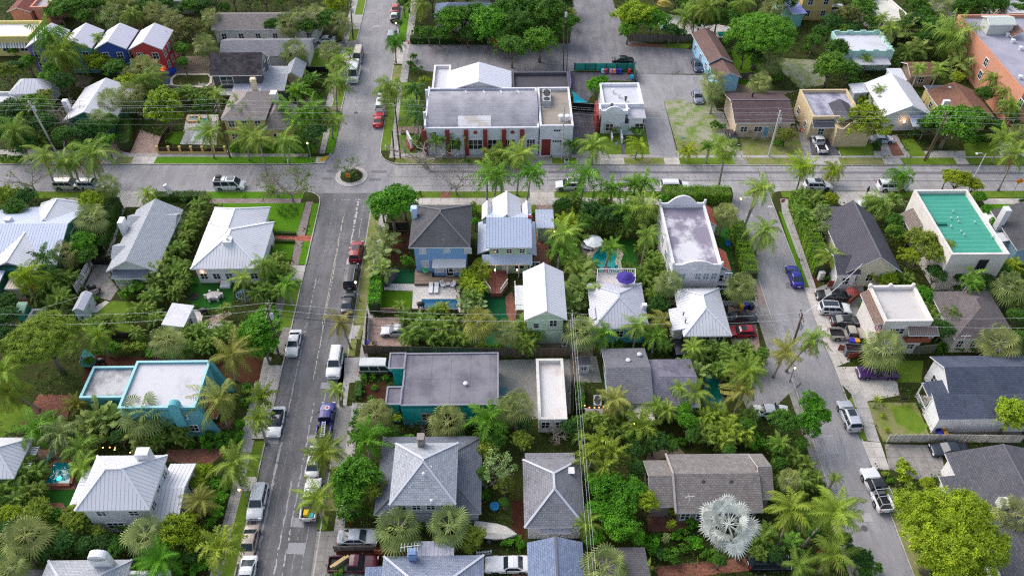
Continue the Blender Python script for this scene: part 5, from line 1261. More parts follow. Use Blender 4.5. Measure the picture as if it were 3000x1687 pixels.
for xx in ((1060,1136),(1362,1436)):
 a=hl(h,20,xx[0],470,6.6); b=hl(h,20,xx[1],470,6.6); roof(h,'gy',.8,MW,a.x,b.x,1.2,h.d/2+.4,h.he+.75,cap=CAPW,name='dormer_roof',th=.1)
 mb=MB(); mb.box((a.x+b.x)/2,h.d/4+.9,h.he+.3,b.x-a.x-.3,h.d/2-.7,.9); mb.build('dormer_wall',h.wm,h.o)
a=hl(h,5,1712,556,3.1); b=hl(h,6,155,556,3.1); roof(h,'shed_n',.9,MB_,a.x,b.x,a.y,-h.d/2+.55,3.1,name='porch_roof')
a2=hl(h,5,1678,470,3.4); roof(h,'shed_l',.8,MB_,a2.x,-h.w/2+.55,a2.y,h.d/2,3.3,name='side_roof'); a3=hl(h,6,188,480,3.4); roof(h,'shed_r',.5,MB_,h.w/2-.55,a3.x,a3.y,h.d/2,3.3,name='side_roof')
for i in range(5): mb=MB(); mb.box(a.x+.3+(b.x-a.x-.6)*i/4,a.y+.3,1.55,.16,.16,3.1); mb.build('porch_post',WHITE,h.o)
door(h,'S',2.4,'e2e0d8'); window(h,'S',4.6,1,1.4,1.3,2); window(h,'S',7,1,1.4,1.3,2); mb=MB(); p=hl(h,20,1425,515,7.8); mb.box(p.x,p.y,7.6,.7,.5,1.3); mb.build('chimney',plain('7c2a30'),h.o)
a=hl(h,20,1462,468,3.0); b=hl(h,20,1607,590,3.0); wing(h,(a.x,b.y),(b.x,a.y),3.1,'shed_n',.5,'a9c0a6',MB_,over=.3)
mb=MB(); mb.lathe([(.1,-.08),(.1,.08)],8); mb.v=[(x+a.x+3.0,y+b.y-.35,z+2.6) for x,y,z in mb.v]; mb.build('wall_lamp',glow('ff9a4a',14),h.o); mb=MB(); mb.lathe([(.1,-.08),(.1,.08)],8); mb.v=[(x+1.2,y-h.d/2-1.6,z+2.75) for x,y,z in mb.v]; mb.build('porch_lamp',glow('ffc070',14),h.o)
mb=MB(); mb.lathe([(.1,-.08),(.1,.08)],8); mb.v=[(x-2.2,y-h.d/2-1.6,z+2.75) for x,y,z in mb.v]; mb.build('porch_lamp',glow('ffc070',14),h.o)
h = hs('light blue two storey house with dark hip roof and white sunroom beside the pool', 'light blue house', (5,1157,427),(5,1624,427),(5,1192,105),6.2,'hip',2.9,'7fa6d4',SH_D,rl=.35,cap=CAPD,win='',over=.7)
for u,z,w,t in ((1.3,4.3,.85,.9),(5.0,4.5,.8,.6),(8.2,4.3,.9,.9),(1.5,1.4,.95,1.3)): window(h,'S',u,z,w,t,2,gm=glass('b9bec6',.3))
p=hl(h,5,1198,150,7.6); chimney(h,p,.85,.85,3,7.8,plain('b9cfe6')); wins(h,'W',(1.2,4.1),3)
a=hl(h,5,1335,582,2.7); b=hl(h,5,1592,490,3.2); x0,x1,y0=a.x,b.x,a.y; wx0=h.wx; walls(h,h.wm,0,x0+.1,x1-.1,y0+1.0,h.wx[2]-.02,2.6,name='sunroom_wall'); wx2=h.wx; h.wx=wx0
roof(h,'shed_n',.35,plain('d9d6d4',.7,.06),x0,x1,y0,wx0[2]-.03,2.75,name='sunroom_roof',th=.14); door(h,'S',(x1-x0)*.49,'2e3138',.95,2.05,wx2); window(h,'S',.9,.9,1.2,1.2,2,gm=glass('c4c8cc',.3),wx=wx2); window(h,'S',(x1-x0)-1.5,.9,2.6,1.1,4,gm=glass('c4c8cc',.3),wx=wx2)
mb=MB(); mb.lathe([(.09,-.09),(.09,.09)],8); mb.v=[(x+x0+2.1,y+y0+.85,z+2.2) for x,y,z in mb.v]; mb.build('wall_lamp',glow('ffd9a0',20),h.o); vents(h,[hl(h,5,1424,400,6.6)],flat('8c8c90'),.06,.9)
h = hs('white house with broad white metal hip roofs on the corner lawn by the crossing', 'corner lawn house', (4,1443,588),(5,32,588),(4,1590,235),3.6,'hip',2.6,'e2e2e2',MW,cap=CAPW,rl=.6,wz=(.9,),n=5,wh=1.1)
a=hl(h,19,1345,357,3.6); b=hl(h,19,1698,357,3.6); c=hl(h,19,1730,468,3.6); roof(h,'hip',2.35,MW,a.x+.4 if a.x>-h.w/2 else -h.w/2+.03,b.x,-h.d/4,a.y,h.he-.04,cap=CAPW,ax='y',rl=2.8,name='rear_roof'); walls(h,h.wm,0,-h.w/2+.6,b.x-.6,0,a.y-.6,h.he-.1)
p=hl(h,4,1733,395,5.3); mb=MB(); mb.box(p.x,p.y,4.9,1.15,1.15,1.9); mb.box(p.x,p.y,5.95,1.25,1.25,.16); mb.lathe([(.2,0),(.2,.45)],8); mb.v[-16:]=[(x+p.x,y+p.y,z+6) for x,y,z in mb.v[-16:]]; mb.build('chimney',plain('d9dbe0'),h.o)
mb=MB(); mb.lathe([(.09,-.09),(.09,.09)],8); mb.v=[(x-h.w/2+1.4,y-h.d/2+.4,z+2.5) for x,y,z in mb.v]; mb.build('wall_lamp',glow('ffb070',14),h.o)
mb=MB(); mb.box(-h.w/2+4.6,-h.d/2-.2,.2,1.5,1.2,.4); mb.box(-h.w/2+4.6,-h.d/2+.1,.5,1.4,.6,.3); mb.build('steps',plain('e0e2e2'),h.o)
h = hs('grey shingle gable house with small side dormers and a glazed rear porch', 'grey dormer house', (4,803,610),(4,1183,610),(4,1000,140),3.4,'gy',2.3,'d6d4d2',SH_P,win='')
for (x,y,e) in ((1015,195,-1),(905,420,-1),(1390,185,1)):
 p=hl(h,4,x,y,4.4); X=e*h.w/2; roof(h,'gx',1.0,SH_P,min(X+e*.1,X-e*3.2),max(X+e*.1,X-e*3.2),p.y-1.7,p.y+1.7,h.he+.25,name='dormer_roof',th=.12); mb=MB(); mb.box(X-e*1.4,p.y,h.he-.1,2.2,2.9,.6); mb.build('dormer_wall',h.wm,h.o)
p=hl(h,4,945,240,5); chimney(h,(-h.w/2-.05,p.y),.8,1.5,0,5.6,WHITE,cap=False)
a=hl(h,4,840,662,2.8); b=hl(h,4,1112,662,2.8); w2=wing(h,(a.x,a.y),(b.x,-h.d/2+.6),2.8,'shed_n',.5,'ddd6c4',shingle('6f7684',stain='858c98'),over=.35); wins(h,'S',(1.2,),4,1.1,.9,nm=2,gm=glass('8a9a6a',.2),wx=w2)
h = hs('green walled house under several pale blue seamed metal gables at the left edge', 'pale blue metal gable house', (4,-260,560),(4,425,560),(4,-60,120),3.6,'gx',2.3,'3f7d6c',MB_,win='')
a=hl(h,4,225,215,3.9); b=hl(h,4,570,235,3.9); c=hl(h,4,400,70,5.5); roof(h,'hip',2.0,MW,a.x,b.x,0,c.y+1.5,h.he+.15,ax='y',cap=CAPW,name='rear_roof',rl=2.5); walls(h,h.wm,0,a.x+.6,b.x-.6,.5,c.y+.9,h.he)
a=hl(h,4,0,585,3.2); b=hl(h,4,290,595,3.2); roof(h,'gy',1.7,MW,a.x-1.6,b.x,b.y-.5,-.5,h.he+.1,cap=CAPW,name='front_roof'); walls(h,h.wm,0,a.x-1,b.x-.6,b.y,0,h.he); wing(h,(a.x-6,b.y-4),(a.x+1.2,b.y-.4),3.0,'shed_n',.5,'3f7d6c',MB_)
p=hl(h,4,75,235,5.2); chimney(h,p,.9,.9,2,6.0,WHITE,cap=False)
h = hs('small brown corrugated lean to roof beside the pale blue metal gables', 'brown lean to roof', (4,30,740),(4,160,740),(4,60,630),2.6,'shed_n',.2,'8c7f70',metal_roof('a39686',dark='75695c'),win='',over=.2,name='shed',cat='shed')
TQ='1fa6a2'; FR=membrane('807e87','565360',.85,.4,.6,.3,2.6); CPG=plain('8d8a96',.8)
h = hs('turquoise stucco house with wide grey flat roof beside the near street', 'turquoise house', (9,1082,168),(9,1815,172),(5,1100,1226),4.4,'flat',0,TQ,FR,win='',fl=dict(par=.07,th=.12,capm=CPG))
a=hl(h,9,967,165,4.4); b=hl(h,9,985,32,4.4); c=hl(h,5,1017,1226,4.4); d=hl(h,5,1005,1345,4.4); wing(h,(a.x,a.y),(-h.w/2+.03,b.y),4.38,'flat',0,TQ,FR,fl=dict(par=.07,th=.12,capm=CPG)); wing(h,(c.x,d.y),(-h.w/2+.03,c.y),4.38,'flat',0,TQ,FR,fl=dict(par=.07,th=.12,capm=CPG))
for u in (3.2,6.4,10.8,14.2): window(h,'S',u,1.2,1.1,1.3,2,fm=plain('b9a898'))
window(h,'W',h.d*.45,1.2,1.2,1.4,2); vents(h,[hl(h,9,1570,25,4.0)],WHITE,.2,.5)
h = hs('long narrow white flat roofed block overgrown with bare vines in the gravel yard', 'narrow white flat block', (10,200,275),(10,412,275),(6,182,1272),3.0,'flat',0,'d6d2cc',membrane('d9d6d6','9a8478',.6,.52,.7,.25),win='S',n=2,name='outbuilding',cat='outbuilding')
h = hs('grey shingle gable house with pale teal end wall and lit back porch', 'teal end wall house', (10,715,150),(10,1062,150),(6,690,1190),3.7,'gx',1.6,'b6d2d0',shingle('74747c',stain='8c8a92',amt=.5),win='W')
a=hl(h,6,1310,1272,3.1); b=hl(h,10,1420,205,3.1); wing(h,(h.w/2-.1,b.y+.5),(b.x,a.y),3.1,'gx',1.2,'9aa6a4',shingle('6a6876',stain='a5a2b2',amt=.75)); vents(h,[hl(h,6,880,1285,4.7),hl(h,6,965,1240,4.4)],flat('c9c9cd'),.22,.1)
a=hl(h,10,850,105,2.6); b=hl(h,10,1062,240,2.4); roof(h,'shed_n',.3,plain('c9c0b0'),a.x,b.x,-h.d/2-2.2,-h.d/2+.4,2.6,name='porch_roof',th=.1)
for x in (a.x+.8,a.x+2.0): mb=MB(); mb.lathe([(.1,-.08),(.1,.08)],8); mb.v=[(q+x,w-h.d/2-2.28,z+2.2) for q,w,z in mb.v]; mb.build('porch_lamp',glow('ffd070',16),h.o)
WS='dcdae0'; MR=membrane('d2d0d6','7d7688',.95,.43,.5,.11)
h = hs('white stucco mission building with curved parapets, stained flat roof and red tiled side bays', 'white mission building', (6,1222,568),(6,1592,563),(6,1103,100),6.6,'flat',0,WS,MR,win='',name='apartment_building',cat='building')
curved_parapet(h,-h.w/2,h.w/2,h.d/2-.28,h.he,1.5,.3,h.wm,.9); curved_parapet(h,-h.w/2,h.w/2,-h.d/2,h.he,.7,.3,h.wm,.5)
for i in range(3): window(h,'S',4.0+i*1.2,3.7,.8,1.25,2,gm=glass('8a9aa0',.2))
window(h,'S',1.6,3.7,.9,1.2,2,gm=glass('8a9aa0',.2)); window(h,'S',8.5,3.7,.9,1.2,2,gm=glass('8a9aa0',.2)); 
for i in range(4): window(h,'W',2.5+i*3.4,3.4,1.0,1.4,2)
BT=barrel_tile('cf6a52')
for y0_,y1_ in ((460,606),(135,262)):
 a=hl(h,6,1665,y1_,4.4); b=hl(h,6,1640,y0_,4.4); 
 x1=a.x if y0_==460 else hl(h,6,1555,y1_,4.4).x; yy=hl(h,6,1560,y0_,4.4).y
 wing(h,(h.w/2-.02,a.y),(x1,yy),4.4,'shed_r',1.4,WS,BT,over=.15,win='S' if y0_==460 else None,wz=(2.2,),n=1)
mb=MB(); p=hl(h,6,1590,430,2.2); mb.box(h.w/2+.7,p.y,1.2,1.3,4.2,2.4); mb.box(h.w/2+1.25,p.y,2.9,.2,4.2,1.0); mb.build('side_terrace',h.wm,h.o)
h = hs('large house with charcoal shingle gable roof and front bay behind the tall hedge', 'charcoal gable house', (7,600,622),(7,1012,605),(7,430,190),3.7,'gy',3.1,'cfc9b4',SH_DK,cap=CAPD,over=.6,wz=(1.2,),n=3)
a=hl(h,7,415,435,3.2); b=hl(h,7,495,640,3.2); wing(h,(a.x+.4,b.y),(-h.w/2+2.2,a.y),3.3,'gx',1.3,'e0dedc',SH_DK,win='WS'); a=hl(h,7,462,110,3.2); wing(h,(-h.w/2+1.2,h.d/2-1),(h.w/2-2.4,h.d/2+2.6),3.3,'shed_f',1.2,'cfc9b4',SH_DK)
GR=membrane('27957c','3fae98',.4,.4,.8,.12)
m_,nt_,b_=newmat('green_roof_sheet'); v_=coord(nt_); sx_=N(nt_,'ShaderNodeSeparateXYZ'); L(nt_,v_,sx_.inputs[0]); l_=mth(nt_,'LESS_THAN',mth(nt_,'FRACT',mth(nt_,'DIVIDE',mth(nt_,'ADD',sx_.outputs[1],mth(nt_,'MULTIPLY',noise(nt_,v_,.5),.5)),.95)),.1)
o_=mix(nt_,noise(nt_,v_,.4,6,.7),'2b8672','419c88'); o_=mix(nt_,mth(nt_,'MULTIPLY',l_,.5),o_,'6cc4b0'); o_=mix(nt_,ramp(nt_,noise(nt_,v_,.18,6,.7),[(.5,0.),(.75,.5)]),o_,'4e9e8c'); L(nt_,o_,b_.inputs['Base Color']); b_.inputs['Roughness'].default_value=.6
h = hs('tall weathered white building with bright green flat roof in the upper right', 'green roof building', (7,1392,480),(7,1832,480),(7,1107,-8),7.6,'flat',0,'d6d0cb',m_,win='',name='building',cat='building')
window(h,'S',h.w*.62,4.6,1.2,1.7,3,fm=flat('3a3a3c')); window(h,'W',h.d-3.5,4.6,1.5,1.8,3,fm=flat('55504c')); window(h,'W',h.d-8.5,1.2,1.3,1.6,3)
vents(h,[hl(h,7,x,y,7.1) for x,y in ((1403,155),(1387,208),(1437,206),(1444,232),(1387,270),(1462,307),(1485,332),(1567,237),(1700,350))],flat('9cc4b8'),.1,.1); mb=MB(); p=hl(h,7,1315,250,7.1); mb.box(p.x,p.y,h.he-.4,1.7,.35,.3); mb.box(p.x-.8,p.y+.5,h.he-.4,.3,1.2,.3); mb.build('roof_duct',flat('1d6f5c'),h.o)
a=hl(h,7,1240,300,4.2); b=hl(h,7,1075,165,4.2); roof(h,'shed_l',1.2,barrel_tile('8d7f78'),-h.w/2-1.6,-h.w/2+.01,a.y,b.y,4.1,name='tiled_awning'); p=hl(h,7,1660,620,2.6); roof(h,'shed_n',.5,barrel_tile('8d7f78'),h.w*.12,h.w*.12+3.0,-h.d/2-1.1,-h.d/2+.01,2.6,name='tiled_awning')
mb=MB(); 
for i in range(3): mb.box(-h.w/2-1.3,a.y+.3+(b.y-a.y-.6)*i/2,2.0,.14,.14,4.2)
mb.box(-h.w/2-.7,(a.y+b.y)/2,2.2,1.3,b.y-a.y,.2); mb.build('gallery',plain('cfc8c2'),h.o)
h = hs('white two storey flat roofed building with brown tile awning over red framed windows', 'red framed box building', (7,890,985),(7,1252,985),(7,772,716),7.0,'flat',0,'d9d3cf',membrane('cac6c4','6f6b6a',.7,.54,.7,.3),win='',name='building',cat='building')
RF=flat('b23a44'); n=5; W_=h.wx[3]-h.wx[2]
for i in range(n): window(h,'W',W_*(i+.6)/(n+.2),4.1,1.15,1.5,2,fm=RF,gm=glass('9aa0a8',.2))
roof(h,'shed_l',.8,barrel_tile('8c7468'),-h.w/2-1.0,-h.w/2+.01,-h.d/2+.2,h.d/2-.3,h.he-1.2,name='tiled_awning'); roof(h,'shed_n',.6,barrel_tile('8a7c76'),-h.w/2+3.4,-h.w/2+7.6,-h.d/2-1.2,-h.d/2+.01,h.he-1.6,name='tiled_awning')
window(h,'S',2.2,4.4,2.0,1.0,3); window(h,'S',7.2,3.6,.9,.8,2); window(h,'S',5.2,1.2,.9,.9,2); mb=MB(); mb.box(-h.w/2+5.2,-h.d/2-.5,3.6,3.4,1.0,.14); mb.box(-h.w/2+5.2,-h.d/2-.97,4.05,3.4,.07,.8); mb.build('balcony',plain('8c5038'),h.o)
for x in (-1,-.1,.94): mb=MB(); mb.lathe([(.28,-.1),(.28,.35),(.2,.5),(.05,.55)],10,c=(x*h.w/2*.97 if x!=-.1 else -.3,h.d/2-.14,h.he)); mb.build('parapet_finial',h.wm,h.o)
h = hs('cream house with brown grey shingle hip roof behind the white box building', 'brown grey hip house', (7,1415,1120),(7,1893,1120),(7,1229,757),3.5,'hip',2.3,'d6d2c8',SH_T,rl=.8,wz=(1.2,),n=4,ww=.7); mb=MB(); p=hl(h,7,1500,1100,4.2); mb.tube([(p.x,p.y,3.4),(p.x,p.y,4.6)],.04,5); mb.bar((p.x-.7,p.y,4.3),(p.x+.7,p.y,4.3),.06); mb.build('antenna',flat('d0d0d4',.4),h.o)
h = hs('blue walled house with dark shingle roof and white chimney at the right edge', 'right edge blue house', (7,1890,447),(7,2420,447),(7,1698,145),3.6,'gy',2.2,'8fb2cc',SH_D,win=''); p=hl(h,7,1795,172,5.5); chimney(h,p,.9,1.2,2.5,6.6,WHITE,cap=False)
for i in range(2): roof(h,'shed_l',.3,WHITE,-h.w/2-1.0,-h.w/2+.5,-h.d/2+3+i*5,-h.d/2+5+i*5,2.6,name='awning',th=.08)
# ================= north of the cross street =================
h = hs('long white church hall with grey arched metal roof and dark red pilasters', 'long church hall', (1,1282,972),(2,204,974),(1,1304,668),5.9,'flat',0,'d2d4de',WHITE,win='',name='church',cat='church')
for o in list(h.o.children): 
 if o.name.startswith('roof'): bpy.data.objects.remove(o)
mb=MB(); n=14; x0,x1=-h.w/2+.3,h.w/2-.05
for i in range(n):
 t0,t1=i/n,(i+1)/n; f=lambda t:(-h.d/2+.3+(h.d-.6)*t, h.he-.5+2.1*math.sin(math.pi*t)**.85)
 a,b=f(t0),f(t1); mb.face([(x0,a[0],a[1]),(x1,a[0],a[1]),(x1,b[0],b[1]),(x0,b[0],b[1])],0,[(x0,t0*14),(x1,t0*14),(x1,t1*14),(x0,t1*14)])
mb.face([(x0,*f(i/n)) for i in range(n+1)][::-1],1); mb.face([(x1,*f(i/n)) for i in range(n+1)],1)
mb.build('arched_roof',[membrane('a09fa8','74737e',.75,.42,.62,.3),h.wm],h.o); mb=MB(); xp0=hl(h,1,1530,940,6.2).x; xp1=hl(h,1,1782,940,6.2).x
for i in range(4):
 q0,q1=f(.01+.045*i),f(.055+.045*i); mb.face([(xp0,q0[0],q0[1]+.05),(xp1,q0[0],q0[1]+.05),(xp1,q1[0],q1[1]+.05),(xp0,q1[0],q1[1]+.05)])
mb.build('roof_patch',membrane('dcdbdf','b5a898',.7,.5,.6,.3),h.o)
for t in (.35,.52,.68,.84): mb=MB(); X=x0+(x1-x0)*t; g0,g1=f(.72),f(.92); mb.tube([(X,g0[0],g0[1]+.02),(X-.4,g1[0],g1[1]+.02)],.16,6); mb.build('roof_streak',plain('b8b7be'),h.o)
RED=plain('8c3836',.7,.1); W_=h.w
for kx,xx in ((1,1272),(1,1447),(1,1591),(1,1736),(1,1880),(2,78)):
 p=hl(h,kx,xx,990,5.7); mb=MB(); mb.box(p.x,-h.d/2-.14,2.75,.75,.3,5.5); mb.build('pilaster',RED,h.o)
for kx,xx,w in ((1,1500,2.4),(1,1665,2.4),(1,1810,2.4),(2,-20,2.0),(2,142,1.4)): p=hl(h,kx,xx,1080,2.2); window(h,'S',p.x+h.w/2,1.3,w,2.0,3)
for kx,xx in ((1,1663),(1,1885),(2,5)): p=hl(h,kx,xx,1016,5); mb=MB(); mb.lathe([(.35,0),(.35,.08),(.2,.12)],16); mb.v=[(x+p.x,-h.d/2-z,y+4.9) for x,y,z in mb.v]; mb.build('round_medallion',RED,h.o)
for xx,yy in ((1356,1020),(1308,1088)): p=hl(h,1,xx,yy,4); window(h,'S',p.x+h.w/2,4.2 if yy<1050 else 2.2,.6,.8,1)
mb=MB(); p=hl(h,1,1270,955,6); mb.box(-h.w/2-.2,-h.d/2+3,5.8,.5,.5,3.0); mb.box(-h.w/2-.2,h.d/2-4,6.2,.5,.5,3.4); mb.box(-h.w/2-.02,0,5.5,.35,h.d-.4,1.6); mb.build('end_parapet',h.wm,h.o)
ch=h
h = hs('white square annex of the church hall with brown flat roof and dark red door', 'square church annex', (2,212,955),(2,466,957),(2,190,664),6.6,'flat',0,'d6d7e0',membrane('9a8f84','6d655c',.6,.42,.7,.25),win='',name='church_annex',cat='annex')
door(h,'S',1.2,'7c2d2c',1.7,3.6); vents(h,[hl(h,2,370,905,6.2),hl(h,2,418,905,6.2)],WHITE,.35,.7)
annex=h
for i,y in enumerate((728,752,785)):
 p=G(2,262,y,6.3); acunit((p.x,p.y,6.02),0,['grey air conditioner on the church annex roof, farthest of the row','grey air conditioner in the middle of the church annex roof row','grey air conditioner on the church annex roof, nearest of the row'][i],'air conditioners on the annex roof',1.5)
h = hs('white metal gable hall standing behind the long church roof', 'white gable hall', (1,1440,690),(1,1938,690),(1,1468,540),5.4,'gy',2.0,'d9d6d4',metal_roof('d6d6e2',.6),win='',name='hall',cat='hall')
a=hl(h,1,1335,665,4.8); b=hl(h,1,1360,497,4.8); wing(h,(a.x,-h.d/2),(-h.w/2+.5,b.y),4.8,'flat',0,'d9d6d4',membrane('cfcfd6'))
h = hs('dark flat roofed extension between the white gable hall and the playground', 'dark flat church extension', (2,5,672),(2,440,672),(2,0,548),5.0,'flat',0,'55525a',membrane('3c3a42','55525c',.5),win='',name='hall_extension',cat='hall')
h = hs('small white mission cottage with scalloped parapet and flat roof beside the playground', 'white mission cottage', (2,690,792),(2,998,792),(2,700,632),5.2,'flat',0,'dfe0e6',membrane('cccdd4','a5a4ae',.5),win='')
a=hl(h,2,668,845,5.2); b=hl(h,2,884,845,5.2); wing(h,(a.x,a.y),(b.x,-h.d/2+.02),5.2,'flat',0,'dfe0e6',membrane('cccdd4','a5a4ae',.5)); h2=h.wx
curved_parapet(h,a.x,b.x,a.y-.02,h.he,.9,.3,h.wm,.5); wq=(a.x,b.x,a.y,0); window(h,'S',2.0,1.0,1.3,1.4,2,fm=flat('d8c8c8'),wx=wq); window(h,'S',5.0,.1,1.0,2.2,1,gm=flat('a8c4c4'),wx=wq,kind='door')
c=hl(h,2,1016,895,4.0); w2=wing(h,(b.x-.02,c.y),(c.x,-h.d/2+.3),4.0,'shed_n',.4,'dfe0e6',membrane('c4c4cc')); window(h,'S',2.0,1.2,1.6,1.3,2,fm=flat('d8c8c8'),wx=w2); mb=MB(); mb.box(a.x-.25,a.y+2.5,2.2,.5,4.8,4.4); mb.build('side_buttress',RED,h.o)
mb=MB(); mb.box((a.x+b.x)/2+1.6,a.y-1.5,.6,.25,3.0,1.2); mb.box((a.x+b.x)/2-.2,a.y-1.2,.5,.25,2.4,1.0); mb.build('step_wall',h.wm,h.o); vents(h,[hl(h,2,862,752,5.0),hl(h,2,757,806,5.0)],flat('3a3a3e'),.2,.35); vents(h,[hl(h,2,768,690,5.0),hl(h,2,812,722,5.0)],WHITE,.2,.2)
h = hs('tan stucco bungalow with brown shingle gable roof and light blue door', 'tan bungalow with brown roof', (2,1690,932),(2,2148,932),(2,1604,704),3.6,'gx',1.6,'c9b4a0',shingle('5e4e50',stain='7a686a'),win='',cap=CAPD)
door(h,'S',h.w*.52,'6fa2c8'); window(h,'S',h.w*.38,1.2,1.4,1.1,2); window(h,'S',h.w*.7,1.2,1.4,1.1,2); window(h,'S',1.6,1.2,1.2,1.1,2); vents(h,[hl(h,2,1824,725,4.8)],flat('3a3034'),.18,.5)
h = hs('yellow stucco mission bungalow with worn flat roof and curved porch gable', 'yellow mission bungalow', (3,342,888),(3,716,885),(3,257,682),5.0,'flat',0,'c8b592',membrane('b3b2c0','64627a',.85,.44,.6,.4),win='WS')
a=hl(h,3,470,850,4); b=hl(h,3,630,850,4); roof(h,'gy',1.0,SH_DK,a.x,b.x,-h.d/2-1.5,-h.d/2+5,h.he-.3,name='porch_roof',th=.1); walls(h,h.wm,0,a.x-.2,b.x+2.2,-h.d/2-2.6,-h.d/2,3.8); curved_parapet(h,a.x-.2,b.x+2.2,-h.d/2-2.6,3.8,1.7,.3,h.wm,.3); roof(h,'shed_n',.8,SH_DK,-h.w/2+.05,a.x-.2,-h.d/2-1.4,-h.d/2+.02,h.he-1.4,name='tiled_awning')
h = hs('white metal gable house with lit front porch between two large trees', 'white metal gable house', (3,890,892),(3,1238,868),(3,765,640),3.7,'gy',2.2,'cfd6dc',MW,cap=CAPW,win='W')
a=hl(h,3,1045,948,3); b=hl(h,3,1200,880,3.4); roof(h,'shed_n',.7,MB_,.2,h.w/2-.1,-h.d/2-2.6,-h.d/2+.6,3.0,name='porch_roof'); mb=MB(); mb.lathe([(.16,-.12),(.16,.12)],8); mb.v=[(x-.4,y-h.d/2-.1,z+2.4) for x,y,z in mb.v]; mb.build('porch_lamp',glow('ffc080',14),h.o)
a=hl(h,3,715,620,2.5); wing(h,(-h.w/2-2.6,h.d/2-2.5),(-h.w/2+.6,h.d/2+1),2.8,'shed_l',.3,'cfd6dc',MW)
h = hs('small white lean to roof behind the white metal gable house', 'white lean to', (3,945,612),(3,1058,612),(3,890,532),2.8,'shed_n',.4,'c8c8c8',MW,win='',over=.2,name='shed',cat='shed')
h = hs('yellow house with rusty brown shingle roof and white chimney', 'rusty brown roof house', (3,1338,880),(3,1722,890),(3,1200,682),3.5,'gy',1.9,'cbb878',SH_BN,win='W',cap=None); p=hl(h,3,1347,790,4.8); chimney(h,p,1.2,.7,2,5.6,WHITE,cap=False); vents(h,[hl(h,3,1375,672,4.6)],WHITE,.2,.2)
a=hl(h,3,1190,640,2.8); wing(h,(-h.w/2+.5,h.d/2-.3),(-h.w/2+4.5,h.d/2+2.6),3.0,'shed_f',.3,'cbb878',SH_SL)
h = hs('small brown gable cottage half hidden by palms near the orange building', 'small brown cottage', (3,1080,575),(3,1285,575),(3,1040,470),3.0,'gx',1.2,'a08a78',SH_BN,win='S')
OR='c88c74'
h = hs('long salmon orange building with grey flat roof at the upper right edge', 'salmon orange building', (3,1941,695),(3,2750,695),(3,1442,114),8.0,'flat',0,OR,membrane('a9a7b6','6e6c80',.6,.42,.7,.14),win='',name='building',cat='building')
for i in range(7): window(h,'W',6+i*5,2.2,1.2,1.5,2); window(h,'W',6+i*5,5.0,1.2,1.5,2) if i in (0,2,5) else None
p=hl(h,3,1725,215,8); mb=MB(); mb.box(p.x,p.y,8.6,5,3.4,2.4); mb.build('penthouse',plain('b9bcb8'),h.o); roof(h,'gx',.7,plain('c2c8c2'),p.x-2.8,p.x+2.8,p.y-2,p.y+2,9.75,name='penthouse_roof'); a=hl(h,3,1930,270,8.3); b=hl(h,3,1700,150,8.3); roof(h,'shed_l',1.2,barrel_tile('8f6f62'),a.x-2,a.x,a.y,b.y,h.he+.05,name='tiled_parapet')
vents(h,[hl(h,3,x,y,7.6) for x,y in ((1815,268),(1855,315),(1915,370),(1912,590))],WHITE,.3,.3)
h = hs('mint green flat roofed house with small parapet merlons among dark trees', 'mint flat roof house', (3,575,392),(3,958,390),(3,487,242),4.6,'flat',0,'a9cdc4',membrane('d2d2dc','a2a0b4',.5),win='S')
for i in range(4):
 for yy in (h.d/2-.15,-h.d/2+.15): mb=MB(); mb.box(-h.w/2+1+i*(h.w-2)/3,yy,h.he+.2,1.2,.3,.35); mb.build('merlon',h.wm,h.o)
for i in range(5): mb=MB(); mb.box(h.w/2-.15,-h.d/2+1.5+i*(h.d-3)/4,h.he+.18,.3,.7,.3); mb.build('merlon',h.wm,h.o)
roof(h,'shed_n',.3,membrane('c4c4cc'),-h.w/2+2,h.w/2-1,-h.d/2-2.6,-h.d/2-.01,2.9,name='porch_roof')
h = hs('white flat roofed building at the top edge with a leaning pole in front', 'white top edge building', (3,890,168),(3,1100,150),(3,790,-20),4.4,'flat',0,'d8d4d0',membrane('d8d4cc','a89f92',.4),win='')
h = hs('pale yellow two storey house with white windows at the top edge', 'pale yellow top house', (3,262,-12),(3,532,-12),(3,220,-120),5.6,'hip',1.6,'cfb878',SH_T,wz=(1.0,3.7),n=2)
h = hs('low house with lilac blue metal roof at the top edge', 'lilac blue roof', (3,190,108),(3,296,100),(3,20,-90),3.6,'shed_n',.4,'8fd0c8',metal_roof('8f9ad8',dark='6670b0'),win='')
h = hs('long light blue gabled block with brown shingle roof in two steps', 'light blue block', (2,1492,480),(2,1674,468),(2,1428,253),3.9,'gy',1.3,'9accea',shingle('77605c',stain='8c7672'),win='W',snap=True)
a=hl(h,2,1482,590,3.2); wing(h,(-h.w/2+.1,-h.d/2-5.4),(h.w/2+.2,-h.d/2+.3),3.3,'gy',1.2,'9accea',shingle('77605c',stain='8c7672'))
for nm,col,NLx,NRx,FLx,y in (('purple','7a68a4',188,427,290,364),('teal','5f9c98',450,692,542,369),('royal blue','34509a',713,956,802,373),('red','b84648',973,1229,1064,378)):
 h = hs(nm+' two storey row house with white gable roof in the row of four', nm+' row house', (0,NLx,y),(0,NRx,y),(0,FLx,231),6.0,'gy',1.7,col,metal_roof('cfcdda',.8,dark='a3a1b2'),group='row of four coloured houses',wz=(.9,3.6),n=2,ww=1.1,over=.35); wins(h,'E',(1,3.6),3)
mb=MB(); mb.lathe([(.25,-.3),(.25,.3)],10); mb.v=[(x+h.w/2-1.5,y-h.d/2+.1,z+1.4) for x,y,z in mb.v]; mb.build('red_lantern',glow('ff3a28',5),h.o)
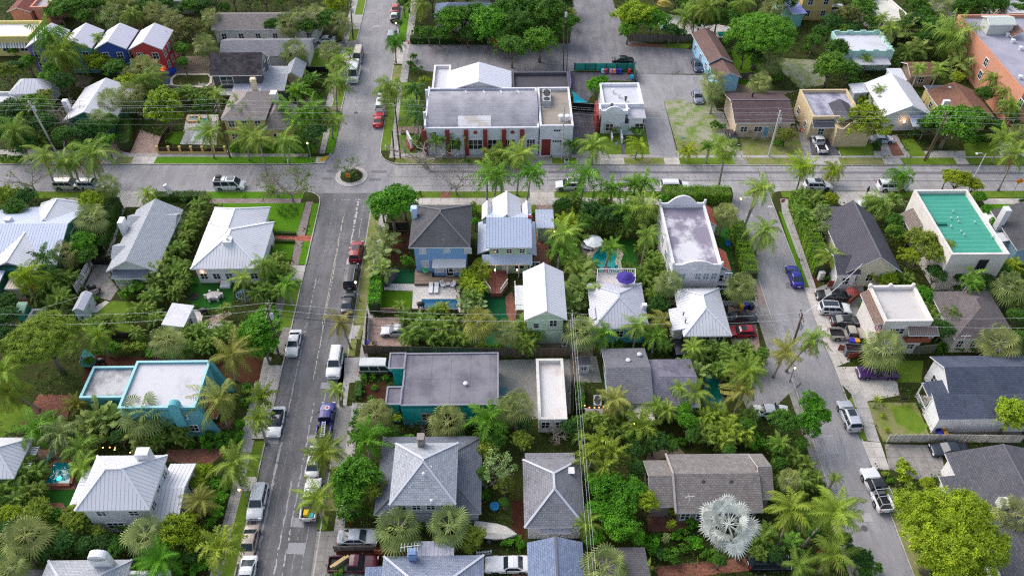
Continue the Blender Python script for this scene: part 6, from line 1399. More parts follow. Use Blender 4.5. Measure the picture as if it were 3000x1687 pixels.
h = hs('yellow flat roofed house with green striped awnings at the upper left edge', 'striped awning house', (0,-240,282),(0,222,280),(0,-110,162),4.6,'flat',0,'d8ca80',membrane('dcd9d8','c2bdb8',.4),win='')
for i,x in enumerate((45,105,180)):
 p=hl(h,0,x,320,2.8); window(h,'S',p.x+h.w/2,1.2,1.5,1.3,2); m,nt,b=newmat('striped_awning'); s_=N(nt,'ShaderNodeSeparateXYZ'); L(nt,coord(nt),s_.inputs[0]); L(nt,mix(nt,mth(nt,'LESS_THAN',mth(nt,'FRACT',mth(nt,'MULTIPLY',s_.outputs[0],3.0)),.5),'dcdcd8','2c4a3c'),b.inputs['Base Color']) ; roof(h,'shed_n',.7,m,p.x-1,p.x+1,-h.d/2-1.0,-h.d/2+.0,2.4,name='striped_awning',th=.05)
h = hs('salmon pink house with dark red tiled roof in the upper left corner', 'salmon pink house', (0,50,90),(0,228,92),(0,95,-70),5.2,'gy',1.0,'c98a78',barrel_tile('8c3c34'),win='S'); wing(h,(h.w/2-.3,-h.d/2+1),(h.w/2+3.4,h.d/2),5.6,'flat',0,'c98a78',membrane('b0a8a8'))
h = hs('white metal hip roof house among trees at the left edge', 'hip house among trees', (0,60,712),(0,356,712),(0,150,600),3.4,'hip',1.7,'cfcfcf',metal_roof('d6d5de',.7),win='S'); wing(h,(-h.w/2-7,-h.d/2-2.5),(-h.w/2+4.5,-h.d/2+1.2),3.0,'flat',0,'cfcfcf',membrane('d2d2da'))
h = hs('white metal gable house with green walls behind the left power pole', 'green walled gable house', (0,470,925),(0,862,925),(0,655,665),3.5,'gy',2.2,'2f7a66',metal_roof('d0cfd6',.6),win='S'); p=hl(h,0,505,795,4.6); chimney(h,(-h.w/2-.2,p.y),.9,.9,0,5.6,WHITE,cap=False)
h = hs('dark grey two storey house with speckled tile roof and white trimmed windows', 'dark tile roof house', (0,1588,573),(0,1985,573),(0,1655,430),6.0,'gx',2.9,'4c4e56',shingle('453f44',1.6,.45,stain='a8a4a6',amt=.22),win='',over=.4)
window(h,'S',2.6,3.8,2.4,1.6,2); window(h,'E',2.5,3.8,1.2,1.6,2); window(h,'E',4.6,6.2,1.0,1.2,2); window(h,'E',6.6,3.8,1.1,1.5,2)
a=hl(h,1,250,690,3.4); b=hl(h,1,282,505,3.4); c=hl(h,1,70,690,3.4); wing(h,(h.w/2-.6,a.y),(b.x,b.y),3.5,'gx',.9,'4c4e56',SH_L); a=hl(h,1,345,600,3.2); wing(h,(b.x-1.2,b.y-4.5),(a.x,b.y+1.5),3.3,'gy',1.5,'c9b890',SH_L); mb=MB(); mb.box(h.w/2-7.5,-h.d/2-1.2,2.9,4.4,2.4,.1); mb.build('flat_porch_roof',plain('c9c6c4'),h.o); roof(h,'shed_n',.2,MP,h.w/2-6,h.w/2-.3,-h.d/2-2,-h.d/2+.4,3.6,name='porch_roof')
h = hs('yellow stucco house with taupe hip roofs behind the fenced turquoise lap pool', 'taupe roofed yellow house', (0,1668,908),(1,70,908),(0,1745,690),5.8,'hip',2.3,'d6b87c',shingle('9a908c',stain='aca29c'),rl=.8,wz=(3.8,1.0),n=3)
a=hl(h,1,70,985,3.4); b=hl(h,1,250,985,3.4); c=hl(h,1,150,800,3.4); wing(h,(h.w/2-1.5,a.y),(b.x,c.y),3.6,'hip',2.4,'d6b87c',shingle('8f8682',stain='a49a94'),win='S'); p=hl(h,1,150,640,7.5); chimney(h,(h.w/2+.3,p.y-2),1.2,1.5,0,7.0,plain('dcd8d0'),cap=False); p=hl(h,0,1925,640,7.3); chimney(h,p,.9,.9,4,8.0,plain('d8c8a8'))
h = hs('long low grey shingle gable house on the west side of the far street', 'low grey house', (0,1660,418),(1,400,430),(0,1745,285),3.2,'gx',1.5,'d4d2d0',SH_G,win='')
h = hs('long grey brown roofed house behind the low grey house near the top edge', 'grey brown top house', (0,1600,225),(1,470,225),(0,1640,95),3.6,'gx',1.6,'c8c6c4',SH_BR,win='S')
h = hs('low house with slate blue roof behind large trees at the top of the far street', 'slate blue roof', (1,1350,128),(2,-150,128),(1,1378,25),4.0,'hip',1.8,'dcdcdc',shingle('72809a',stain='8592aa'),win='S')
mb=MB(); p=hl(h,1,1862,225,2); mb.box(p.x,-h.d/2-5,1.3,4,3,2.6); mb.build('orange_annex',plain('c96a2c'),h.o)
for lb,NL,NR,FL,he,kd,rs,wc,rm in (('brown roofed house far behind the parking road at the top edge',(2,1560,-60),(2,1720,-60),(2,1540,-150),3.5,'hip',1.5,'c8c0a0',SH_T),
 ('white roofed building at the upper right corner beside the salmon building',(3,1830,100),(3,2300,100),(3,1700,-60),5.5,'flat',0,'d8d6d4',membrane('c9c8ce')),
 ('grey roofed house beyond the tree row at the top left',(0,1180,10),(0,1440,10),(0,1230,-80),3.5,'hip',1.5,'c8c0b8',SH_L),
 ('white roofed house beyond the trees at the very top centre',(1,1650,-20),(1,1850,-20),(1,1640,-110),3.5,'gx',1.5,'cfcfcf',MW)):
 h = hs(lb, None, NL, NR, FL, he, kd, rs, wc, rm, win='')
h = hs('small grey garden shed with metal gable roof beside the stone patio', 'small grey garden shed', (4,545,905),(4,632,905),(4,585,770),2.3,'gy',.5,'c3ccd4',MP,win='',over=.12,name='shed',cat='shed'); window(h,'E',1.6,1.0,.7,.6,2)
h = hs('white flat roofed garden cabana beside the dark plunge pool', 'white garden cabana', (4,1222,1010),(4,1392,1030),(4,1262,858),2.9,'shed_n',.5,'d8d6d8',plain('cfced6',.6,.12,.5,'8a8896',.5),win='E',over=.25,name='cabana',cat='cabana')
h = hs('tiny white shed with dark sloping roof beside the grey gable house', 'tiny white shed', (6,500,1318),(6,597,1318),(6,505,1266),2.3,'shed_n',.3,'d0d0d0',shingle('4a4a52'),win='S',over=.15,name='shed',cat='shed',n=1,wh=.7,ww=.7)
h = hs('small turquoise A frame playhouse under the dense olive tree', 'turquoise playhouse', (4,598,1300),(4,694,1300),(4,610,1250),1.2,'gy',1.6,'5fb4bc',plain('6fc0c4'),win='',over=.1,name='playhouse',cat='playhouse')
h = hs('small green garden shed with grey roof at the left edge', 'small green shed', (4,100,920),(4,175,920),(4,112,850),2.2,'shed_n',.3,'2f8a70',plain('9ac4b0'),win='',over=.1,name='shed',cat='shed')
h = hs('round edged grey concrete tank top beside the tall hedge at the left', 'grey tank', (4,195,985),(4,340,985),(4,215,895),1.6,'flat',0,'a9a8ac',membrane('b0afb6'),win='',name='outbuilding',cat='outbuilding')
# ================= VEHICLES =================
WC='dcdde0'; BK='17171a'
A='parked cars along the streets'; D='cars parked in driveways and lots'
car('suv',5,760,455,'N','8e1024','red station wagon SUV parked at the kerb beside the light blue house',sunroof='small',group=A,short='red SUV')
car('bigsuv',5,722,642,'N','1b1c20','black SUV with silver roof rails parked behind the red one on the near street',rails='9a9ca2',group=A,short='black SUV')
car('sedan',5,698,842,'N','1c1c22','black saloon parked last in the line behind the black SUV',sunroof='small',group=A,short='black saloon')
car('sedan',5,285,1145,'S',WC,'white saloon parked at the west kerb beside the bright green tree',group=A,short='white saloon')
car('bigsuv',5,600,1300,'S',WC,'large white SUV with roof rails parked by the turquoise flat roof house',rails='3a3a3c',group=A,short='large white SUV')
car('van',5,930,1338,'E','4c4d42','olive van with white roof nosed under the turquoise house roof edge',roofcol='d6d6d6',group=D,cat='van',name='parked_van')
car('sedan',5,1068,1052,'W','aeb2b8','silver car half covered by clumping palms on the brick drive',group=D)
car('coupe',9,150,288,'S',WC,'white sports coupe with black glass roof at the west kerb',sunroof='big',roofcol='1a1a1e',group=A,short='white sports coupe')
t=car('pickup',9,522,282,'N','26267e','dark blue pickup truck carrying a white ladder in its bed',group=A,cat='pickup truck',name='parked_pickup',short='blue pickup with ladder')
mb=MB(); mb.lathe([(.36,0),(.36,.015)],18,c=(1.75,0,1.13)); e=mb.build('round_emblem',flat('c9c4d4'),t); mb=MB(); mb.lathe([(.2,0),(.2,.012)],12,c=(1.75,0,1.147)); mb.build('emblem_centre',flat('a03a4a'),e)
car('sedan',9,435,588,'N',WC,'white saloon with sunroof half under a coconut palm on the near street',sunroof='small',group=A,short='white saloon under the palm')
w=car('pickup',9,412,872,'N',WC,'white pickup truck with yellow load in its bed under a palm',group=A,cat='pickup truck',name='parked_pickup',short='white pickup with yellow load')
car('suv',9,12,888,'S',WC,'white crossover parked at the west kerb beside the lit street lamp',group=A)
car('sedan',8,1862,1205,'S','a39388','beige saloon parked near the bottom of the near street',group=A)
car('coupe',8,1842,1440,'S',WC,'white car at the west kerb cut by the bottom edge of the photo',group=A)
car('sedan',9,758,1155,'E','c0c4cc','pale silver saloon in the concrete driveway above the maroon pickup',group=D,short='silver saloon in the driveway')
m=car('pickup',9,728,1360,'E','4c1228','maroon pickup truck with timber planks in its black bed',group=D,cat='pickup truck',name='parked_pickup',short='maroon pickup')
car('classic',9,1892,1358,'W','dfe0e4','long white old saloon parked beside the blue grey gable garage',group=D)
car('bigsuv',0,525,1400,'E','bfbaae','beige old four wheel drive parked behind coconut palms on the cross street',group=A,rails='8a8a86')
car('suv',0,692,1398,'E','aeb4bb','silver estate car parked beside a cabbage palm on the cross street',group=A,rails='6a6c70')
v=car('van',0,1742,1402,'E','d8d9db','white camper van with solar panel and roof luggage on the cross street',group=A,cat='van',name='parked_van',short='white camper van')
mb=MB(); mb.box(.4,0,2.24,1.1,.8,.05); mb.build('solar_panel',flat('3c4658',.2),v); mb=MB(); mb.box(-1.7,.35,2.32,.9,.6,.3); mb.box(-1.7,-.5,2.28,.9,.5,.22); mb.build('roof_luggage',BLACK,v)
mb=MB()
for x in (-2.2,-1.2,-.5): mb.box(x,0,2.22,.06,1.5,.06)
for y in (-.75,.75): mb.box(-1.35,y,2.24,1.8,.05,.06)
mb.build('roof_rack',flat('8c8e92'),v)
car('suv',2,432,1402,'W',WC,'white SUV with black roof panel behind a royal palm on the slab street',sunroof='big',group=A)
car('bigsuv',2,1238,1412,'E',WC,'white SUV with roof rails parked above the clipped corner hedge',rails='b0b2b6',group=A)
car('bigsuv',3,945,1412,'E',WC,'white covered pickup parked on the cross street above the green roof building',group=A,rails='9a9a9e')
car('suv',3,380,1402,'E',WC,'white car mostly hidden behind hedge trees on the cross street',sunroof='small',group=A)
car('coupe',1,928,902,'N','c01020','bright red coupe parked on the far street by the church lawn',group=A,short='bright red coupe')
car('suv',1,945,790,'N',WC,'white SUV parked directly ahead of the bright red coupe',group=A,sunroof='small')
car('sedan',1,965,682,'N','9aa8a0','silver green car under a feather palm on the far street',group=A)
car('van',1,745,560,'S','dfe1e4','tall white delivery van at the west kerb of the far street',group=A,cat='van',name='parked_van',sc=1.18,short='white delivery van')
car('van',1,775,428,'S','6e6a62','old van with beige roof parked behind the white delivery van',roofcol='c2b8a8',group=A,cat='van',name='parked_van')
car('sedan',1,520,300,'W','bcc2ca','silver saloon in a driveway off the far street',group=D)
car('suv',1,1030,268,'N','8e929e','grey SUV on the far street next to a lit street lamp',group=A)
car('sedan',1,1050,120,'N','202226','black saloon on the far street behind the red one',roofcol='c9d2cc',group=A)
car('sedan',1,1056,62,'N','b01820','red car with pale glass at the top of the far street',group=A)
car('sedan',2,843,452,'E',BK,'black saloon parked beside the green screened playground fence',group=D,short='playground black saloon')
car('sedan',2,1402,492,'S','3c465e','slate blue saloon parked beside the light blue block',group=D)
car('sedan',2,1405,728,'S','83869a','silver grey saloon parked above the sandy vacant lot',group=D)
car('sedan',2,1672,1042,'S','202022','dark car in the narrow drive beside the tan bungalow',group=D)
car('pickup',3,388,1085,'N',WC,'white pickup truck in the drive of the yellow mission bungalow',group=D,cat='pickup truck',name='parked_pickup')
car('sedan',3,862,1052,'E','a9b2c0','pale blue car mostly hidden by the yellow green tree',group=D)
car('suv',3,492,72,'W',WC,'white car on brick paving near the pale yellow house at the top',group=D,sunroof='small')
car('sedan',7,205,640,'N','1c1f8c','bright blue saloon standing at the kerb of the right lane',group=A,short='bright blue saloon')
car('sedan',7,485,786,'W','141418','glossy black saloon, topmost of the cars by the white box building',group=D,turn=-4)
car('suv',7,505,888,'E',WC,'white crossover with black roof glass between two black cars',group=D,turn=-3,sunroof='big')
car('sedan',7,600,982,'E','1a1a20','black saloon between the white crossover and the silver pickup',group=D,turn=-3)
car('pickup',7,612,1082,'E','aaa298','silver beige pickup truck with dark bed cover beside the ivy hedge',group=D,turn=-3,cat='pickup truck',name='parked_pickup',short='silver pickup')
car('classic',7,830,1372,'W','3b1a56','purple vintage saloon on the concrete drive by the slate roof house',group=D,turn=-2,short='purple vintage car')
car('suv',11,608,246,'N','b4b9c2','silver crossover parked half on the right lane near the corner lawn',sunroof='small',group=A,turn=2)
x=car('pickup',11,815,800,'N',WC,'white pickup truck with black roof and a pipe rack over its bed',roofcol='202124',group=A,cat='pickup truck',name='parked_pickup',turn=4,short='pipe rack pickup',sc=1.06)
mb=MB()
for a in (-2.6,-1.6,-.7):
 for s in (1,-1): mb.bar((a,s*.88,1.1),(a,s*.82,1.95),.06)
 mb.bar((a,.85,1.95),(a,-.85,1.95),.06)
for s in (1,-1): mb.bar((-2.7,s*.82,1.95),(-.4,s*.82,1.95),.06)
mb.build('pipe_rack',flat('a9abb0',.4),x)
car('sedan',11,1360,498,'W','28303e','dark blue saloon half under the eave of the large dark gable house',group=D)
car('suv',11,10,1345,'E','1e2430','dark blue SUV with sunroof parked under coconut palms at the bottom',sunroof='small',group=D)
car('sedan',6,1740,955,'E',BK,'black saloon beside the olive cottage, in the upper bay of the paved drive',group=D,short='driveway black saloon')
car('hatch',6,1745,1062,'W','a30f22','small red hatchback in the lower bay beside the olive cottage',group=D,sunroof='small',short='small red hatchback')
car('suv',6,1525,718,'W','d9dce0','white car tucked between the white mission building and the cottage',sunroof='big',group=D)
car('suv',6,1258,1190,'N','1d1e22','dark car in the shadowy gap left of the olive cottage',group=D)
car('sedan',11,25,212,'E','d8dade','white car partly covered by foliage beside the right lane',group=D)
car('hatch',11,1905,1300,'N','b8bcc0','pale grey car behind the huge lime green tree at the right edge',group=D)
car('suv',7,790,100,'W','d6d8da','white car behind the palms above the charcoal gable house',group=D)
def load(o, name, label, cat, boxes, col, mats=None):
 mb=MB()
 for b in boxes: mb.box(*b)
 q=mb.build(name, mats or plain(col,.8), None, o.location); q.rotation_euler=o.rotation_euler; tag(q,label,cat); return q
mb=MB()
for s in (.22,-.22): mb.bar((-2.75,s,.98),(-.75,s*.9,1.5),.08)
for i in range(9): f=i/8; mb.bar((-2.65+1.8*f,.22,1.0+.47*f),(-2.65+1.8*f,-.22,1.0+.47*f),.06)
q=mb.build('ladder',flat('cfcfd4',.4),None,t.location); q.rotation_euler=t.rotation_euler; tag(q,'white ladder lying in the bed of the dark blue pickup','ladder')
load(w,'load_box','yellow box in the bed of the white pickup','box',[(-2.0,.2,.95,.7,.6,.5)],'d8b420'); load(w,'cool_box','turquoise box beside the yellow box in the pickup bed','box',[(-2.3,-.4,.85,.6,.5,.35)],'3fb0c4')
load(m,'timber_planks','pale timber planks lying across the maroon pickup bed','timber',[(-1.7,.1,1.2,.28,2.0,.05,0,-.9),(-1.35,.2,1.22,.28,2.0,.05,0,-.9)],'c2a878')
p=G(9,1790,1125,.9); bt=thing('boat',(p.x,p.y,.13),R(-8),'small white boat under a pale cover beside the cabbage palms','boat'); mb=MB(); secs=[]
for u in (-1,-.6,0,.5,.8,1):
 wd=1.05*(1-max(0,u)**2.2*.97); secs.append([(u*2.6,wd,1.15),(u*2.6,wd*.8,.6),(u*2.6,0,.42+.25*max(0,u)),(u*2.6,-wd*.8,.6),(u*2.6,-wd,1.15)])
loft(mb,secs); mb.build('hull',plain('dcdcde',.5),bt,smooth=True); mb=MB(); secs=[[(u*2.5,1.0*(1-max(0,u)**2.2*.97),1.15),(u*2.5,.4*(1-max(0,u)**2),1.15+.4*(1-abs(u))),(u*2.5,-.4*(1-max(0,u)**2),1.15+.4*(1-abs(u))),(u*2.5,-1.0*(1-max(0,u)**2.2*.97),1.15)] for u in (-1,-.5,0,.5,1)]; loft(mb,secs); mb.build('cover',plain('c9c4bc'),bt); mb=MB()
for s in (1,-1): mb.bar((-2.4,s*.7,.35),(2.2,s*.3,.35),.1); mb.lathe([(.28,-.1),(.28,.1)],12); mb.v[-24:]=[(x_-.6,y_*0+s*.95+z_,y_+.28) for x_,y_,z_ in mb.v[-24:]]
mb.build('trailer',flat('6a6c70'),bt)
# ================= PLANTS =================
PALMS = {'co','cd','ro','qu','sa','bi','ar','tr','ba'}
YG='8c9e3a'; LIME='9aac30'; BRT='669c2a'; OLV='84884a'; DKG='4e7434'; PALE='98a868'; YEL='97984a'
CN = dict(y=YG, l=LIME, b=BRT, o=OLV, d=DKG, p=PALE, Y=YEL, g='6a982e')
def plants(k, txt):
 for ln in txt.strip().split('\n'):
  for it in ln.split(';'):
   w = it.split()
   if not w: continue
   kd, x, y, r = w[0], float(w[1]), float(w[2]), float(w[3]); base = h = col = None
   for q in w[4:]:
    if q[0] == 'B': base = tuple(float(v) for v in q[1:].split(','))
    elif q[0] == 'H': h = float(q[1:])
    elif q[0] == 'C': col = CN[q[1:]]
   if kd in PALMS: palm(kd, k, x, y, r, base, h, col)
   elif kd in ('bu','bf'): bush(kd, k, x, y, r, h, col)
   else: tree(kd, k, x, y, r, h, col)
plants(0, '''
tg 450 90 110; td 560 60 110; td 720 60 100; sa 870 110 90; tg 800 150 80; sa 960 60 100; qu 1010 120 90; td 1100 60 110; sa 1180 90 80; sa 1300 150 80; tg 1450 60 100; td 1560 60 90 Cd
ty 1440 240 140 Co; sa 1555 335 85; tg 1380 380 80; td 1330 110 80 Cd; tg 370 30 80; td 640 130 80; ty 40 560 110; td 100 520 90 Cd; tg 210 480 80; bu 100 405 60
qu 370 290 140 B520,560 Cg; qu 480 430 150 B635,650 Cy; co 735 290 60 H6; sa 1140 310 75; sa 1260 290 62; ar 640 410 90; tg 820 400 150 H3.5 Cl; tg 740 480 120 H3 Cl; td 480 640 130 H4 Cd; tg 400 560 120 H4.5
tg 960 640 110 H3.5 Cl; sa 840 760 100; sa 990 720 105; sa 1090 510 100; qu 1100 610 100; td 880 520 100; td 1150 680 90; ct 1260 835 185 H4.6
td 100 850 150 Cd; td 60 1000 140; tg 250 830 140; ty 330 760 110; td 330 960 130 Cd; qu 120 1000 120; td 170 1090 110 Cd; td 650 1010 130 Cd; td 770 1000 110; tg 830 930 90; sa 750 900 80; tg 800 1080 100; td 600 1110 80; td 480 1040 100
co 330 1180 120 B430,1435; co 480 1240 110 B600,1435; co 560 1230 120 B612,1420; co 690 1180 165 B737,1400; ar 340 1080 110; sa 815 1400 82
ar 1500 730 80; ar 1400 700 80; co 1640 720 80 H5; td 1550 800 90; ar 1580 700 70; ro 1820 840 110; co 1580 1000 110 B1625,1200; co 1880 1030 130 B1890,1215; bu 1770 1130 60; bu 1860 1130 60; bu 90 1210 45; bu 150 1210 40; bu 30 1200 40
bu 1270 1080 28; bu 1120 400 50; bu 320 400 50; td 1390 480 60; bu 1240 500 60; sa 1200 560 70; ty 1000 560 90 Co
td 200 -30 100; tg 330 -40 110; td 480 -30 110; tg 620 -40 110 Cg; td 760 -30 110; qu 880 -20 100; tg 1000 -40 110; td 1120 -30 100; td 1480 -40 90; tg 1620 -20 100; td 1760 -30 100 Cd; td 1880 -20 100; td 1700 60 60; bu 1560 190 50; td 1250 60 90; sa 1600 130 70; td 420 100 80; td 940 430 75; td 560 400 90; tg 700 370 60; td 1120 440 60''')
plants(1, '''
sa 440 120 90; sa 310 140 80; sa 240 180 80; tg 600 50 110 Cl; td 560 160 110; sa 640 170 80; td 200 180 90 Cd; td 120 200 80; td 400 210 90; bu 640 270 55; bu 300 270 70; sa 290 385 90; sa 560 380 80; ar 60 370 70; ar 170 385 80; td 230 440 60
co 640 470 110 B610,640; co 610 620 125 B617,850; co 700 385 45 H3; ba 420 600 70; tg 400 620 60; ro 310 700 90 B320,830; ro 220 820 100; ro 430 830 105 B425,1050; ro 300 930 90 B345,1105; ro 370 880 85; td 450 1030 110 Cd; bu 420 1110 80; bu 330 1130 70; co 215 1080 120 B220,1225; co 590 910 85 B580,1050; co 20 1060 100; bu 60 1120 70; bu 470 880 60 ;bu 520 850 60
bu 640 640 50; bu 420 730 60; bu 470 760 50; bu 580 420 40; bf 640 385 40
qu 1055 320 75 B1062,480 Cg; qu 1010 665 110 B985,880; co 985 770 60 B990,880; ro 1215 690 90 Cd; ro 1215 850 105 B1238,1045 Cd; tg 1275 620 55 Cl; bu 1230 1060 40; bu 1240 1110 40
td 1120 40 60; co 1245 30 100 B1250,190; td 1310 250 70; bu 1230 250 60; bu 1270 280 60 ; td 1490 180 175 H4 Cg; td 1640 120 150 H4.5; tg 1760 200 190 H4.5 Cg; td 1900 90 190 H5; td 1390 260 100 H3; td 1860 290 130 H3.5; td 1600 285 90 H2.6
bu 1200 440 40; bu 1170 490 40; bf 1195 540 45; bf 1245 535 40; bf 1120 800 36; bf 1165 800 36
ro 1360 1070 65 B1370,1200; ro 1470 1060 90 B1500,1160; ro 1550 1050 80 B1560,1160
td 60 -20 100; tg 180 -30 100; td 320 -30 100 Cd; tg 430 -20 90; td 1150 -40 110; tg 1330 -40 110; td 1480 -40 110; tg 1600 -50 110 Cg; td 1800 -40 110; td 1080 180 40''')
plants(20, '''
co 1140 45 125 B1142,115; co 1360 40 130 B1325,340; ro 1100 185 125 B1100,430; ro 1180 200 110 B1150,400; ro 1430 190 125 B1395,430; co 1225 30 110 B1215,120; ro 1840 200 150 B1805,400; ro 2040 300 115 B2025,430 ;ro 2290 250 110 B2270,420; ro 2215 270 100 B2200,430
bu 590 335 30; bu 1000 420 40 Cl; bu 1020 470 40 Cl; bu 960 90 30; bu 1060 85 34 Cy''')
plants(2, '''
td 150 80 190 H5; td 290 130 180 H5; tg 210 330 180 H4.5 Cg; td 30 200 180 H4.5; td 0 390 140 H4; td 425 200 110; td 100 240 140 H3.5; td 340 240 110 H3.5; ty 430 110 70; td 420 40 60 Cd
tg 640 660 95 H4 Cb; tg 690 610 50 H4 Cb; bu 775 1000 55 Cp; bu 935 1010 68 Cg; ro 450 1100 75 B440,1185; ro 960 1110 90 B930,1205 Cl; co 620 1110 130 B605,1240
tg 940 130 185 H5 Cl; tg 1060 160 140 H4.5 Cg; tg 880 230 110 H3.5 Cg; td 1200 240 80 Cd; td 1270 260 60 Cd; co 1320 140 110 B1300,270; co 1480 50 120 H8; td 1560 130 100; td 1680 150 100; co 1740 10 90; qu 1390 80 100; td 1300 50 80; tg 1720 60 80
big 1880 300 300 H7 Cg; sa 1530 615 92; sa 1885 625 82; sa 1530 690 70; bu 1520 745 42 Cl; bu 1545 960 55; bu 1590 970 45; bf 1745 1010 26
ro 1330 1150 80 B1330,1230 Cl; ro 1490 1120 72 B1470,1235; sa 1620 1120 92 B1560,1449 Cy; bu 1640 420 40 ;td 1760 400 100; td 1860 480 90 H3.5
td 1100 -40 100; tg 1250 -40 110 Cg; td 1400 -30 100; tg 1560 -10 90; td 1640 -40 110; td 1780 -40 100 Cd; td 1880 -30 100; tg 1500 180 70; td 1420 190 60; td 60 -40 120; td 250 -40 120 H5; td 400 -40 110''')
plants(3, '''
sa 30 460 85; ty 610 130 130 Co; td 480 180 110 Cd; tg 720 70 110; td 400 250 80; td 510 400 130 H4; tg 470 520 150 H4.5; td 600 550 120 H4; bu 720 780 60 Cl; bu 640 640 65; tr 1030 250 130; td 1110 170 110 Cd; co 870 130 50; co 930 210 80; sa 1300 60 95; td 1550 60 130 H5; td 1720 60 120 H5; td 1430 70 90
qu 1390 290 170; tr 1560 420 150; td 1290 310 120 Cd; td 1240 210 110; tr 1440 500 110; ar 1060 430 120; ar 950 460 80; co 750 450 52 B722,555; co 1150 520 62; co 1290 540 75; co 1700 600 85 H5; co 1800 680 85 H5; co 1850 800 95 H5; co 1890 720 85 H5; td 1640 720 90; bu 1120 610 60 Cl; tg 1440 590 60 Cl
ty 730 940 225 H4.4 Cl; td 1370 980 240 H4.4 Cg; td 1190 960 85 Cd; tg 1560 900 130 H4; td 1740 970 90 H3; tr 860 760 90; co 845 680 50 B800,830; co 1790 1040 105 B1690,1240 Cy; co 1870 1180 135 B1745,1445; bu 1620 1060 70; bu 1550 1080 60; bu 830 1110 50 Cd; bu 910 940 40; bu 1130 1020 60 Cd
qu 265 1270 112 B215,1447 Cl; qu 500 1290 78 B470,1385 Cl; qu 1020 1340 100 B970,1448 Cg; tg 1440 1370 115 H3.5 Cl; tg 1560 1410 85 H3 Cl; tg 1370 1330 70 H3 Cl; ty 130 1040 100 H2.2; bu 80 1090 50; td 110 20 120; sa 40 60 80; bu 330 940 70 Cg; td 1180 300 80; td 1500 200 90; bu 60 600 60; bu 80 250 60
td 650 230 80 Cd; td 780 180 90; td 820 250 70; tr 1150 370 90; bu 1230 600 50; td 1900 90 90; bu 1880 960 70; td 1840 870 70; sa 1900 1020 80
td 40 -30 110; td 130 180 60; tg 600 -30 110 Cg; td 730 0 90; td 1120 40 100; td 1220 -20 100; tg 1480 -30 110; td 1600 -40 110 Cd; td 1740 -30 120; td 1880 10 100; td 1180 120 80; tg 560 250 80; td 340 330 90 H3.5; bu 300 380 50; td 1480 180 90 H4''')
plants(4, '''
tg 40 50 120 H4 Cy; td 200 70 110 Cd; td 120 150 120; ty 30 200 90; tg 700 80 115 H4 Cl; sa 690 200 110; tg 620 390 120 Cg; tg 650 490 90; td 760 380 60; sa 490 470 95 B545,605; ro 330 510 110 Cd; qu 180 650 120 Cl; ar 330 750 160; ar 500 660 110; ar 440 850 120; td 70 850 110 Cd; td 60 960 120 Cd; td 20 1080 90 Cd
big 340 1150 310 H6.5 Cy; co 740 1090 120 H5 Cy; ar 690 1040 90 ;co 30 1370 150 H7 Cy
ar 1530 110 80; ar 1490 200 85; ar 1440 280 90; ar 1390 360 90; ar 1340 440 95; ar 1270 540 105; ar 1310 640 115; ar 1210 700 90; ar 1150 790 90; tr 1190 620 80; ar 1390 560 80; ar 1240 460 70; ar 1560 60 50; ar 1400 680 70; ar 1330 760 80
bu 1050 740 100 H1.2 Cg; bu 960 790 75 Cg; bu 1090 810 60 Cg; bu 990 710 60 Cg; co 1120 20 80 H3.5 Cl; bf 1095 92 30 Cp; bu 1400 80 45 Cd; sa 1260 1130 118; ar 820 1010 95; ar 1110 890 90; ar 1190 960 90; ar 1500 1060 105; ar 1650 1110 100; ar 1720 1050 90; ar 1400 1080 80; ar 1560 1180 90; ar 1000 960 80; bu 930 970 36 Cp
bu 880 1200 80 Cg; bu 960 1200 70 Cy; bu 1060 1190 80 Cy; bu 1150 1240 70; bu 800 1160 60 Cy; bu 730 1230 50; ar 1420 1200 90; ar 1060 1090 70; bu 730 820 40; bu 560 950 40; bu 630 960 36; bu 1480 875 36; co 1840 660 95 B1870,850; cd 1760 1240 175 B1790,1440 CY; bu 1480 700 30; ar 1700 900 60; bu 1890 600 60; bu 1340 1060 60; bu 1640 1220 60; bu 1260 1240 60
td 1900 1180 70; bu 560 100 40; bu 500 90 40; bu 620 60 40; td 680 1290 50''')
plants(5, '''
tg 45 1050 185 H5 Cb; tg 95 940 125 H4.5 Cb; tg 60 1170 145 H4 Cb; tg -60 1090 110 H4 Cb; qu 60 560 90 B70,720; ar 150 560 100; ar 90 680 110; ar 40 780 95; ro 240 710 95 B275,865; ar 160 770 95; ar 200 620 80; ar 180 500 60; bu 130 470 45; bu 120 440 40 Cp; bf 120 230 30 Cd
td 1035 140 200 H5 Cb; td 950 80 115 H4.6 Cb; td 1120 60 130 H4.6 Cb; td 1060 20 100 H5 Cb; tr 960 390 110 Cp; tr 930 500 90 Cp; tr 950 600 90; ba 1020 380 70; bu 1150 548 72 Cb; bu 1110 370 18
sa 1700 590 78 B1690,690 Cl; ar 1620 700 90 Cl; ar 1640 790 85; ar 1590 640 60 Cl; ar 1700 730 70 Cl; cd 640 985 115 B718,1190; ar 1160 980 100; ar 1270 1000 110; ar 1200 1080 120 ; ar 1330 1090 125; ar 1440 1090 120; ar 1330 930 80; ar 1420 900 65 Cl; ar 1470 1000 100; ar 1540 1120 95; ba 1590 860 75 Cp; ba 1670 860 75 Cp; sa 1690 985 115 B1665,1200 CY; bu 1700 1190 60 Cy; bu 1760 1190 50; co 1095 870 50 H2.5; bu 1600 1190 60; bu 1480 1190 60; sa 1890 1060 90; bu 1860 1180 50; bu 1810 1190 50; bu 990 900 26; bf 940 700 26
bu 820 1420 45 Cg; bu 890 1415 40 Cg; bu 985 1415 40 Cg; td 1640 150 45 Cb; td 1660 230 40 Cb''')
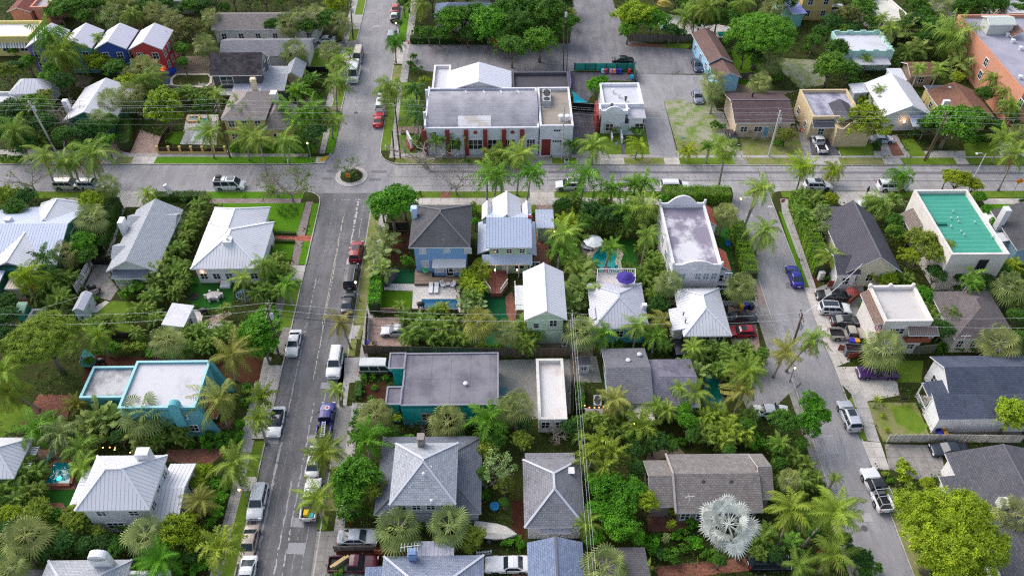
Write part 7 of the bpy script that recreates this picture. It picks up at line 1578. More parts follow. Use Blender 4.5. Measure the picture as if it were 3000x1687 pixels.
plants(6, '''
td 380 120 90 H3; ar 470 110 90; ar 430 230 110 Cl; co 400 330 145 H7; ro 370 430 125 H5; ba 430 480 90; qu 470 550 100 H4; tr 510 630 115; tr 520 760 135; tr 450 850 85; ba 570 690 85; td 600 150 110 H3.5 Cd; td 750 200 125 H3.5 Cd; ar 830 270 100; ar 650 240 100; qu 1000 140 135 H6 ; ro 860 150 110 H5; ar 960 220 90; ar 700 100 80; td 930 80 80
ar 990 420 80; co 1030 330 95 B970,610; ar 1080 560 95; ar 1010 660 95; sa 1190 690 95; ar 1080 780 105; td 1100 860 95 Cd; ar 1130 640 80; sa 1620 170 92; tg 1140 60 60 Cb; sa 1740 720 108; bu 1650 790 50; bu 1600 780 40; co 1390 710 40 H2; ba 1010 950 90; sa 520 1060 125; ro 690 1080 115 H4.5; co 950 1030 115 H4.5; ro 1080 1090 105 H4; cd 1130 1000 115 H4 CY; ar 60 1060 115; ar 150 1110 95; ar 80 1160 105; bu 190 1010 45 Cl; ar 430 950 70; bu 1310 715 50 Cl
ro 750 430 88 B700,600; co 565 345 30 H2.5; co 1370 1190 85 H4; ar 1340 1330 100; ar 1440 1260 115; ar 1600 1210 100; ar 1690 1300 120; ar 1560 1350 100; co 1780 1360 150 H6 Cy; tr 1400 1400 100; ar 1740 1200 90; ar 1850 1290 80; tg 1900 1230 60; ar 1480 1180 70; ar 1350 1440 90; bu 1880 1260 50; bu 820 1170 50; bu 1180 1200 50; ar 1160 1160 70; ba 610 560 60; td 560 250 90; td 1080 220 60; bu 1110 400 60; bu 1160 920 60; ar 900 600 70; ar 1060 500 70''')
plants(21, '''
co 600 290 125 B450,620; cd 560 300 60 B452,620 CY; co 620 610 135 B545,780''')
plants(7, '''
ar 330 80 110; ar 290 200 110; ar 400 130 90; ar 260 60 90; tg 420 190 105 H3.4 Cp; tg 440 290 80 H3 Cp; tg 480 60 70 H3 Cl; ar 330 300 80; co 470 490 95 B410,625; qu 860 100 105 H3.5; qu 770 80 70 H3; ar 960 80 80; td 970 230 90; tg 960 310 80; ar 1010 370 60 Cl; ty 1180 420 190 H5 Cy; ty 1330 480 170 H5 Cy; ty 1080 500 110 H4.5 Cl; ty 1300 340 80 H5 Cy; ro 1560 640 90; ar 760 620 90 Cl; ba 800 600 85 Cl; ar 900 680 85 Cl; ar 1030 660 80; td 1180 790 90 Cb; ar 1200 880 90; ar 1260 1000 100; sp 1400 930 95 H4; td 1320 1060 100 Cd; bu 1310 1190 60; sa 890 1185 138; sa 1760 1150 145
td 1750 600 90; ar 1860 570 90 Cl; sa 1850 720 115; ty 1900 820 105 Cy; td 1700 760 80 Cd; td 1650 690 80 Cd; tg 1920 400 60; tg 1600 50 62 Cb; tg 1660 150 60 Cb; tg 1720 240 55 Cb; bu 1920 90 40 Cd; co 340 1130 125 B135,1365; co 130 1220 135 B40,1410 CY; bu 1120 780 50 Cb; ro 1540 700 70; bu 1440 1190 50; bu 1550 1200 50; bu 1420 740 50; bu 1500 740 50; td 1270 640 90 Cd; td 1450 650 70 Cd; ar 690 600 60; bu 440 660 40; bu 740 1200 40 Cy; bu 720 1150 36; co 30 350 1 H.5
td 1880 960 90; td 1900 1130 90; bu 1640 1200 70 Cd; ar 1130 740 60; ar 1590 720 60; bu 1800 440 50''')
plants(8, '''
co 60 70 150 B300,205 Cy; ro 570 170 88 H2.5 CY; ro 270 350 150 H4; qu 470 380 145 H4 Cp; tr 760 270 135; tr 690 330 115; tr 860 290 120; sa 1060 235 155 H5; tr 1040 400 115; ar 1270 330 135; ar 1350 400 95; qu 600 500 130 H3.5 ;co 620 640 115 H3.5; ty 230 590 75 H2.5 Cy; ar 240 690 120; ar 80 810 125; ar 250 820 95; ar 130 920 110; ar 420 300 90; td 560 400 80 Cd; td 900 420 90 Cd; ar 1180 420 80
tg 280 960 120 H3 Cy; ty 300 1020 130 H3 Cy; sa 190 1150 155 H4.5; ty 570 1010 130 H3 Cy; ar 560 1110 135; ar 340 1210 105; tg 80 1000 110 H3 Cl; bu 920 1070 95 Cb; ar 745 1120 62 Cy; td 780 1200 100 H2 Cd; td 640 1220 90 H2 Cd; td 900 1210 100 H2; sa 1080 1140 135 H4.5 Cp; tg 1350 1130 195 H3.8 Cl; tg 1470 1180 110 H3.4 Cl; co 1190 1330 155 H4 Cb; ar 1270 1400 100 Cg; ar 430 1120 90; td 60 1120 100 Cd; td 200 1290 90 Cd; td 340 1290 70 Cd; bu 520 1280 70 Cd; bu 640 1290 60 Cd; bu 60 1290 60
cd 1640 130 185 B1710,350 CY; bu 1560 440 90 Cb; bu 1680 430 90 Cb; bu 1800 330 65 Cb; bu 1790 420 70 Cb; bu 1850 50 55 Cb; bu 1840 150 50 Cb; co 1760 610 170 B1800,760; bu 1600 760 80 Cb; bu 1650 880 85 Cb; bu 1620 980 95 Cb; bu 1640 800 70 Cb; bu 1580 1060 70 Cb; co 1500 880 125 B1495,1010 CY; ro 1650 1230 170 B1640,1449 Cy; tg 1540 660 75 H2 Cl; bu 1490 640 50 Cl; td 1420 1290 80 Cd; bu 1500 1380 80 Cb; bu 1560 1330 70; bu 1700 780 60 Cb; ty 1480 760 80 H2 Cl; sa 70 1390 105; bu 1450 1420 70 Cb; ar 1330 1280 90; bu 20 1220 70; bu 1040 1290 60; ar 1100 480 70; bu 1440 480 50; td 480 1190 90 Cd; td 10 900 80; td 420 1000 80''')
plants(9, '''
ro 40 110 110 B40,200 Cy; ro 20 270 105 Cy; co 600 50 82 B640,172; sa 890 230 115 H4; ro 830 430 145 H4.5 Cg; bu 1040 275 65 H3 Cl; sa 1430 290 130 H3.5; ro 1740 290 165 H4.5 Cg; sa 1885 200 95; td 1780 440 100; tg 1730 500 100 Cy; sp 1820 640 185 H4.6 Cp; td 1700 700 85; ty 1860 760 90 H3; bu 1720 840 60; tg 760 700 190 H4.8 Cg; tg 700 860 160 H4 Cg; tg 860 780 130 H4 Cy; tg 640 740 100 H4 Cg; ba 1130 430 55; td 1010 390 75; sa 1070 1090 155 H4.5; sa 1440 1070 142 H4.5; bu 1180 970 85 Cb; bu 1230 1080 65 Cb; tg 1640 1150 110 H3 Cy; tg 1600 1220 80 H2.5 Cy; co 500 520 150 B545,655 Cy; co 450 870 155 B505,1040 Cy
bu 790 30 26 Cb; bu 800 80 26 Cb; bu 780 120 24 Cb; bu 890 40 34 Cb; bu 865 125 40; bu 750 220 30 Cb; bu 750 270 34 Cb; bu 740 320 60; bu 1880 1200 65 Cb; bu 620 1430 60; bu 840 1170 32; bu 900 1140 36; bu 730 390 50; bu 640 1000 60; bu 700 1020 60; bu 800 980 70; td 930 330 60 Cp; bu 1560 200 40; bu 610 470 26; bu 1330 260 50 Cp; td 1540 420 50 Cd; bu 1700 420 60 Cb; ar 990 480 60; bu 880 980 60; td 1860 900 50''')
plants(10, '''
td 420 330 75 Cd; td 90 300 90 Cd; ty 70 440 105 H3 Cy; sa 50 170 115; co 770 130 125 H5 CY; ar 700 300 110; ar 620 290 85; ar 560 280 60; ro 960 320 135 H4.5 Cy; td 920 500 90 Cd; td 1070 450 105 Cd; ro 650 430 115 H5 Cy; ro 560 560 95 H5 Cy; ro 760 520 105 H5 Cy; ro 690 640 100 H5 Cy; ro 620 500 90 H4.5 Cl; tg 700 790 160 H4.2 Cb; tg 830 880 170 H4.2 Cb; tg 800 1070 160 H3.6 Cb; tg 640 750 105 H4 Cb; tg 680 960 130 H3.8 Cb; tg 920 800 110 H4 Cb; tg 930 1150 90 H3 Cb; tg 1010 900 115 H4 Cl; td 950 650 85 Cd; co 560 1060 105 H4 Cy; tg 620 1160 90 H3 Cb
bu 1040 1220 95 Cb; bu 1190 1300 90; bu 1360 1210 90 Cb; bu 1230 1150 70 Cb; bu 1350 1070 72 Cb; bu 1340 980 72 Cb; bu 1440 890 62 Cb; bi 1620 1060 205 B1700,1330; ar 1200 960 40 Cl; ar 1190 1060 40 Cl; ar 1150 1170 40 Cp; ar 1490 250 120 Cy; ar 1600 320 140 Cy; ar 1700 380 115 Cy; ar 1450 400 110; ar 1560 430 110 Cy; td 1300 300 95 H3 Cb; td 1290 220 85 H3 Cb; bu 1830 470 105 Cb; co 1250 40 85 B1225,180; co 1370 80 115 B1345,200; co 1730 60 135 H5 CY; co 1080 170 85 H3.5; co 1160 210 85 H3.5; td 1350 390 80; bu 1500 1300 70; sa 700 1390 165 H4; ar 1880 1150 115; td 1560 1330 60; co 990 1410 80 H3; ar 860 270 90; ar 1770 250 80; bu 1180 430 60; td 1190 480 70; bu 1280 450 60; td 1620 510 60; bu 1000 520 50; bu 1430 1290 60; bu 1110 1290 70 Cd; td 1760 330 90; ar 780 380 80; ar 500 400 70; td 900 400 80; td 480 300 60; bu 1520 970 50; bu 1290 1120 50; bu 1290 1250 60; bu 1090 1160 50; ar 1830 1270 80; bu 1700 1250 50; bu 60 1230 55 Cb; bu 30 1180 55 Cb''')
plants(11, '''
tg 330 180 130 H4.4 Cb; tg 300 320 130 H4 Cb; td 120 300 130; tg 410 260 80 H4.2 Cb; ar 170 530 95; ar 250 600 95; tg 70 480 85; sa 160 720 75; ar 280 740 105; ar 350 690 70; co 500 710 58 H2; bu 1010 690 95 Cl; bu 1000 620 72 Cl; bu 1050 780 70 Cy; co 170 950 175 B75,1220 Cy; co 500 970 195 B255,1230 Cy; co 480 1290 175 H5; co 230 1370 130 H4; ba 180 1210 85; td 700 1330 100 Cd; td 640 1280 80; td 60 1290 80 Cd; td 350 1130 80 Cd; bu 420 860 60
big 1345 1180 500 H7.5 Cl; sa 1850 980 125; td 1830 1120 120; tg 1830 250 175 H4.4 Cl; bu 1140 180 36 Cd; co 820 130 45 H1.4 Cl; bu 860 250 32 Cl; bu 890 360 30 Cl; bu 870 690 42 Cy; tg 1190 760 70 H2 Cl; bu 900 740 40; td 80 620 80; bu 60 560 60; ar 60 680 70; td 240 460 70; co 90 450 80 H3.5; bu 330 780 50; bu 400 760 40; ar 90 780 80; td 250 1040 90; td 560 1180 80 Cd; bu 820 1400 60; td 720 1420 90; bu 1110 880 70; bu 700 330 26; bu 1310 240 24''')
baretree(0,260,1440,190,1,260,hgt=.9); baretree(0,600,1000,190,2); baretree(19,1745,292,150,3,420,col='7f8c3a'); baretree(19,1845,322,175,4,900,col='7f8f34'); baretree(1,715,1318,125,1,800,hgt=.95,col='6f8a44'); baretree(20,640,130,300,5,60,hgt=.7); baretree(20,868,332,250,6,40,hgt=.85)
baretree(10,330,420,150,7); baretree(10,300,230,125,8,60,bark_='a58f86',hgt=.6,col='8c7f5a'); baretree(9,1160,300,100,9,120,bark_='a0868a',hgt=.7,col='9a7f74'); baretree(9,1260,370,85,7,80,bark_='a0868a',hgt=.7,col='9a7f74'); baretree(2,1850,1060,90,2,50,hgt=.6); baretree(1,450,790,95,3,0,hgt=.5); baretree(9,1820,760,170,5,0,hgt=1.0)
def hedge_px(k, pts, w, h, label, col='5c8a1c', **kw): return hedge([tuple(G(k, x, y, .2).xy) for x, y in pts], w, h, col, label=label, **kw)
hedge_px(7,[(205,95),(290,330),(395,640)],2.4,2.6,'tall bright green clipped hedge along the east side of the right lane','84ac2c')
hedge_px(6,[(1150,60),(1400,55),(1640,60)],2.6,2.0,'thick clipped hedge round the corner above the white mission building','84ac2c'); hedge_px(6,[(1700,290),(1750,470),(1800,670)],2.2,2.0,'long clipped hedge between the mission building and the right lane','84ac2c')
hedge_px(5,[(925,680),(905,920)],1.7,2.3,'bright leafy hedge between the near street pavement and the pool lawn','6fa82c',leaf=.26); hedge_px(4,[(885,130),(830,280),(765,450)],2.2,2.4,'tall dark hedge beside the grey gable house driveway','4a6f22')
hedge_px(0,[(965,950),(955,1130)],2.2,1.8,'clipped hedge between two brick driveways on the cross street','5f8426'); hedge_px(1,[(1180,315),(1500,315)],2.0,1.3,'low dark hedge along the north edge of the car park','3f6424')
hedge_px(4,[(1180,60),(1560,55)],1.6,1.2,'low clipped hedge along the pavement above the grey gable house','4f7a20'); hedge_px(7,[(715,870),(800,1100)],1.2,1.6,'ivy hedge against the wall of the white box building','5f8f2a'); hedge_px(10,[(505,50),(515,240)],1.0,1.6,'narrow creeper covered fence beside the utility lines','55802a')
hedge_px(5,[(150,322),(300,328)],.5,.5,'low clipped edging along the north side of the red brick path','4f7f18',leaf=.12); hedge_px(5,[(150,384),(290,388)],.5,.5,'low clipped edging along the south side of the red brick path','4f7f18',leaf=.12); hedge_px(8,[(1560,800),(1590,1000)],1.6,1.4,'dense bright hedge inside the pavement by the lit street lamp','4f8a1c') 
hedge_px(9,[(775,20),(770,120)],.9,1.0,'low green hedge strip in the front yard of the turquoise house','4f8a1c')
for x_,y_ in ((1752,385),(1775,365),(1830,358),(1862,372),(1868,395),(1840,412),(1795,415),(1760,402),(1810,385)): bush('bf',19,x_,y_,20,.3,'5f7f38')
bush('bf',1,720,1340,85,.35,'5a7a34'); bush('bf',1,770,1320,40,.5,'6a3a4a')
# ================= STREET FURNITURE, FENCES, POOLS, YARD THINGS =================
CONC=plain('c2bfba',.85,.1,2,'8c8880',.4); WOOD=plain('5c5046',.9,.2,2); STEEL=flat('8f9296',.4,.5,.5)
def disc(mb, c, r, h, n=16, m=0): mb.lathe([(r,0),(r,h)], n, m, c)
def lamp(k, hx, hy, bx, by, label, lit=True, arm=0.0, col='8f9296'):
 b=G(k,bx,by,.13); t=ray_at_y(k,hx,hy,b.y+.02); t.z=min(max(t.z,3.2),11)
 o=thing('street_lamp',b,0,label,'street lamp','street lamps'); h=t-b; mb=MB(); top=Vector((0,0,h.z)) if arm else Vector((h.x,h.y,h.z-.3))
 mb.tube([(0,0,0),(0,0,.5),top*.5,top],[.14,.1,.08,.06],8); 
 if arm: mb.tube([top-Vector((0,0,.4)),(h.x*.5,h.y*.5,h.z+.15),(h.x,h.y,h.z)],.05,6)
 mb.build('pole',plain(col,.6),o); mb=MB(); mb.lathe([(.05,-.3),(.22,-.12),(.26,.0),(.1,.2),(.02,.24)],10,c=tuple(h)); hd=mb.build('lamp_head',plain('c9c9cb' if not lit else 'd8d0b8',.5),o)
 mb=MB(); mb.lathe([(.02,-.16),(.11,-.08),(.14,.03),(.08,.1)],10,c=(h.x,h.y-.16,h.z+.02)); mb.build('bulb',glow('ffd890' if lit else 'e8e8e8',6 if lit else .0),hd)
lamp(1,390,1085,420,1220,'lit street lamp at the corner above the yellow kerb ramp',col='8a8c88'); lamp(1,252,1145,243,1240,'white unlit lamp post on the verge of the cross street beside the yellow house',False,col='d8d8da')
lamp(5,755,688,785,830,'lit street lamp leaning over the black SUV on the near street',arm=1); lamp(8,1803,815,1868,895,'lit street lamp with curved arm beside the white crossover',arm=1)
lamp(3,1585,1165,1565,1340,'tall white lamp post with curved arm at the right of the cross street',False,arm=1,col='d8d8da'); lamp(6,1735,55,1700,172,'lit lamp with street name blade by the clipped corner hedge')
lamp(7,200,1335,165,1440,'lit globe lamp among coconut palms left of the right lane'); lamp(0,512,1138,490,1175,'white lamp post among coconut palms on the cross street',False,col='d8d8da'); lamp(1,1065,212,1062,275,'lit lamp beside the grey SUV on the far street')
b=G(7,90,148,.13); t=ray_at_y(7,115,75,b.y); o=thing('stop_sign',b,0,'red octagonal STOP sign at the mouth of the right lane','stop sign'); z=max(2.2,min(t.z,3.0)); mb=MB(); mb.tube([(0,0,0),(0,0,z+.3)],.04,6); mb.build('pole',STEEL,o)
mb=MB(); mb.lathe([(.42,-.02),(.42,.02)],8); q=MB(); q.lathe([(.38,0),(.38,.01)],8)
fx=lambda m,dy,zz:[(x*math.cos(.39)-y*math.sin(.39),-w+dy,x*math.sin(.39)+y*math.cos(.39)+zz) for x,y,w in m.v]
mb.v=fx(mb,-.06,z); q.v=fx(q,-.085,z); e=mb.build('sign_plate',WHITE,o); q.build('red_face',flat('c01828'),e)
def text(s, parent, loc, size, mat, rx=math.pi/2, rz=0):
 cu=bpy.data.curves.new('lettering','FONT'); cu.body=s; cu.size=size; cu.align_x='CENTER'; cu.align_y='CENTER'; cu.extrude=.004; cu.materials.append(mat)
 q=link('lettering',cu); bpy.context.view_layer.update(); me=bpy.data.meshes.new_from_object(q.evaluated_get(bpy.context.evaluated_depsgraph_get())); bpy.data.objects.remove(q)
 x=link('lettering',me,parent,loc); x.rotation_euler=(rx,0,rz); return x
text('STOP',e,(0,-.105,z),.27,WHITE)
b=G(1,708,1386,.24); o=thing('arrow_sign',b,0,'small orange arrow sign on the roundabout island','road sign'); mb=MB(); mb.tube([(0,0,0),(0,0,1.5)],.035,6); mb.build('pole',STEEL,o); mb=MB(); mb.box(0,-.06,1.65,.75,.04,.85); e=mb.build('sign_plate',flat('e08a20'),o); mb=MB(); mb.bar((-.18,-.09,1.95),(.15,-.09,1.65),.13,.02); mb.bar((.15,-.09,1.65),(-.18,-.09,1.35),.13,.02); mb.build('arrow',flat('3a1c08'),e)
b=G(21,2490,326,.13); t=ray_at_y(21,2528,258,b.y); o=thing('diamond_sign',b,0,'orange diamond shaped sign on a pole at the right edge of the cross street','road sign'); mb=MB(); mb.tube([(0,0,0),(t.x-b.x,0,2.6)],.04,6); mb.build('pole',STEEL,o); mb=MB(); mb.box(0,0,0,.95,.04,.95); mb.v=[((x+w)*.707+t.x-b.x,y-.07,(w-x)*.707+2.7) for x,y,w in mb.v]; mb.build('sign_plate',flat('e0861a'),o)
b=G(1,1168,1112,.14); o=thing('church_sign',b,R(-70),'white upright notice board with red brick base on the church lawn','notice board'); mb=MB(); mb.box(0,0,.3,3.2,.9,.6); mb.build('brick_base',plain('8c4038',.9,.2,4),o); mb=MB(); mb.box(0,0,1.6,2.6,.22,1.6); mb.box(-1.4,0,1.5,.22,.3,2.2); mb.box(1.4,0,1.5,.22,.3,2.2); mb.box(0,0,2.45,3.0,.32,.18); mb.build('board',plain('dcdde2'),o); mb=MB(); mb.box(0,-.13,1.6,2.2,.03,1.2); mb.build('panel',plain('c9cad4'),o); mb=MB(); mb.box(0,0,.68,2.2,.26,.12); mb.build('planter_slot',BLACK,o)
for i,(k,x,y) in enumerate(((2,1292,1060),(2,787,1105))):
 o=thing('lawn_sign',G(k,x,y+12,.14),0,['small pale blue lawn sign on the sandy vacant lot','small pale blue lawn sign before the white mission cottage'][i],'lawn sign'); mb=MB(); mb.box(0,0,.75,.6,.03,.6); mb.build('sign_plate',plain('a9bfe0'),o); mb=MB(); mb.bar((-.2,.03,0),(-.2,.03,.8),.03); mb.bar((.2,.03,0),(.2,.03,.8),.03); mb.build('stake',STEEL,o)
for y,x0,w in ((1.0,.35,.9),(-.0,0,1.3)): 
 p=hl(annex,2,344,987 if y else 1090,5.6 if y else 3.4); mb=MB()
 for i in range(3 if y else 4): mb.box(p.x-w/2+i*.42,-annex.d/2-.02,(5.5 if y else 3.2),.3,.05,.3)
 mb.build('dark_mark',BLACK,annex.o)  # plain dark boxes added in place of small wall marks that cannot be read
def pole(k, tx, ty, bx, by, label, mat=WOOD, r=.17, cross=True, can=False, plane=True):
 b=G(k,bx,by,.12); t=ray_at_y(k,tx,ty,b.y+.02); t.z=min(t.z,14) if t.z>4 else 9
 h=t-b; o=thing('utility_pole',b,0,label,'utility pole','utility poles along the streets'); mb=MB(); mb.tube([(0,0,-.1),h*.5,h],[r,r*.85,r*.7],9); mb.build('pole',mat,o)
 if cross:
  mb=MB(); c=h*.95
  for s in (0,-.9): mb.bar((c.x-.1,-1.2,c.z+s),(c.x+.1,1.2,c.z+s),.12)
  cr=mb.build('crossarm',WOOD,o); mb=MB()
  for s in (0,-.9):
   for y in (-1.1,-.5,.5,1.1): mb.lathe([(.06,0),(.05,.2)],6,c=(c.x,y,c.z+s+.06))
  mb.build('insulators',flat('b8b8bc'),cr)
 if can:
  mb=MB(); c=h*(.78 if can is True else can); mb.lathe([(.05,-.5),(.26,-.48),(.28,.4),(.1,.55)],12,c=(c.x+.36,c.y-.1,c.z)); mb.build('transformer',plain('b9bcc0',.5),o)
 return b+h
PT=[]
PT.append(pole(0,215,768,430,1160,'pale concrete utility pole leaning left among trees on the cross street',CONC,.2,True,.86)); PT.append(pole(0,1635,772,1745,1195,'dark wooden utility pole beside the fenced lap pool'))
PT.append(pole(1,1050,772,1095,1200,'tall wooden utility pole at the church corner beside a shorter post',r=.16)); pole(1,1033,992,1050,1206,'short wooden post next to the tall church corner pole',cross=False)
PT.append(pole(2,400,792,375,1210,'white slender pole in front of the church annex',CONC,.12,True)); PT.append(pole(3,95,840,5,1185,'pale concrete utility pole before the tan bungalow',CONC,.2,True,.8)); PT.append(pole(3,1360,862,1185,1218,'dark leaning wooden pole before the spreading trees on the right',r=.2)); pole(3,1290,1040,1205,1210,'thin brace pole beside the dark leaning wooden pole',cross=False,r=.1)
pole(2,400,0,390,535,'tall thin pole at the corner of the dark church extension',r=.13,cross=False,can=.9); pole(2,425,200,415,545,'second thin pole beside the dark church extension',r=.1,cross=False); PA=pole(1,715,18,737,298,'wooden pole with grey transformer on the west side of the far street',can=True)
P1=pole(5,80,858,175,1250,'wooden pole with white transformer half inside the bright green tree',can=.8); P2=pole(6,457,938,480,1245,'slender pale pole between the mint house yard and the cabbage palms',CONC,.12); P3=pole(7,262,930,190,1155,'dark wooden pole on the west side of the right lane',can=.6)
pole(3,895,15,858,120,'dark leaning pole before the white building at the top',cross=False,r=.13); pole(0,272,0,370,165,'wooden pole beside the salmon pink house',r=.15)
WIRE=flat('d8dade',.5); DWIRE=flat('2c2c30',.6)
def wire(a, b, label, sag=.5, m=WIRE, r=.011, n=14, pts=None):
 a,b=Vector(a),Vector(b); o0=a.lerp(b,.5); P=[a.lerp(b,i/n)-Vector((0,0,4*sag*(i/n)*(1-i/n)))-o0 for i in range(n+1)]; mb=MB(); mb.tube(P,r,4); q=mb.build('power_line',m,None,o0); tag(q,label,'power line','overhead power lines'); return q
nm=['topmost','second','third','fourth','fifth','lowest']
for i,(dz,dy) in enumerate(((0,-1.1),(0,1.0),(-.9,-1.1),(-.9,1.0),(-3.0,0),(-4.2,.1))):
 A=[p+Vector((0,dy,dz-.1)) for p in PT]; A=[A[0]-Vector((60,0,0))]+A+[A[-1]+Vector((60,0,-.3))]; P=[]
 for a,b in zip(A,A[1:]):
  n=max(6,int((b-a).length/3)); sg=.35+.006*(b-a).length
  P+=[a.lerp(b,j/n)-Vector((0,0,4*sg*(j/n)*(1-j/n))) for j in range(n)]
 o0=Vector(P[len(P)//2]); mb=MB(); mb.tube([p-o0 for p in P],.01 if i<4 else .012,4); tag(mb.build('power_line',WIRE if i<4 else flat('77787c'),None,o0),'long overhead line along the cross street, '+nm[i]+' of the six','power line','overhead power lines')
for i,(dz,dy) in enumerate(((-.3,-.6),(-.3,.6))):
 v=Vector((0,dy,dz)); w_=('nearer','farther')[i]; wire(P1+v,P2+v,w_+' overhead line from the green tree pole to the pale pole',1.0); wire(P2+v,P3+v,w_+' overhead line from the pale pole to the right lane pole',1.0); wire(P1+v,G(4,-40,930 if i else 1010,9),w_+' overhead line from the green tree pole to the left edge',1.0); wire(P3+v,G(7,2000,960 if i else 1035,8.4),w_+' overhead line from the right lane pole to the right edge',.6)
wire(P1+Vector((0,0,-2)),P2+Vector((0,0,-3)),'dark cable sagging across the near street below the power lines',1.2,DWIRE,.035)
for i,x in enumerate((600,640,660)): wire(P2+Vector((.3*i-.3,0,-.2)),G(10,x,1449,8.5)+Vector((0,-25,0)),['left','middle','right'][i]+' line of the three running from the pale pole towards the bottom edge',1.2,flat('e6e6ea',.5),.01)
wire(P3+Vector((0,0,-.3)),G(7,728,540,5.2),'white service cable from the right lane pole to the charcoal gable house',.6,flat('d8d8dc'),.04); wire(G(4,310,885,5),G(4,740,740,4.6),'thin service cable over the grey garden shed',.3)
def fence(pts, h, label, mat, th=.06, posts=2.4, cap=False, name='fence', rail=False, slat=None, z=.12):
 P=[G(*p,z) for p in pts]; o0=P[0]; o=thing(name,o0,0,label,'fence'); mb=MB(); pb=MB()
 for a,b in zip(P,P[1:]):
  d=b-a; ln=d.length; rz=math.atan2(d.y,d.x); m=(a+b)/2-o0; u=d.normalized()
  if slat:
   n=max(2,int(ln/slat))
   for i in range(n+1): q=a+u*(ln*i/n)-o0; mb.box(q.x,q.y,h*.5,slat*.55,.03,h,rz=rz)
   for f in (.25,.8): mb.box(m.x,m.y,h*f,ln,.05,.08,rz=rz)
  else: mb.box(m.x,m.y,h/2+.05,ln,th,h-.1,rz=rz)
  n=max(1,int(ln/posts))
  for i in range(n+1): q=a+u*(ln*i/n)-o0; pb.box(q.x,q.y,h/2+.03,.11,.12,h+.06,rz=rz)
  if cap: pb.box(m.x,m.y,h+.08,ln,.16,.08,rz=rz)
 mb.build('panel',mat,o); pb.build('posts',mat if not cap else WHITE,o); return o
BRN=boards('6a5a4e',.14); DRK=boards('3a302a',.14); RDW=boards('8c4a36',.16)
fence([(5,822,1232),(5,1020,1240),(5,1941,1258),(6,440,1256)],1.9,'long weathered brown board fence behind the turquoise flat roof house',BRN); fence([(5,1000,302),(5,1165,300)],1.8,'dark board fence under the round dark tree by the blue house',DRK)
fence([(5,850,960),(5,835,1200)],1.6,'dark slatted fence along the pavement beside the brick drive',DRK); fence([(5,950,926),(5,1180,932),(5,1535,936)],1.2,'low brown wall below the rectangular pool terrace',boards('8c7868',.2),th=.15)
fence([(6,1595,868),(6,1838,868)],1.1,'white picket fence above the bins and parked cars',WHITE,slat=.22); fence([(6,1185,866),(6,1232,866)],1.1,'short white picket fence left of the olive cottage',WHITE,slat=.22)
fence([(11,888,448),(11,1300,446),(11,1880,452)],1.7,'weathered white board fence between the two right hand houses',boards('c9c4bc',.16),posts=2.0)
fence([(4,712,560),(4,590,780)],1.9,'white louvred fence beside the stone patio',WHITE,slat=.3); fence([(4,708,562),(4,840,562)],1.9,'black gate panel between the hedge and grey gable house',flat('1c1c1e')); fence([(4,470,960),(4,520,905)],1.6,'short white slatted fence below the grey garden shed',WHITE,slat=.3)
YW=plain('cfae6c'); o=fence([(0,1205,1160),(0,1715,1162)],1.2,'yellow walled fence with dark brown panels before the lap pool',flat('3c2c24'),posts=99); 
P0,P9=G(0,1205,1160,.12),G(0,1715,1162,.12); mb=MB()
for i in range(7): q=P0.lerp(P9,i/6)-P0; mb.box(q.x,q.y,.75,.4,.4,1.5)
m=(P9-P0)/2; mb.box(m.x,m.y-.03,.2,(P9-P0).length,.3,.4); mb.build('masonry_frame',YW,o)
fence([(0,1205,1160),(0,1240,1060),(0,1290,1000)],1.2,'dark brown side fence along the brick drive of the yellow house',flat('3c2c24'),posts=99)
fence([(2,470,540),(2,915,540)],1.8,'long dark green screened fence behind the playground',boards('2a9486',2.2),posts=3); fence([(2,917,540),(2,935,620)],2.0,'dark green screened fence end beside the white mission cottage',boards('14594e',2.2)); fence([(2,885,322),(2,1425,318)],1.8,'weathered grey board fence under the trees north of the car park',boards('6e655c',.16)); fence([(2,1685,612),(2,1820,606)],1.7,'grey board fence right of the light blue block',boards('5c554e',.16))
fence([(2,462,845),(2,650,862)],2.0,'black screened gate between the church annex and mission cottage',flat('1d1b20')); fence([(1,390,556),(1,556,556)],1.5,'black mesh screen in the garden by the far street',flat('202024')); fence([(0,1200,660),(0,1590,690)],.7,'low pale wall below the empty octagonal pool',plain('b8aca6'),th=.25)
fence([(9,590,1262),(9,905,1258)],1.2,'low grey board fence between the driveway saloon and maroon pickup',boards('7d746c',.2)); fence([(9,900,1300),(9,1140,1300)],1.5,'red brown board fence behind the blue grey hip house',RDW); fence([(7,450,728),(7,575,728)],1.4,'red brown board fence above the glossy black saloon',RDW); fence([(7,600,872),(7,690,800)],1.3,'red brown open gate right of the glossy black saloon',RDW)
fence([(7,530,1205),(7,610,1222)],1.2,'red brown gate left of the grey dumpster',RDW); fence([(7,600,1275),(7,690,1262)],1.3,'red brown gate below the grey dumpster',RDW); fence([(10,455,0),(10,455,270)],1.7,'dark board fence between gravel yard and utility lines',DRK); fence([(9,1655,1300),(9,1760,1290)],1.1,'white gate with windows beside the long white saloon',WHITE,slat=.3)
fence([(4,820,1120),(4,1100,1115)],1.3,'dark rail fence along the garden beds behind the teal house',DRK); fence([(7,1100,1240),(7,1250,1225)],1.8,'mossy garden wall right of the white box building',plain('6a6a5c',.9,.3,2),th=.2); fence([(2,430,560),(2,445,690)],1.6,'mural painted screen along the dark church extension',plain('7f86c0',.7,.5,.6,'c04a5a',.8))
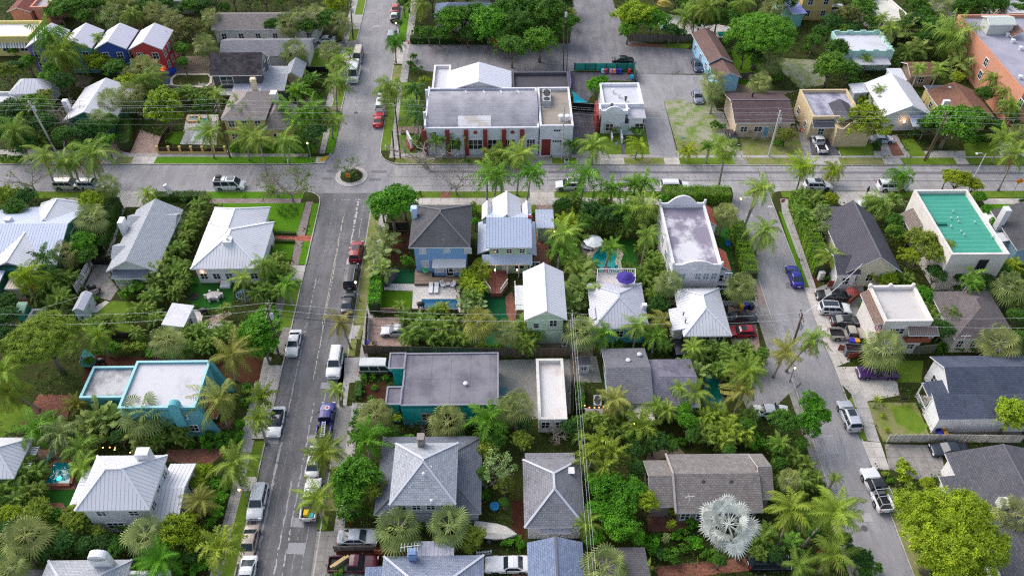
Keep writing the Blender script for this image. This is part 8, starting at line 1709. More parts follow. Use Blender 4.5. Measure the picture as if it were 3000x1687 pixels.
def pool(label, pts, col, deep, rimc='cfcac4', rim=.4, z=.16, lit=False, h=.0, name='swimming_pool'):
 P=[G(k,x,y,z) for k,x,y in pts]; a=sum(P[i-1].x*P[i].y-P[i].x*P[i-1].y for i in range(len(P))); P=P if a>0 else P[::-1]; c=sum(P,Vector())/len(P); o=thing(name,(c.x,c.y,.13),0,label,'pool')
 w=MB(); w.face([(p.x-c.x,p.y-c.y,.03+h) for p in P]); w.build('water',water(col,deep),o); mb=MB(); n=len(P)
 for i in range(n):
  p,q=P[i],P[(i+1)%n]; d=(q-p).normalized(); s=Vector((d.y,-d.x,0)); e=d*rim*.5
  a0,b0=p-c,q-c; a1,b1=a0+s*rim-e,b0+s*rim+e; zt=.06+h+.0006*(i%2)
  mb.raw([(a0.x,a0.y,zt),(b0.x,b0.y,zt),(b1.x,b1.y,zt),(a1.x,a1.y,zt),(a0.x,a0.y,-.1),(b0.x,b0.y,-.1),(b1.x,b1.y,-.1),(a1.x,a1.y,-.1)],[(3,2,1,0),(0,1,5,4),(2,3,7,6)])
 mb.build('coping',plain(rimc,.8),o); POLYS.append([(p.x,p.y) for p in P])
 if lit: mb=MB(); mb.lathe([(.3,0),(.3,.01)],12); q=G(*lit,.0)-c; mb.v=[(x+q.x,y+q.y,z_+.035+h) for x,y,z_ in mb.v]; mb.build('pool_light',glow('30e8e0',2.0),o)
 return o
pool('rectangular deep blue pool on the pale terrace of the light blue house',[(5,1255,818),(5,1528,818),(5,1530,914),(5,1254,914)],'2a6688','1d4f72'); fp=[(6,668,430),(6,730,418),(6,785,440),(6,800,480),(6,782,530),(6,790,580),(6,812,618),(6,650,618),(6,640,570),(6,606,530),(6,612,490),(6,640,460)]
pool('freeform turquoise garden pool with wide tan coping under a palm',fp,'1f9c9c','178688','b3a898',.9); pool('long green lap pool beside yellow loungers under coconut palms',[(10,1425,-70),(10,1535,-70),(10,1592,205),(10,1438,208)],'147a6e','0e6458','6a5c50',.35)
pool('small turquoise pool lit from below with raised brick edge',[(8,415,612),(8,556,612),(8,527,765),(8,345,768)],'0f9aa4','0c8290','a06a58',.35,.14,(8,455,735),.35); pool('narrow teal lap pool behind the yellow walled fence',[(0,1440,1072),(0,1555,1072),(0,1592,898),(0,1515,898)],'0f7f7a','0d6a68','d0c4b8',.3); pool('small square spa pool beside the narrow teal lap pool',[(0,1432,922),(0,1500,922),(0,1508,893),(0,1438,893)],'2c5e60','234c50','d2b080',.4,h=.3)
pool('small dark plunge pool beside the white garden cabana',[(4,1560,1028),(4,1640,990),(4,1760,998),(4,1640,1062)],'3a4450','2e3640','9a8a7c',.4); pool('pale blue pool behind the bright tree north of the car park',[(2,1120,175),(2,1180,165),(2,1200,215),(2,1140,222)],'8fc4d8','7ab4cc'); pool('teal green pool behind the light blue block with white float',[(2,1555,245),(2,1660,240),(2,1650,275),(2,1570,278)],'1f8878','177060')
o=pool('empty octagonal concrete pool with green stagnant bottom',[(0,1345,572),(0,1575,572),(0,1592,592),(0,1588,630),(0,1555,655),(0,1325,652),(0,1308,632),(0,1310,600)],'4c5230','39401f','c9bfb4',.5,name='empty_pool',h=.05)
def deck(label, pts, h, mat, rail=None, name='wooden_deck'):
 P=[G(k,x,y,h) for k,x,y in pts]; a=sum(P[i-1].x*P[i].y-P[i].x*P[i-1].y for i in range(len(P))); P=P if a>0 else P[::-1]; c=P[0]; o=thing(name,(c.x,c.y,.12),0,label,'deck'); mb=MB(); mb.prism([(p.x-c.x,p.y-c.y) for p in P],0,h-.12); mb.build('platform',mat,o); POLYS.append([(p.x,p.y) for p in P])
 if rail:
  mb=MB()
  for pa,pb in rail:
   a,b=G(*pa,h)-c,G(*pb,h)-c; a.z=b.z=h-.12; n=max(2,int((b-a).length/.28)); mb.bar(a+Vector((0,0,1)),b+Vector((0,0,1)),.1); mb.bar(a+Vector((0,0,.15)),b+Vector((0,0,.15)),.06)
   for i in range(n+1): q=a.lerp(b,i/n); mb.bar(q,q+Vector((0,0,1)),.06 if i%6 else .13)
  mb.build('railing',WHITE,o)
 return o
deck('weathered timber deck along the back of the light blue house',[(5,1205,588),(5,1330,596),(5,1338,652),(5,1545,652),(5,1550,703),(5,1200,703)],.55,boards('8c7a6c',.14,1)); o=deck('raised red brown deck with white railing behind the sage green house',[(5,1735,604),(5,1908,604),(5,1908,700),(5,1856,775),(5,1782,775),(5,1730,700)],1.0,boards('8f5a4c',.14),[((5,1730,700),(5,1782,775)),((5,1856,775),(5,1908,700)),((5,1733,606),(5,1730,700))])
mb=MB(); c=G(5,1819,792,.3)-o.location
for i in range(4): mb.box(c.x,c.y+1.0-.36*i,.75-.2*i,1.9,.36,.18)
mb.build('steps',boards('6d4236',.14),o)
deck('white railed roof deck with purple umbrella above the teal cottage',[(6,640,716),(6,930,716),(6,930,625),(6,645,625)],3.3,plain('cfc6c4'),[((6,645,625),(6,930,625)),((6,645,625),(6,640,716)),((6,930,625),(6,930,716))],'roof_deck')
def umbrella(k,x,y,r,h,z,col,label,tiers=1):
 p=G(k,x,y,z+h); o=thing('umbrella',(p.x,p.y,z),0,label,'umbrella'); mb=MB(); mb.tube([(0,0,0),(0,0,h)],.04,6); mb.build('pole',STEEL,o); mb=MB(); mb.lathe([(r,h-.55),(r*.6,h-.28),(.05,h)],8)
 if tiers>1: mb.lathe([(r*.55,h-.18),(.3,h+.1),(.04,h+.16)],8)
 mb.build('canopy',plain(col,.8,.1),o)
umbrella(6,620,360,1.6,2.6,.12,'d4dade','pale octagonal umbrella by the freeform garden pool'); umbrella(6,866,636,1.45,2.4,3.3,'43348c','purple umbrella with ruffled tiers on the white railed deck',2); umbrella(2,1155,12,1.9,2.6,.12,'d8c060','yellow umbrella far behind the bright tree at the top'); umbrella(7,648,738,.95,1.8,.12,'8c4440','red canopy umbrella between charcoal gable house and black saloon')
def lounger(k,x,y,rz,col,label,z=.14):
 p=G(k,x,y,.3); o=thing('lounger',(p.x,p.y,z),rz,label,'lounger'); mb=MB(); mb.box(0,-.25,.3,.65,1.35,.09); mb.build('seat',plain(col),o); mb=MB(); mb.raw([(-.32,.42,.26),(.32,.42,.26),(.32,1.0,.62),(-.32,1.0,.62),(-.32,.42,.34),(.32,.42,.34),(.32,.98,.7),(-.32,.98,.7)],[(3,2,1,0),(4,5,6,7),(0,1,5,4),(1,2,6,5),(2,3,7,6),(3,0,4,7)]); mb.build('backrest',plain(col),o)
 for sx in (-.28,.28):
  for sy in (-.8,.4): mb=MB(); mb.box(sx,sy,.13,.06,.06,.26); mb.build('leg',STEEL,o)
def chair(k,x,y,rz,col,label,z=.14,name='patio_chair'):
 p=G(k,x,y,z+.4); o=thing(name,(p.x,p.y,z),rz,label,'chair'); mb=MB(); mb.box(0,0,.4,.62,.6,.08); mb.build('seat',plain(col),o); mb=MB(); mb.raw([(-.3,.26,.4),(.3,.26,.4),(.27,.46,1.0),(-.27,.46,1.0),(-.3,.33,.4),(.3,.33,.4),(.27,.52,1.0),(-.27,.52,1.0)],[(3,2,1,0),(4,5,6,7),(0,1,5,4),(1,2,6,5),(2,3,7,6),(3,0,4,7)]); mb.build('backrest',plain(col),o)
 for s in (-.33,.33): mb=MB(); mb.box(s,.02,.6,.1,.6,.05); mb.build('armrest',plain(col),o)
 for sx in (-.27,.27):
  for sy in (-.25,.25): mb=MB(); mb.box(sx,sy,.19,.06,.06,.38); mb.build('leg',plain(col),o)
def table(k,x,y,r,h,col,label,z=.14,cat='table',name='patio_table'):
 p=G(k,x,y,z+h); o=thing(name,(p.x,p.y,z),0,label,cat); mb=MB(); mb.lathe([(r,h-.05),(r,h)],20); mb.build('tabletop',plain(col),o); mb=MB(); mb.tube([(0,0,0),(0,0,h-.05)],.06,6); mb.lathe([(r*.5,0),(r*.45,.05)],12); mb.build('pedestal',STEEL,o)
lounger(5,1325,742,0,'dcdce0','left white lounger of the pair on the pale pool terrace'); lounger(5,1368,742,0,'dcdce0','right white lounger of the pair on the pale pool terrace'); chair(5,1418,712,.5,'d8d8dc','white patio chair left of the small terrace table'); chair(5,1492,712,-.6,'d8d8dc','white patio chair right of the small terrace table'); table(5,1456,700,.35,.5,'c8c8cc','small pale table between two white terrace chairs'); chair(5,1285,608,.7,'5fc27a','green wooden armchair on the timber deck',.55)
lounger(6,565,432,1.2,'aab0b8','grey lounger beside the pale octagonal umbrella'); chair(6,790,596,0,'3fc0c8','turquoise armchair at the edge of the freeform pool'); chair(6,742,606,.4,'58b8c0','pale turquoise armchair beside the coral one at the pool'); chair(6,705,608,-.3,'d0808a','coral pink seat at the near end of the freeform pool'); chair(6,1636,404,.3,'1f6fc0','bright blue armchair on the lawn inside the long hedge')
lounger(10,1604,42,1.5,'c9b860','upper yellow lounger beside the green lap pool'); lounger(10,1608,84,1.5,'c9b860','lower yellow lounger beside the green lap pool'); lounger(8,360,572,-.5,'4f8f9c','teal lounger on the brick patio by the lit turquoise pool'); lounger(8,1402,930,1.5,'3f93a4','teal lounger beside the long side porch'); chair(8,1392,880,0,'4fb0b0','turquoise armchair above the teal lounger at the side porch'); lounger(8,480,555,-.5,'4a5c60','dark lounger half hidden by palms near the lit pool')
table(4,710,762,.75,.75,'3a3a3e','round dark metal patio table on the stone patio'); chair(4,745,752,-1.5,'2f2f33','dark metal chair right of the round patio table'); chair(4,690,742,1.2,'2f2f33','dark metal chair left of the round patio table'); table(9,1850,72,.9,.8,'54707e','blue grey picnic table beside the turquoise house'); table(10,1075,1080,.7,.7,'5a3a30','brown patio table on brick paving under the ranch house'); table(6,655,392,.6,.7,'8c9096','grey round table beneath the pale octagonal umbrella')
p=G(4,1620,790,.7); o=thing('covered_table',(p.x,p.y,.13),R(8),'grey covered oval table with chairs on the artificial lawn','table'); mb=MB(); mb.lathe([(.9,.12),(1.0,.4),(1.02,.7),(.9,.8),(.3,.86)],18); mb.v=[(x*1.15,y*.75,z) for x,y,z in mb.v]; mb.build('cover',plain('b4aeac',.9,.15),o)
for i in range(6): a=i*1.047; mb=MB(); mb.box(math.cos(a)*1.25,math.sin(a)*.9,.45,.3,.3,.9); mb.build('chair_back',plain('c8c6c6'),o)
def roundmat(k,x,y,r,h,col,label,name,cat,rim='1c1c1e'):
 p=G(k,x,y,.14+h); o=thing(name,(p.x,p.y,.14),0,label,cat); mb=MB(); mb.lathe([(r*.86,h),(r*.86,h+.01)],20); mb.build('mat',plain(col),o); mb=MB(); mb.lathe([(r*.86,max(0,h-.08)),(r,max(0,h-.06)),(r,h+.04),(r*.86,h+.04)],20); mb.build('rim',plain(rim),o)
 if h>.15:
  for i in range(5): mb=MB(); mb.box(math.cos(i*1.26)*r*.9,math.sin(i*1.26)*r*.9,h/2,.05,.05,h); mb.build('leg',STEEL,o)
roundmat(4,1690,684,.55,.3,'e0462c','small orange red trampoline on the artificial lawn','trampoline','trampoline','e0462c'); roundmat(4,1470,800,.75,.06,'33373a','round dark fire pit mat set into the lawn','fire_pit','fire pit','26282a'); roundmat(9,1786,925,.6,.3,'2f7fb8','round blue paddling pool on the dirt yard','paddling_pool','paddling pool','2a86c4')
p=G(4,1842,785,.6); o=thing('climbing_dome',(p.x,p.y,.13),0,'blue grey climbing dome beside palms on the lawn','climbing frame'); mb=MB()
for j in range(8):
 a=j*.785
 for f0,f1 in ((0,.5),(.5,1.0),(1.0,1.45)): mb.bar((1.2*math.cos(f0)*math.cos(a),1.2*math.cos(f0)*math.sin(a),1.2*math.sin(f0)),(1.2*math.cos(f1)*math.cos(a+.39*(f1>.4)),1.2*math.cos(f1)*math.sin(a+.39*(f1>.4)),1.2*math.sin(f1)),.05)
 mb.bar((1.05*math.cos(a),1.05*math.sin(a),.58),(1.05*math.cos(a+.785),1.05*math.sin(a+.785),.58),.05)
mb.build('bars',plain('6fa0b4'),o); p=G(8,338,288,.2); o=thing('fire_ring',(p.x,p.y,.14),0,'ring of grey stones with a small dark grill on the brick patio','fire pit'); mb=MB()
for i in range(16): a=i*.3927; mb.box(math.cos(a)*1.0,math.sin(a)*1.0,.12,.34,.3,.24,rz=a)
mb.build('stones',plain('9a948e',.9,.25,4),o); mb=MB(); mb.lathe([(.3,.1),(.34,.5),(.2,.62)],10); mb.build('grill',BLACK,o)
for k,x,y,lb in ((4,770,1296,'black covered grill behind the teal house wall'),(4,1545,915,'black kettle grill beside the white garden cabana'),(5,1250,870,'black grill with green flower pot by the pool terrace'),(4,705,740,'black patio heater beside the round patio table')):
 p=G(k,x,y,.5); o=thing('grill',(p.x,p.y,.14),0,lb,'grill'); mb=MB(); mb.lathe([(.3,.5),(.42,.7),(.42,.95),(.2,1.12)],12); mb.v=[(x_*1.5,y_,z_) for x_,y_,z_ in mb.v]; mb.build('hood',BLACK,o); mb=MB()
 for sx in (-.4,.4): mb.box(sx,0,.28,.08,.4,.56)
 mb.build('cart',flat('3a3a3e'),o)
def bin_(k,x,y,col,lid,label,z=.13):
 p=G(k,x,y,.55); o=thing('wheelie_bin',(p.x,p.y,z),SWEEP.uniform(-.3,.3),label,'bin','wheelie bins'); mb=MB(); mb.raw([(-.24,-.28,0),(.24,-.28,0),(.24,.28,0),(-.24,.28,0),(-.3,-.34,.98),(.3,-.34,.98),(.3,.34,.98),(-.3,.34,.98)],[(3,2,1,0),(4,5,6,7),(0,1,5,4),(1,2,6,5),(2,3,7,6),(3,0,4,7)]); mb.build('body',plain(col,.5),o); mb=MB(); mb.box(0,0,1.02,.66,.74,.07); mb.bar((-.3,.38,.95),(.3,.38,.95),.05); mb.build('lid',plain(lid,.5),o)
 for s in (-.26,.26): mb=MB(); mb.lathe([(.11,-.03),(.11,.03)],10); mb.v=[(s+w,.3+x_*0+y_,.11+x_) for x_,y_,w in mb.v]; mb.build('wheel',TYRE,o)
for a in ((5,848,1165,'2438a0','2438a0','blue bin beside the brick drive fence'),(5,876,1178,'8a6a3c','8a6a3c','brown bin between blue and dark bins at the brick drive'),(5,903,1172,'3a3436','3a3436','dark bin right of the brown one at the brick drive'),(6,1737,880,'c9a420','d8b020','yellow bin under the white picket fence'),(6,1768,875,'1c2fa8','1c2fa8','blue bin between yellow and black under the white picket fence'),(6,1812,880,'2a2a2e','2a2a2e','large black bin at the right end of the white picket fence'),
 (11,1265,350,'1f2496','1f2496','blue bin by the porch railing of the slate roof house'),(11,1303,352,'c08a30','c89030','yellow bin by the porch railing of the slate roof house'),(11,1287,403,'1f2496','1f2496','blue bin beside the weathered white board fence'),(11,1320,403,'c08a30','c89030','yellow bin beside the weathered white board fence'),(7,632,1148,'3a2fb0','3a2fb0','blue lidded bin below the silver beige pickup'),(7,668,1148,'c08a20','d0982c','yellow lidded bin below the silver beige pickup')): bin_(*a)
p=G(7,648,1205,.8); o=thing('dumpster',(p.x,p.y,.13),R(-4),'grey open dumpster between red brown gates','dumpster'); mb=MB(); w,d,h=2.4,1.4,1.3
for a in ((0,-d/2,h/2,w,.08,h),(0,d/2,h/2,w,.08,h),(-w/2,0,h/2,.08,d,h),(w/2,0,h/2,.08,d,h),(0,0,.2,w,d,.08)): mb.box(*a)
mb.build('container',plain('6a7078',.6),o); mb=MB(); mb.box(0,0,.9,w-.2,d-.2,.2); mb.build('rubbish',plain('2c2c30',.9,.4,4),o)
for k,x,y,lb,s in ((10,640,122,'upper grey air conditioner behind the teal end wall',1.0),(10,640,152,'lower grey air conditioner behind the teal end wall',1.0),(6,625,797,'white air conditioner left of the teal cottage roof',.9),(6,395,1165,'dark air conditioner on the dirt yard by the mint house',.8),(2,415,1220,'pale utility cabinet on the verge before the church annex',.9)): p=G(k,x,y,.8*s); acunit((p.x,p.y,.13),0,lb,'air conditioners in yards',s)
def cloth(name, pts, label, cat, col, sag=.3, th=.02):
 P=[G(k,x,y,z) for k,x,y,z in pts]; c=sum(P,Vector())/len(P); mb=MB(); n=len(P); m=Vector((0,0,-sag)); 
 for i in range(n):
  a,b=P[i]-c,P[(i+1)%n]-c; q=(a+b)*.42+Vector((0,0,-sag*.4)); mb.face([a,q,m]); mb.face([q,b,m])
 o=mb.build(name,plain(col,.8,.15,1),None,c); tag(o,label,cat); md=o.modifiers.new('thick','SOLIDIFY'); md.thickness=th; return o
cloth('shade_sail',[(2,455,688,4.6),(2,468,778,3.4),(2,575,778,3.0)],'turquoise triangular shade sail beside the church annex','shade sail','18a8bc'); cloth('shade_sail',[(10,538,188,3.0),(10,700,190,3.0),(10,690,262,2.2),(10,560,262,2.2)],'pale grey shade sail with string lights below the teal end wall','shade sail','c4c2c6')
for i,(x,y) in enumerate(((545,172),(580,186),(618,188),(652,186),(685,180))):
 p=G(10,x,y,3.2); mb=MB(); mb.lathe([(.03,-.09),(.09,0),(.03,.09)],8); tag(mb.build('light_bulb',glow('ff7a40',4),None,p),'small glowing string light bulb along the pale grey shade sail','light bulb','string lights over the shade sail') if False else tag(mb.build('light_bulb',glow('ff7a40',4),None,p),('first','second','third','fourth','fifth')[i]+' glowing string light from the left along the pale shade sail','light bulb','string lights over the shade sail')
def lump(name,k,x,y,sx,sy,h,col,label,cat,rz=0,z=.13,seed=1):
 rng=random.Random(seed); p=G(k,x,y,h*.5); mb=MB(); n=14; prof=[(1,0),(.95,.3),(.7,.7),(.35,.95),(.05,1)]
 for f,zz in prof:
  for j in range(n): a=j*6.283/n; r=f*rng.uniform(.8,1.15); mb.v.append((sx*r*math.cos(a),sy*r*math.sin(a),h*zz))
 for i in range(len(prof)-1):
  for j in range(n): mb.f.append((i*n+j,i*n+(j+1)%n,(i+1)*n+(j+1)%n,(i+1)*n+j)); mb.m.append(0); mb.uv.append(None); mb.t.append(.5)
 o=mb.build(name,plain(col,.8,.2,2),None,(p.x,p.y,z)); o.rotation_euler.z=rz; tag(o,label,cat); return o
lump('tarpaulin',0,1290,545,.8,1.7,1.1,'1440a8','upper crumpled blue tarpaulin on the dirt near the empty pool','tarpaulin',-.3); lump('tarpaulin',0,1245,620,.8,1.6,1.0,'1a4cb4','lower crumpled blue tarpaulin on the dirt near the empty pool','tarpaulin',-.2,seed=2); lump('tarpaulin',5,1010,640,1.0,2.2,1.3,'55555f','grey tarpaulin thrown over garden things beside the timber deck','tarpaulin',-.4,seed=3); lump('rubble_pile',5,985,1190,1.9,.4,.5,'c8c0b8','row of pale rubble along the brick drive edge','rubble',0,seed=4)
for i,(x,c,lb) in enumerate(((688,'8fb8d8','pale blue toy by the green screened fence, left end'),(711,'c04058','red toy car by the green screened fence'),(750,'c888b0','pink and white toy car by the green screened fence'),(775,'d89850','orange toy car by the green screened fence'),(798,'4a3aa0','purple toy by the green screened fence'),(820,'2f4fc0','blue toy by the green screened fence'),(890,'c03a40','red toy at the right end of the green fence'),(908,'2f8fc0','blue toy slide beside the white mission cottage'))):
 p=G(2,x,548 if i<7 else 594,.4); o=thing('toy_car',(p.x,p.y,.14),R(-80),lb,'toy','playground toys'); mb=MB(); mb.box(0,0,.3,.95,.55,.3); mb.box(-.05,0,.85,.5,.5,.1)
 for sx in (-.25,.18):
  for sy in (-.2,.2): mb.box(sx,sy,.63,.07,.07,.4)
 mb.build('body',plain(c,.5),o)
 for sx in (-.3,.3):
  for sy in (-.28,.28): mb=MB(); mb.lathe([(.13,-.04),(.13,.04)],10); mb.v=[(sx+x_,sy+w,.14+y_) for x_,y_,w in mb.v]; mb.build('wheel',TYRE,o)
def hyd(k,x,y,col,label,cat='fire hydrant'):
 p=G(k,x,y,.3); o=thing('fire_hydrant',(p.x,p.y,.14),0,label,cat); mb=MB(); mb.lathe([(.16,0),(.16,.08),(.11,.1),(.11,.55),(.15,.57),(.13,.68),(.04,.76)],10); mb.build('body',plain(col,.5),o)
 for s in (-1,1): mb=MB(); mb.tube([(0,0,.42),(s*.2,0,.42)],.055,6); mb.build('nozzle',plain(col,.5),o)
hyd(1,985,1122,'dcdcdc','white fire hydrant on the verge left of the church lawn'); hyd(9,713,1047,'c02a34','red fire hydrant on grass beside the silver driveway saloon')
for k,x,y,lb in ((1,1156,325,'orange traffic cone at the hedge corner of the car park'),(3,243,988,'red traffic cone between the tan and yellow bungalows')):
 p=G(k,x,y,.35); o=thing('traffic_cone',(p.x,p.y,.14),0,lb,'traffic cone'); mb=MB(); mb.lathe([(.17,.05),(.03,.75)],12); mb.build('cone',flat('d8442a'),o); mb=MB(); mb.box(0,0,.025,.42,.42,.05); mb.build('base',flat('b83a24'),o)
p=G(11,1020,125,1.0); o=thing('mailbox',(p.x,p.y,.14),0,'dark mailbox on a post beside the concrete path of the slate roof house','mailbox'); mb=MB(); mb.box(0,0,1.1,.75,.3,.3); mb.build('box',BLACK,o); mb=MB(); mb.box(0,0,.5,.1,.1,1.0); mb.build('post',WOOD,o)
p=G(7,400,650,.7); o=thing('cabinet',(p.x,p.y,.14),R(10),'white cabinet leaning at the pavement beside the tall hedge','cabinet'); mb=MB(); mb.box(0,0,.85,.8,.6,1.6); mb.build('body',plain('d8d6d2'),o); mb=MB(); mb.box(0,-.31,.85,.7,.03,1.4); mb.build('door',plain('c9c6c0'),o)
b=G(19,1082,305,.13); o=thing('sculpture_post',b,0,'white curved chimney like post above the grey gable house garden','post'); mb=MB(); mb.tube([(0,0,0),(0,0,2.2),(-.35,0,3.0)],[.45,.42,.35],8); mb.build('shaft',WHITE,o); mb=MB(); mb.box(0,0,.1,1.3,1.1,.2); mb.build('base',CONC,o)
p=G(0,550,1100,.3)
for k,x,y,lb,c in ((0,948,888,'glowing green garden spotlight under the green walled gable house','20ff50'),(0,855,980,'glowing green garden spotlight near the bare tree','20ff50'),(8,72,1310,'glowing orange garden light at the lower left edge','ff8a50')):
 p=G(k,x,y,.6); o=thing('garden_spotlight',(p.x,p.y,.12),0,lb,'garden light'); mb=MB(); mb.tube([(0,0,0),(0,0,.5)],.03,5); mb.build('spike',BLACK,o); mb=MB(); mb.lathe([(.05,-.12),(.16,0),(.14,.1)],10,c=(0,0,.55)); mb.build('bulb',glow(c,7),o)
for i,(x,y) in enumerate(((770,487),(822,485),(862,487),(858,503),(975,523),(622,513))):
 p=G(8,x,y,2.4); mb=MB(); mb.lathe([(.03,-.09),(.09,0),(.03,.09)],8); tag(mb.build('light_bulb',glow('ff9a60',4),None,p),('first','second','third','fourth','fifth','sixth')[i]+' glowing string bulb among palms behind the white metal hip house','light bulb','string bulbs among the palms')
p=G(21,1386,335,.14); o=thing('person',p,R(0),'person in dark clothes walking beside the white covered pickup','person')
import bmesh as _bm
V=[(0,0,.95),(0,0,1.15),(0,0,1.38),(0,.01,1.5),(.1,0,.92),(.14,.22,.5),(.14,.34,.08),(.17,.46,.05),(-.1,0,.92),(-.12,-.16,.5),(-.12,-.42,.12),(-.12,-.34,.03),(.19,0,1.4),(.24,-.14,1.13),(.24,-.04,.9),(-.19,0,1.4),(-.24,.1,1.13),(-.24,.28,.95),(0,.02,1.62),(0,.03,1.74)]
E=[(0,1),(1,2),(2,3),(0,4),(4,5),(5,6),(6,7),(0,8),(8,9),(9,10),(10,11),(2,12),(12,13),(13,14),(2,15),(15,16),(16,17),(3,18),(18,19)]
RD=[.15,.14,.17,.06,.1,.07,.05,.04,.1,.07,.05,.04,.06,.045,.035,.06,.045,.035,.1,.09]
for w,sx in ((14,1),(17,-1)):
 for i in range(5):
  n=len(V); bx,by,bz=V[w]; a=(i-2)*.02; V+=[(bx+a,by+.02+(.03 if i==0 else 0),bz-.06),(bx+a*1.3,by+.04,bz-.12+.006*abs(i-2))]; E+=[(w,n),(n,n+1)]; RD+=[.011,.009]
me=bpy.data.meshes.new('body'); me.from_pydata(V,E,[]); pb_=link('body',me,o); sk=pb_.modifiers.new('skin','SKIN')
for i,r_ in enumerate(RD): me.skin_vertices[0].data[i].radius=(r_,r_)
me.skin_vertices[0].data[0].use_root=True; pb_.modifiers.new('sub','SUBSURF').levels=1; me.materials.append(plain('26282e',.8)); mb=MB(); mb.lathe([(.06,-.08),(.105,0),(.09,.09),(.02,.13)],10,c=(0,.0,1.72)); mb.build('hair',flat('2a1c14'),o); mb=MB(); mb.lathe([(.02,-.1),(.085,-.04),(.09,.04),(.03,.1)],10,c=(0,.05,1.66)); mb.build('face',flat('a9765c'),o)
for nm_,ps,sz in (('white hip house on the corner lawn',(4,1600,300),1),): pass
for t_,k,x,y in (('rectangular blue pool',5,1390,866),('freeform garden pool',6,700,520),('green lap pool',10,1510,80),('lit turquoise pool',8,450,690),('sandy vacant lot',2,1400,950),('playground',2,700,600),('silver fan palm',10,1620,1100),('green court',5,1830,950),('stone patio',4,760,700),('artificial lawn',4,1600,780),('empty octagonal pool',0,1450,615),('teal lap pool',0,1520,980),('gravel yard',9,1870,250),('car park',1,1600,420),('red brick path',5,290,356),('olive van',5,930,1338),('brick drive',5,980,1080),('white garden cabana',4,1320,930),('grey garden shed',4,590,850),('purple umbrella',6,866,640),('white board fence',11,1400,440)): mark(t_,G(k,x,y,0),2)
# ================= UNDERGROWTH AND PLANT LABELS =================
def inside(px, py, poly):
 r=np.zeros(len(px),bool); n=len(poly)
 for i in range(n):
  x0,y0=poly[i-1]; x1,y1=poly[i]
  if y0==y1: continue
  c=((y0>py)!=(y1>py)) & (px < (x1-x0)*(py-y0)/(y1-y0)+x0); r^=c
 return r
def undergrowth(name, y0, y1, step, leaf, col, seed):
 rng=np.random.default_rng(seed); gx,gy=np.meshgrid(np.arange(-150,150,step),np.arange(y0,y1,step)); x=gx.ravel()+rng.uniform(-.5,.5,gx.size)*step; y=gy.ravel()+rng.uniform(-.5,.5,gx.size)*step
 Z=y*CP+H*SP; u=np.abs(x)*F/Z; k=(u<1640)
 xal=-31.5-.0241*(y-41.6); xar=-22.7-.0235*(y-41.6); xbl=39.35-.0205*(y-51); xbr=45.45-.012*(y-60)
 k&=~((x>xal-.5)&(x<xar+.5)); k&=~((x>xbl-.4)&(x<xbr+.4)&(y<112.5)); k&=~((y>111.3)&(y<120.4)); k&=~((y>104)&(y<112)&(((x>xal-5)&(x<xar+5))|((x>xbl-5)&(x<xbr+4)))); k&=~((y>119)&(y<127)&(x>xal-6)&(x<xar+6))
 x,y=x[k],y[k]; k=np.ones(len(x),bool)
 for P in POLYS:
  a=np.array(P); q=(x>a[:,0].min())&(x<a[:,0].max())&(y>a[:,1].min())&(y<a[:,1].max())
  if q.any(): i=np.where(q)[0]; k[i[inside(x[i],y[i],P)]]=False
 for M,w,d in FOOT:
  i_=M.inverted(); lx=i_[0][0]*x+i_[0][1]*y+i_[0][3]; ly=i_[1][0]*x+i_[1][1]*y+i_[1][3]; k&=~((np.abs(lx)<w+.3)&(np.abs(ly)<d+.3))
 nz=np.sin(x*.31+1)*np.cos(y*.27)+np.sin(x*.11-y*.17)+.5*np.sin(x*.9+y*.7); k&=(nz+rng.normal(0,.5,len(x)))>-.9
 x,y=x[k],y[k]; n=len(x); hh=np.clip(.25+.3*nz[k]+rng.normal(0,.2,n),.08,1.1); per=9; Q=Quads()
 p=np.repeat(np.stack([x,y,hh*.6+.13],1),per,0)+rng.normal(size=(n*per,3))*np.array([.4,.4,.22]); p[:,2]=np.maximum(p[:,2],.16)
 nr=nvec(rng.normal(size=(n*per,3))*.6+np.array([0,0,.8])); leafquads(Q,p,nr,leaf,leaf*.6,np.repeat(rng.normal(.48,.16,n),per)+rng.normal(0,.12,n*per),rng)
 o=link(name,Q.mesh(name)); o.color=lin(col); tag(o,kind='stuff')
undergrowth('undergrowth',36,86,.85,.3,'55752a',1); undergrowth('undergrowth',86,190,1.1,.4,'557029',2)
KN={'co':'coconut palm','cd':'coconut palm','ro':'plume leaved palm','qu':'drooping feather palm','sa':'fan leaved cabbage palm','bi':'silver fan palm','ar':'clumping palm','tr':'paddle leaved palm','ba':'banana plant','td':'dense leafy tree','tg':'loose leafy tree','ty':'fine leaved tree','big':'huge spreading tree','sp':'sparse pale tree','ct':'clipped ball tree','bu':'bush','bf':'low clipped bush','bare':'bare branched tree'}
CW={YG:'yellow green',LIME:'lime green',BRT:'bright green',OLV:'olive',DKG:'dark green',PALE:'pale green',YEL:'yellowing','6a982e':'fresh green'}
rows=[]; CTR={}
for o,kd,p,rad,col,lab in PLANTS:
 best=sorted(LAND,key=lambda l:(l[1]-p.x)**2+(l[2]-p.y)**2)[:2]; l=best[0]; dx,dy=p.x-l[1],p.y-l[2]
 rel=('right of' if dx>0 else 'left of') if abs(dx)>1.3*abs(dy) else ('behind' if dy>0 else 'in front of')
 sz=('small ' if rad<1.9 else 'large ' if rad>2.7 else '') if kd in PALMS else ('small ' if rad<(.8 if kd in ('bu','bf') else 2.4) else 'large ' if rad>(1.5 if kd in ('bu','bf') else 3.4) else '')
 cw=CW.get(col,''); nm=sz+(cw+' ' if cw else '')+KN[kd]; rows.append([o,nm,rel,l[0],p,dx*dx+dy*dy,kd])
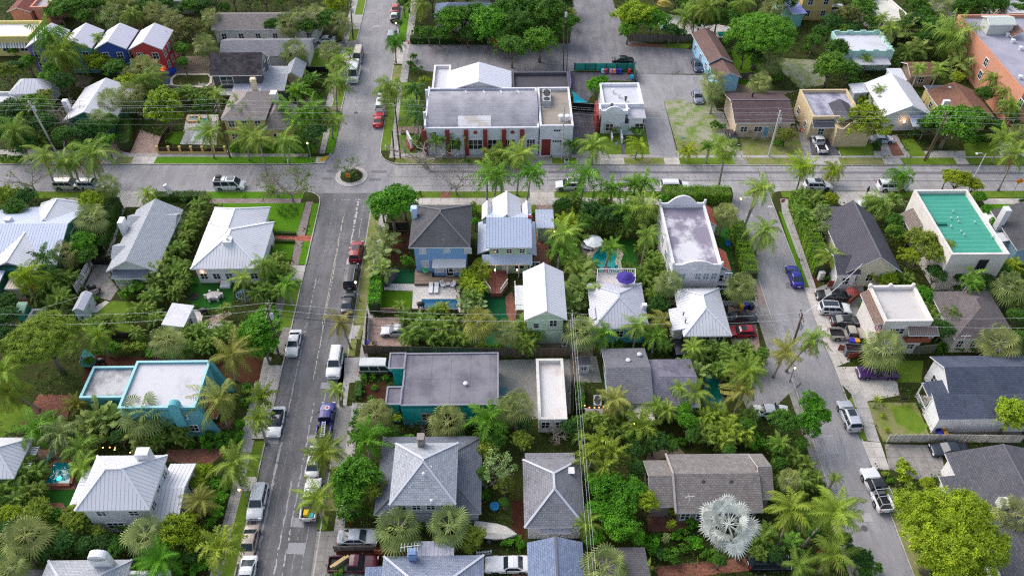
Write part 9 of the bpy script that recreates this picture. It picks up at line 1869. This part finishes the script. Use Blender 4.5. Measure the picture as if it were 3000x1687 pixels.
ORD=['nearest it','second nearest','third nearest','fourth nearest','fifth nearest','sixth nearest','seventh nearest','eighth nearest','ninth nearest','tenth nearest','eleventh nearest','twelfth nearest','thirteenth nearest']
by={}
for r in rows: by.setdefault((r[1],r[2],r[3]),[]).append(r)
GP={'co':'coconut palms','cd':'coconut palms','ro':'plume leaved palms','qu':'feather palms','sa':'cabbage palms','ar':'clumping palms','tr':'paddle leaved palms','ba':'banana plants','bu':'garden bushes','bf':'clipped bushes','bare':'bare branched trees'}
for k_,g in by.items():
 g.sort(key=lambda r:r[5])
 for i,r in enumerate(g):
  lb='%s %s the %s'%k_ + (', '+ORD[min(i,12)] if len(g)>1 else '')
  if len(lb.split())>16: print('LONG',lb)
  cat='palm' if r[6] in PALMS and r[6]!='ba' else 'bush' if r[6] in ('bu','bf') else 'plant' if r[6]=='ba' else 'tree'
  tag(r[0],lb,cat,GP.get(r[6],'leafy trees' if r[6]!='bi' else None))
# ================= CAMERA, SKY, SUN =================
cam = bpy.data.cameras.new('camera'); co = bpy.data.objects.new('camera', cam); COL.objects.link(co)
co.location = (0, 0, H); co.rotation_euler = (R(45), 0, 0); cam.sensor_width = 36; cam.lens = 36*F/3000; cam.clip_end = 3000; cam.clip_start = 1
SC.camera = co
w = bpy.data.worlds.new('World'); SC.world = w; w.use_nodes = True; nt = w.node_tree
sky = nt.nodes.new('ShaderNodeTexSky'); sky.sky_type = 'NISHITA'; sky.sun_disc = False; sky.sun_elevation = R(42); sky.sun_rotation = R(-50); sky.air_density = 1.0; sky.dust_density = 3.0; sky.ozone_density = 1.0
bg = nt.nodes['Background']; bg.inputs[1].default_value = .15; hs = nt.nodes.new('ShaderNodeHueSaturation'); hs.inputs['Saturation'].default_value = .62; nt.links.new(sky.outputs[0], hs.inputs['Color']); nt.links.new(hs.outputs[0], bg.inputs[0])
s = bpy.data.lights.new('sun', 'SUN'); s.energy = .85; s.angle = R(45); s.color = (1, .95, .88)
so = bpy.data.objects.new('sun', s); COL.objects.link(so)
d = Vector((math.sin(R(-50))*math.cos(R(42)), math.cos(R(-50))*math.cos(R(42)), math.sin(R(42))))
so.rotation_euler = d.to_track_quat('Z', 'Y').to_euler()
SC.view_settings.view_transform = 'Standard'; SC.view_settings.look = 'None'; SC.view_settings.exposure = .8; SC.view_settings.gamma = 1
SC.cycles.max_bounces = 5; SC.cycles.diffuse_bounces = 4; SC.cycles.glossy_bounces = 2; SC.cycles.transmission_bounces = 2; SC.cycles.use_denoising = False; SC.cycles.use_adaptive_sampling = False; SC.cycles.sample_clamp_indirect = 2.0; SC.cycles.pixel_filter_type = 'BLACKMAN_HARRIS'; SC.cycles.filter_width = 1.2
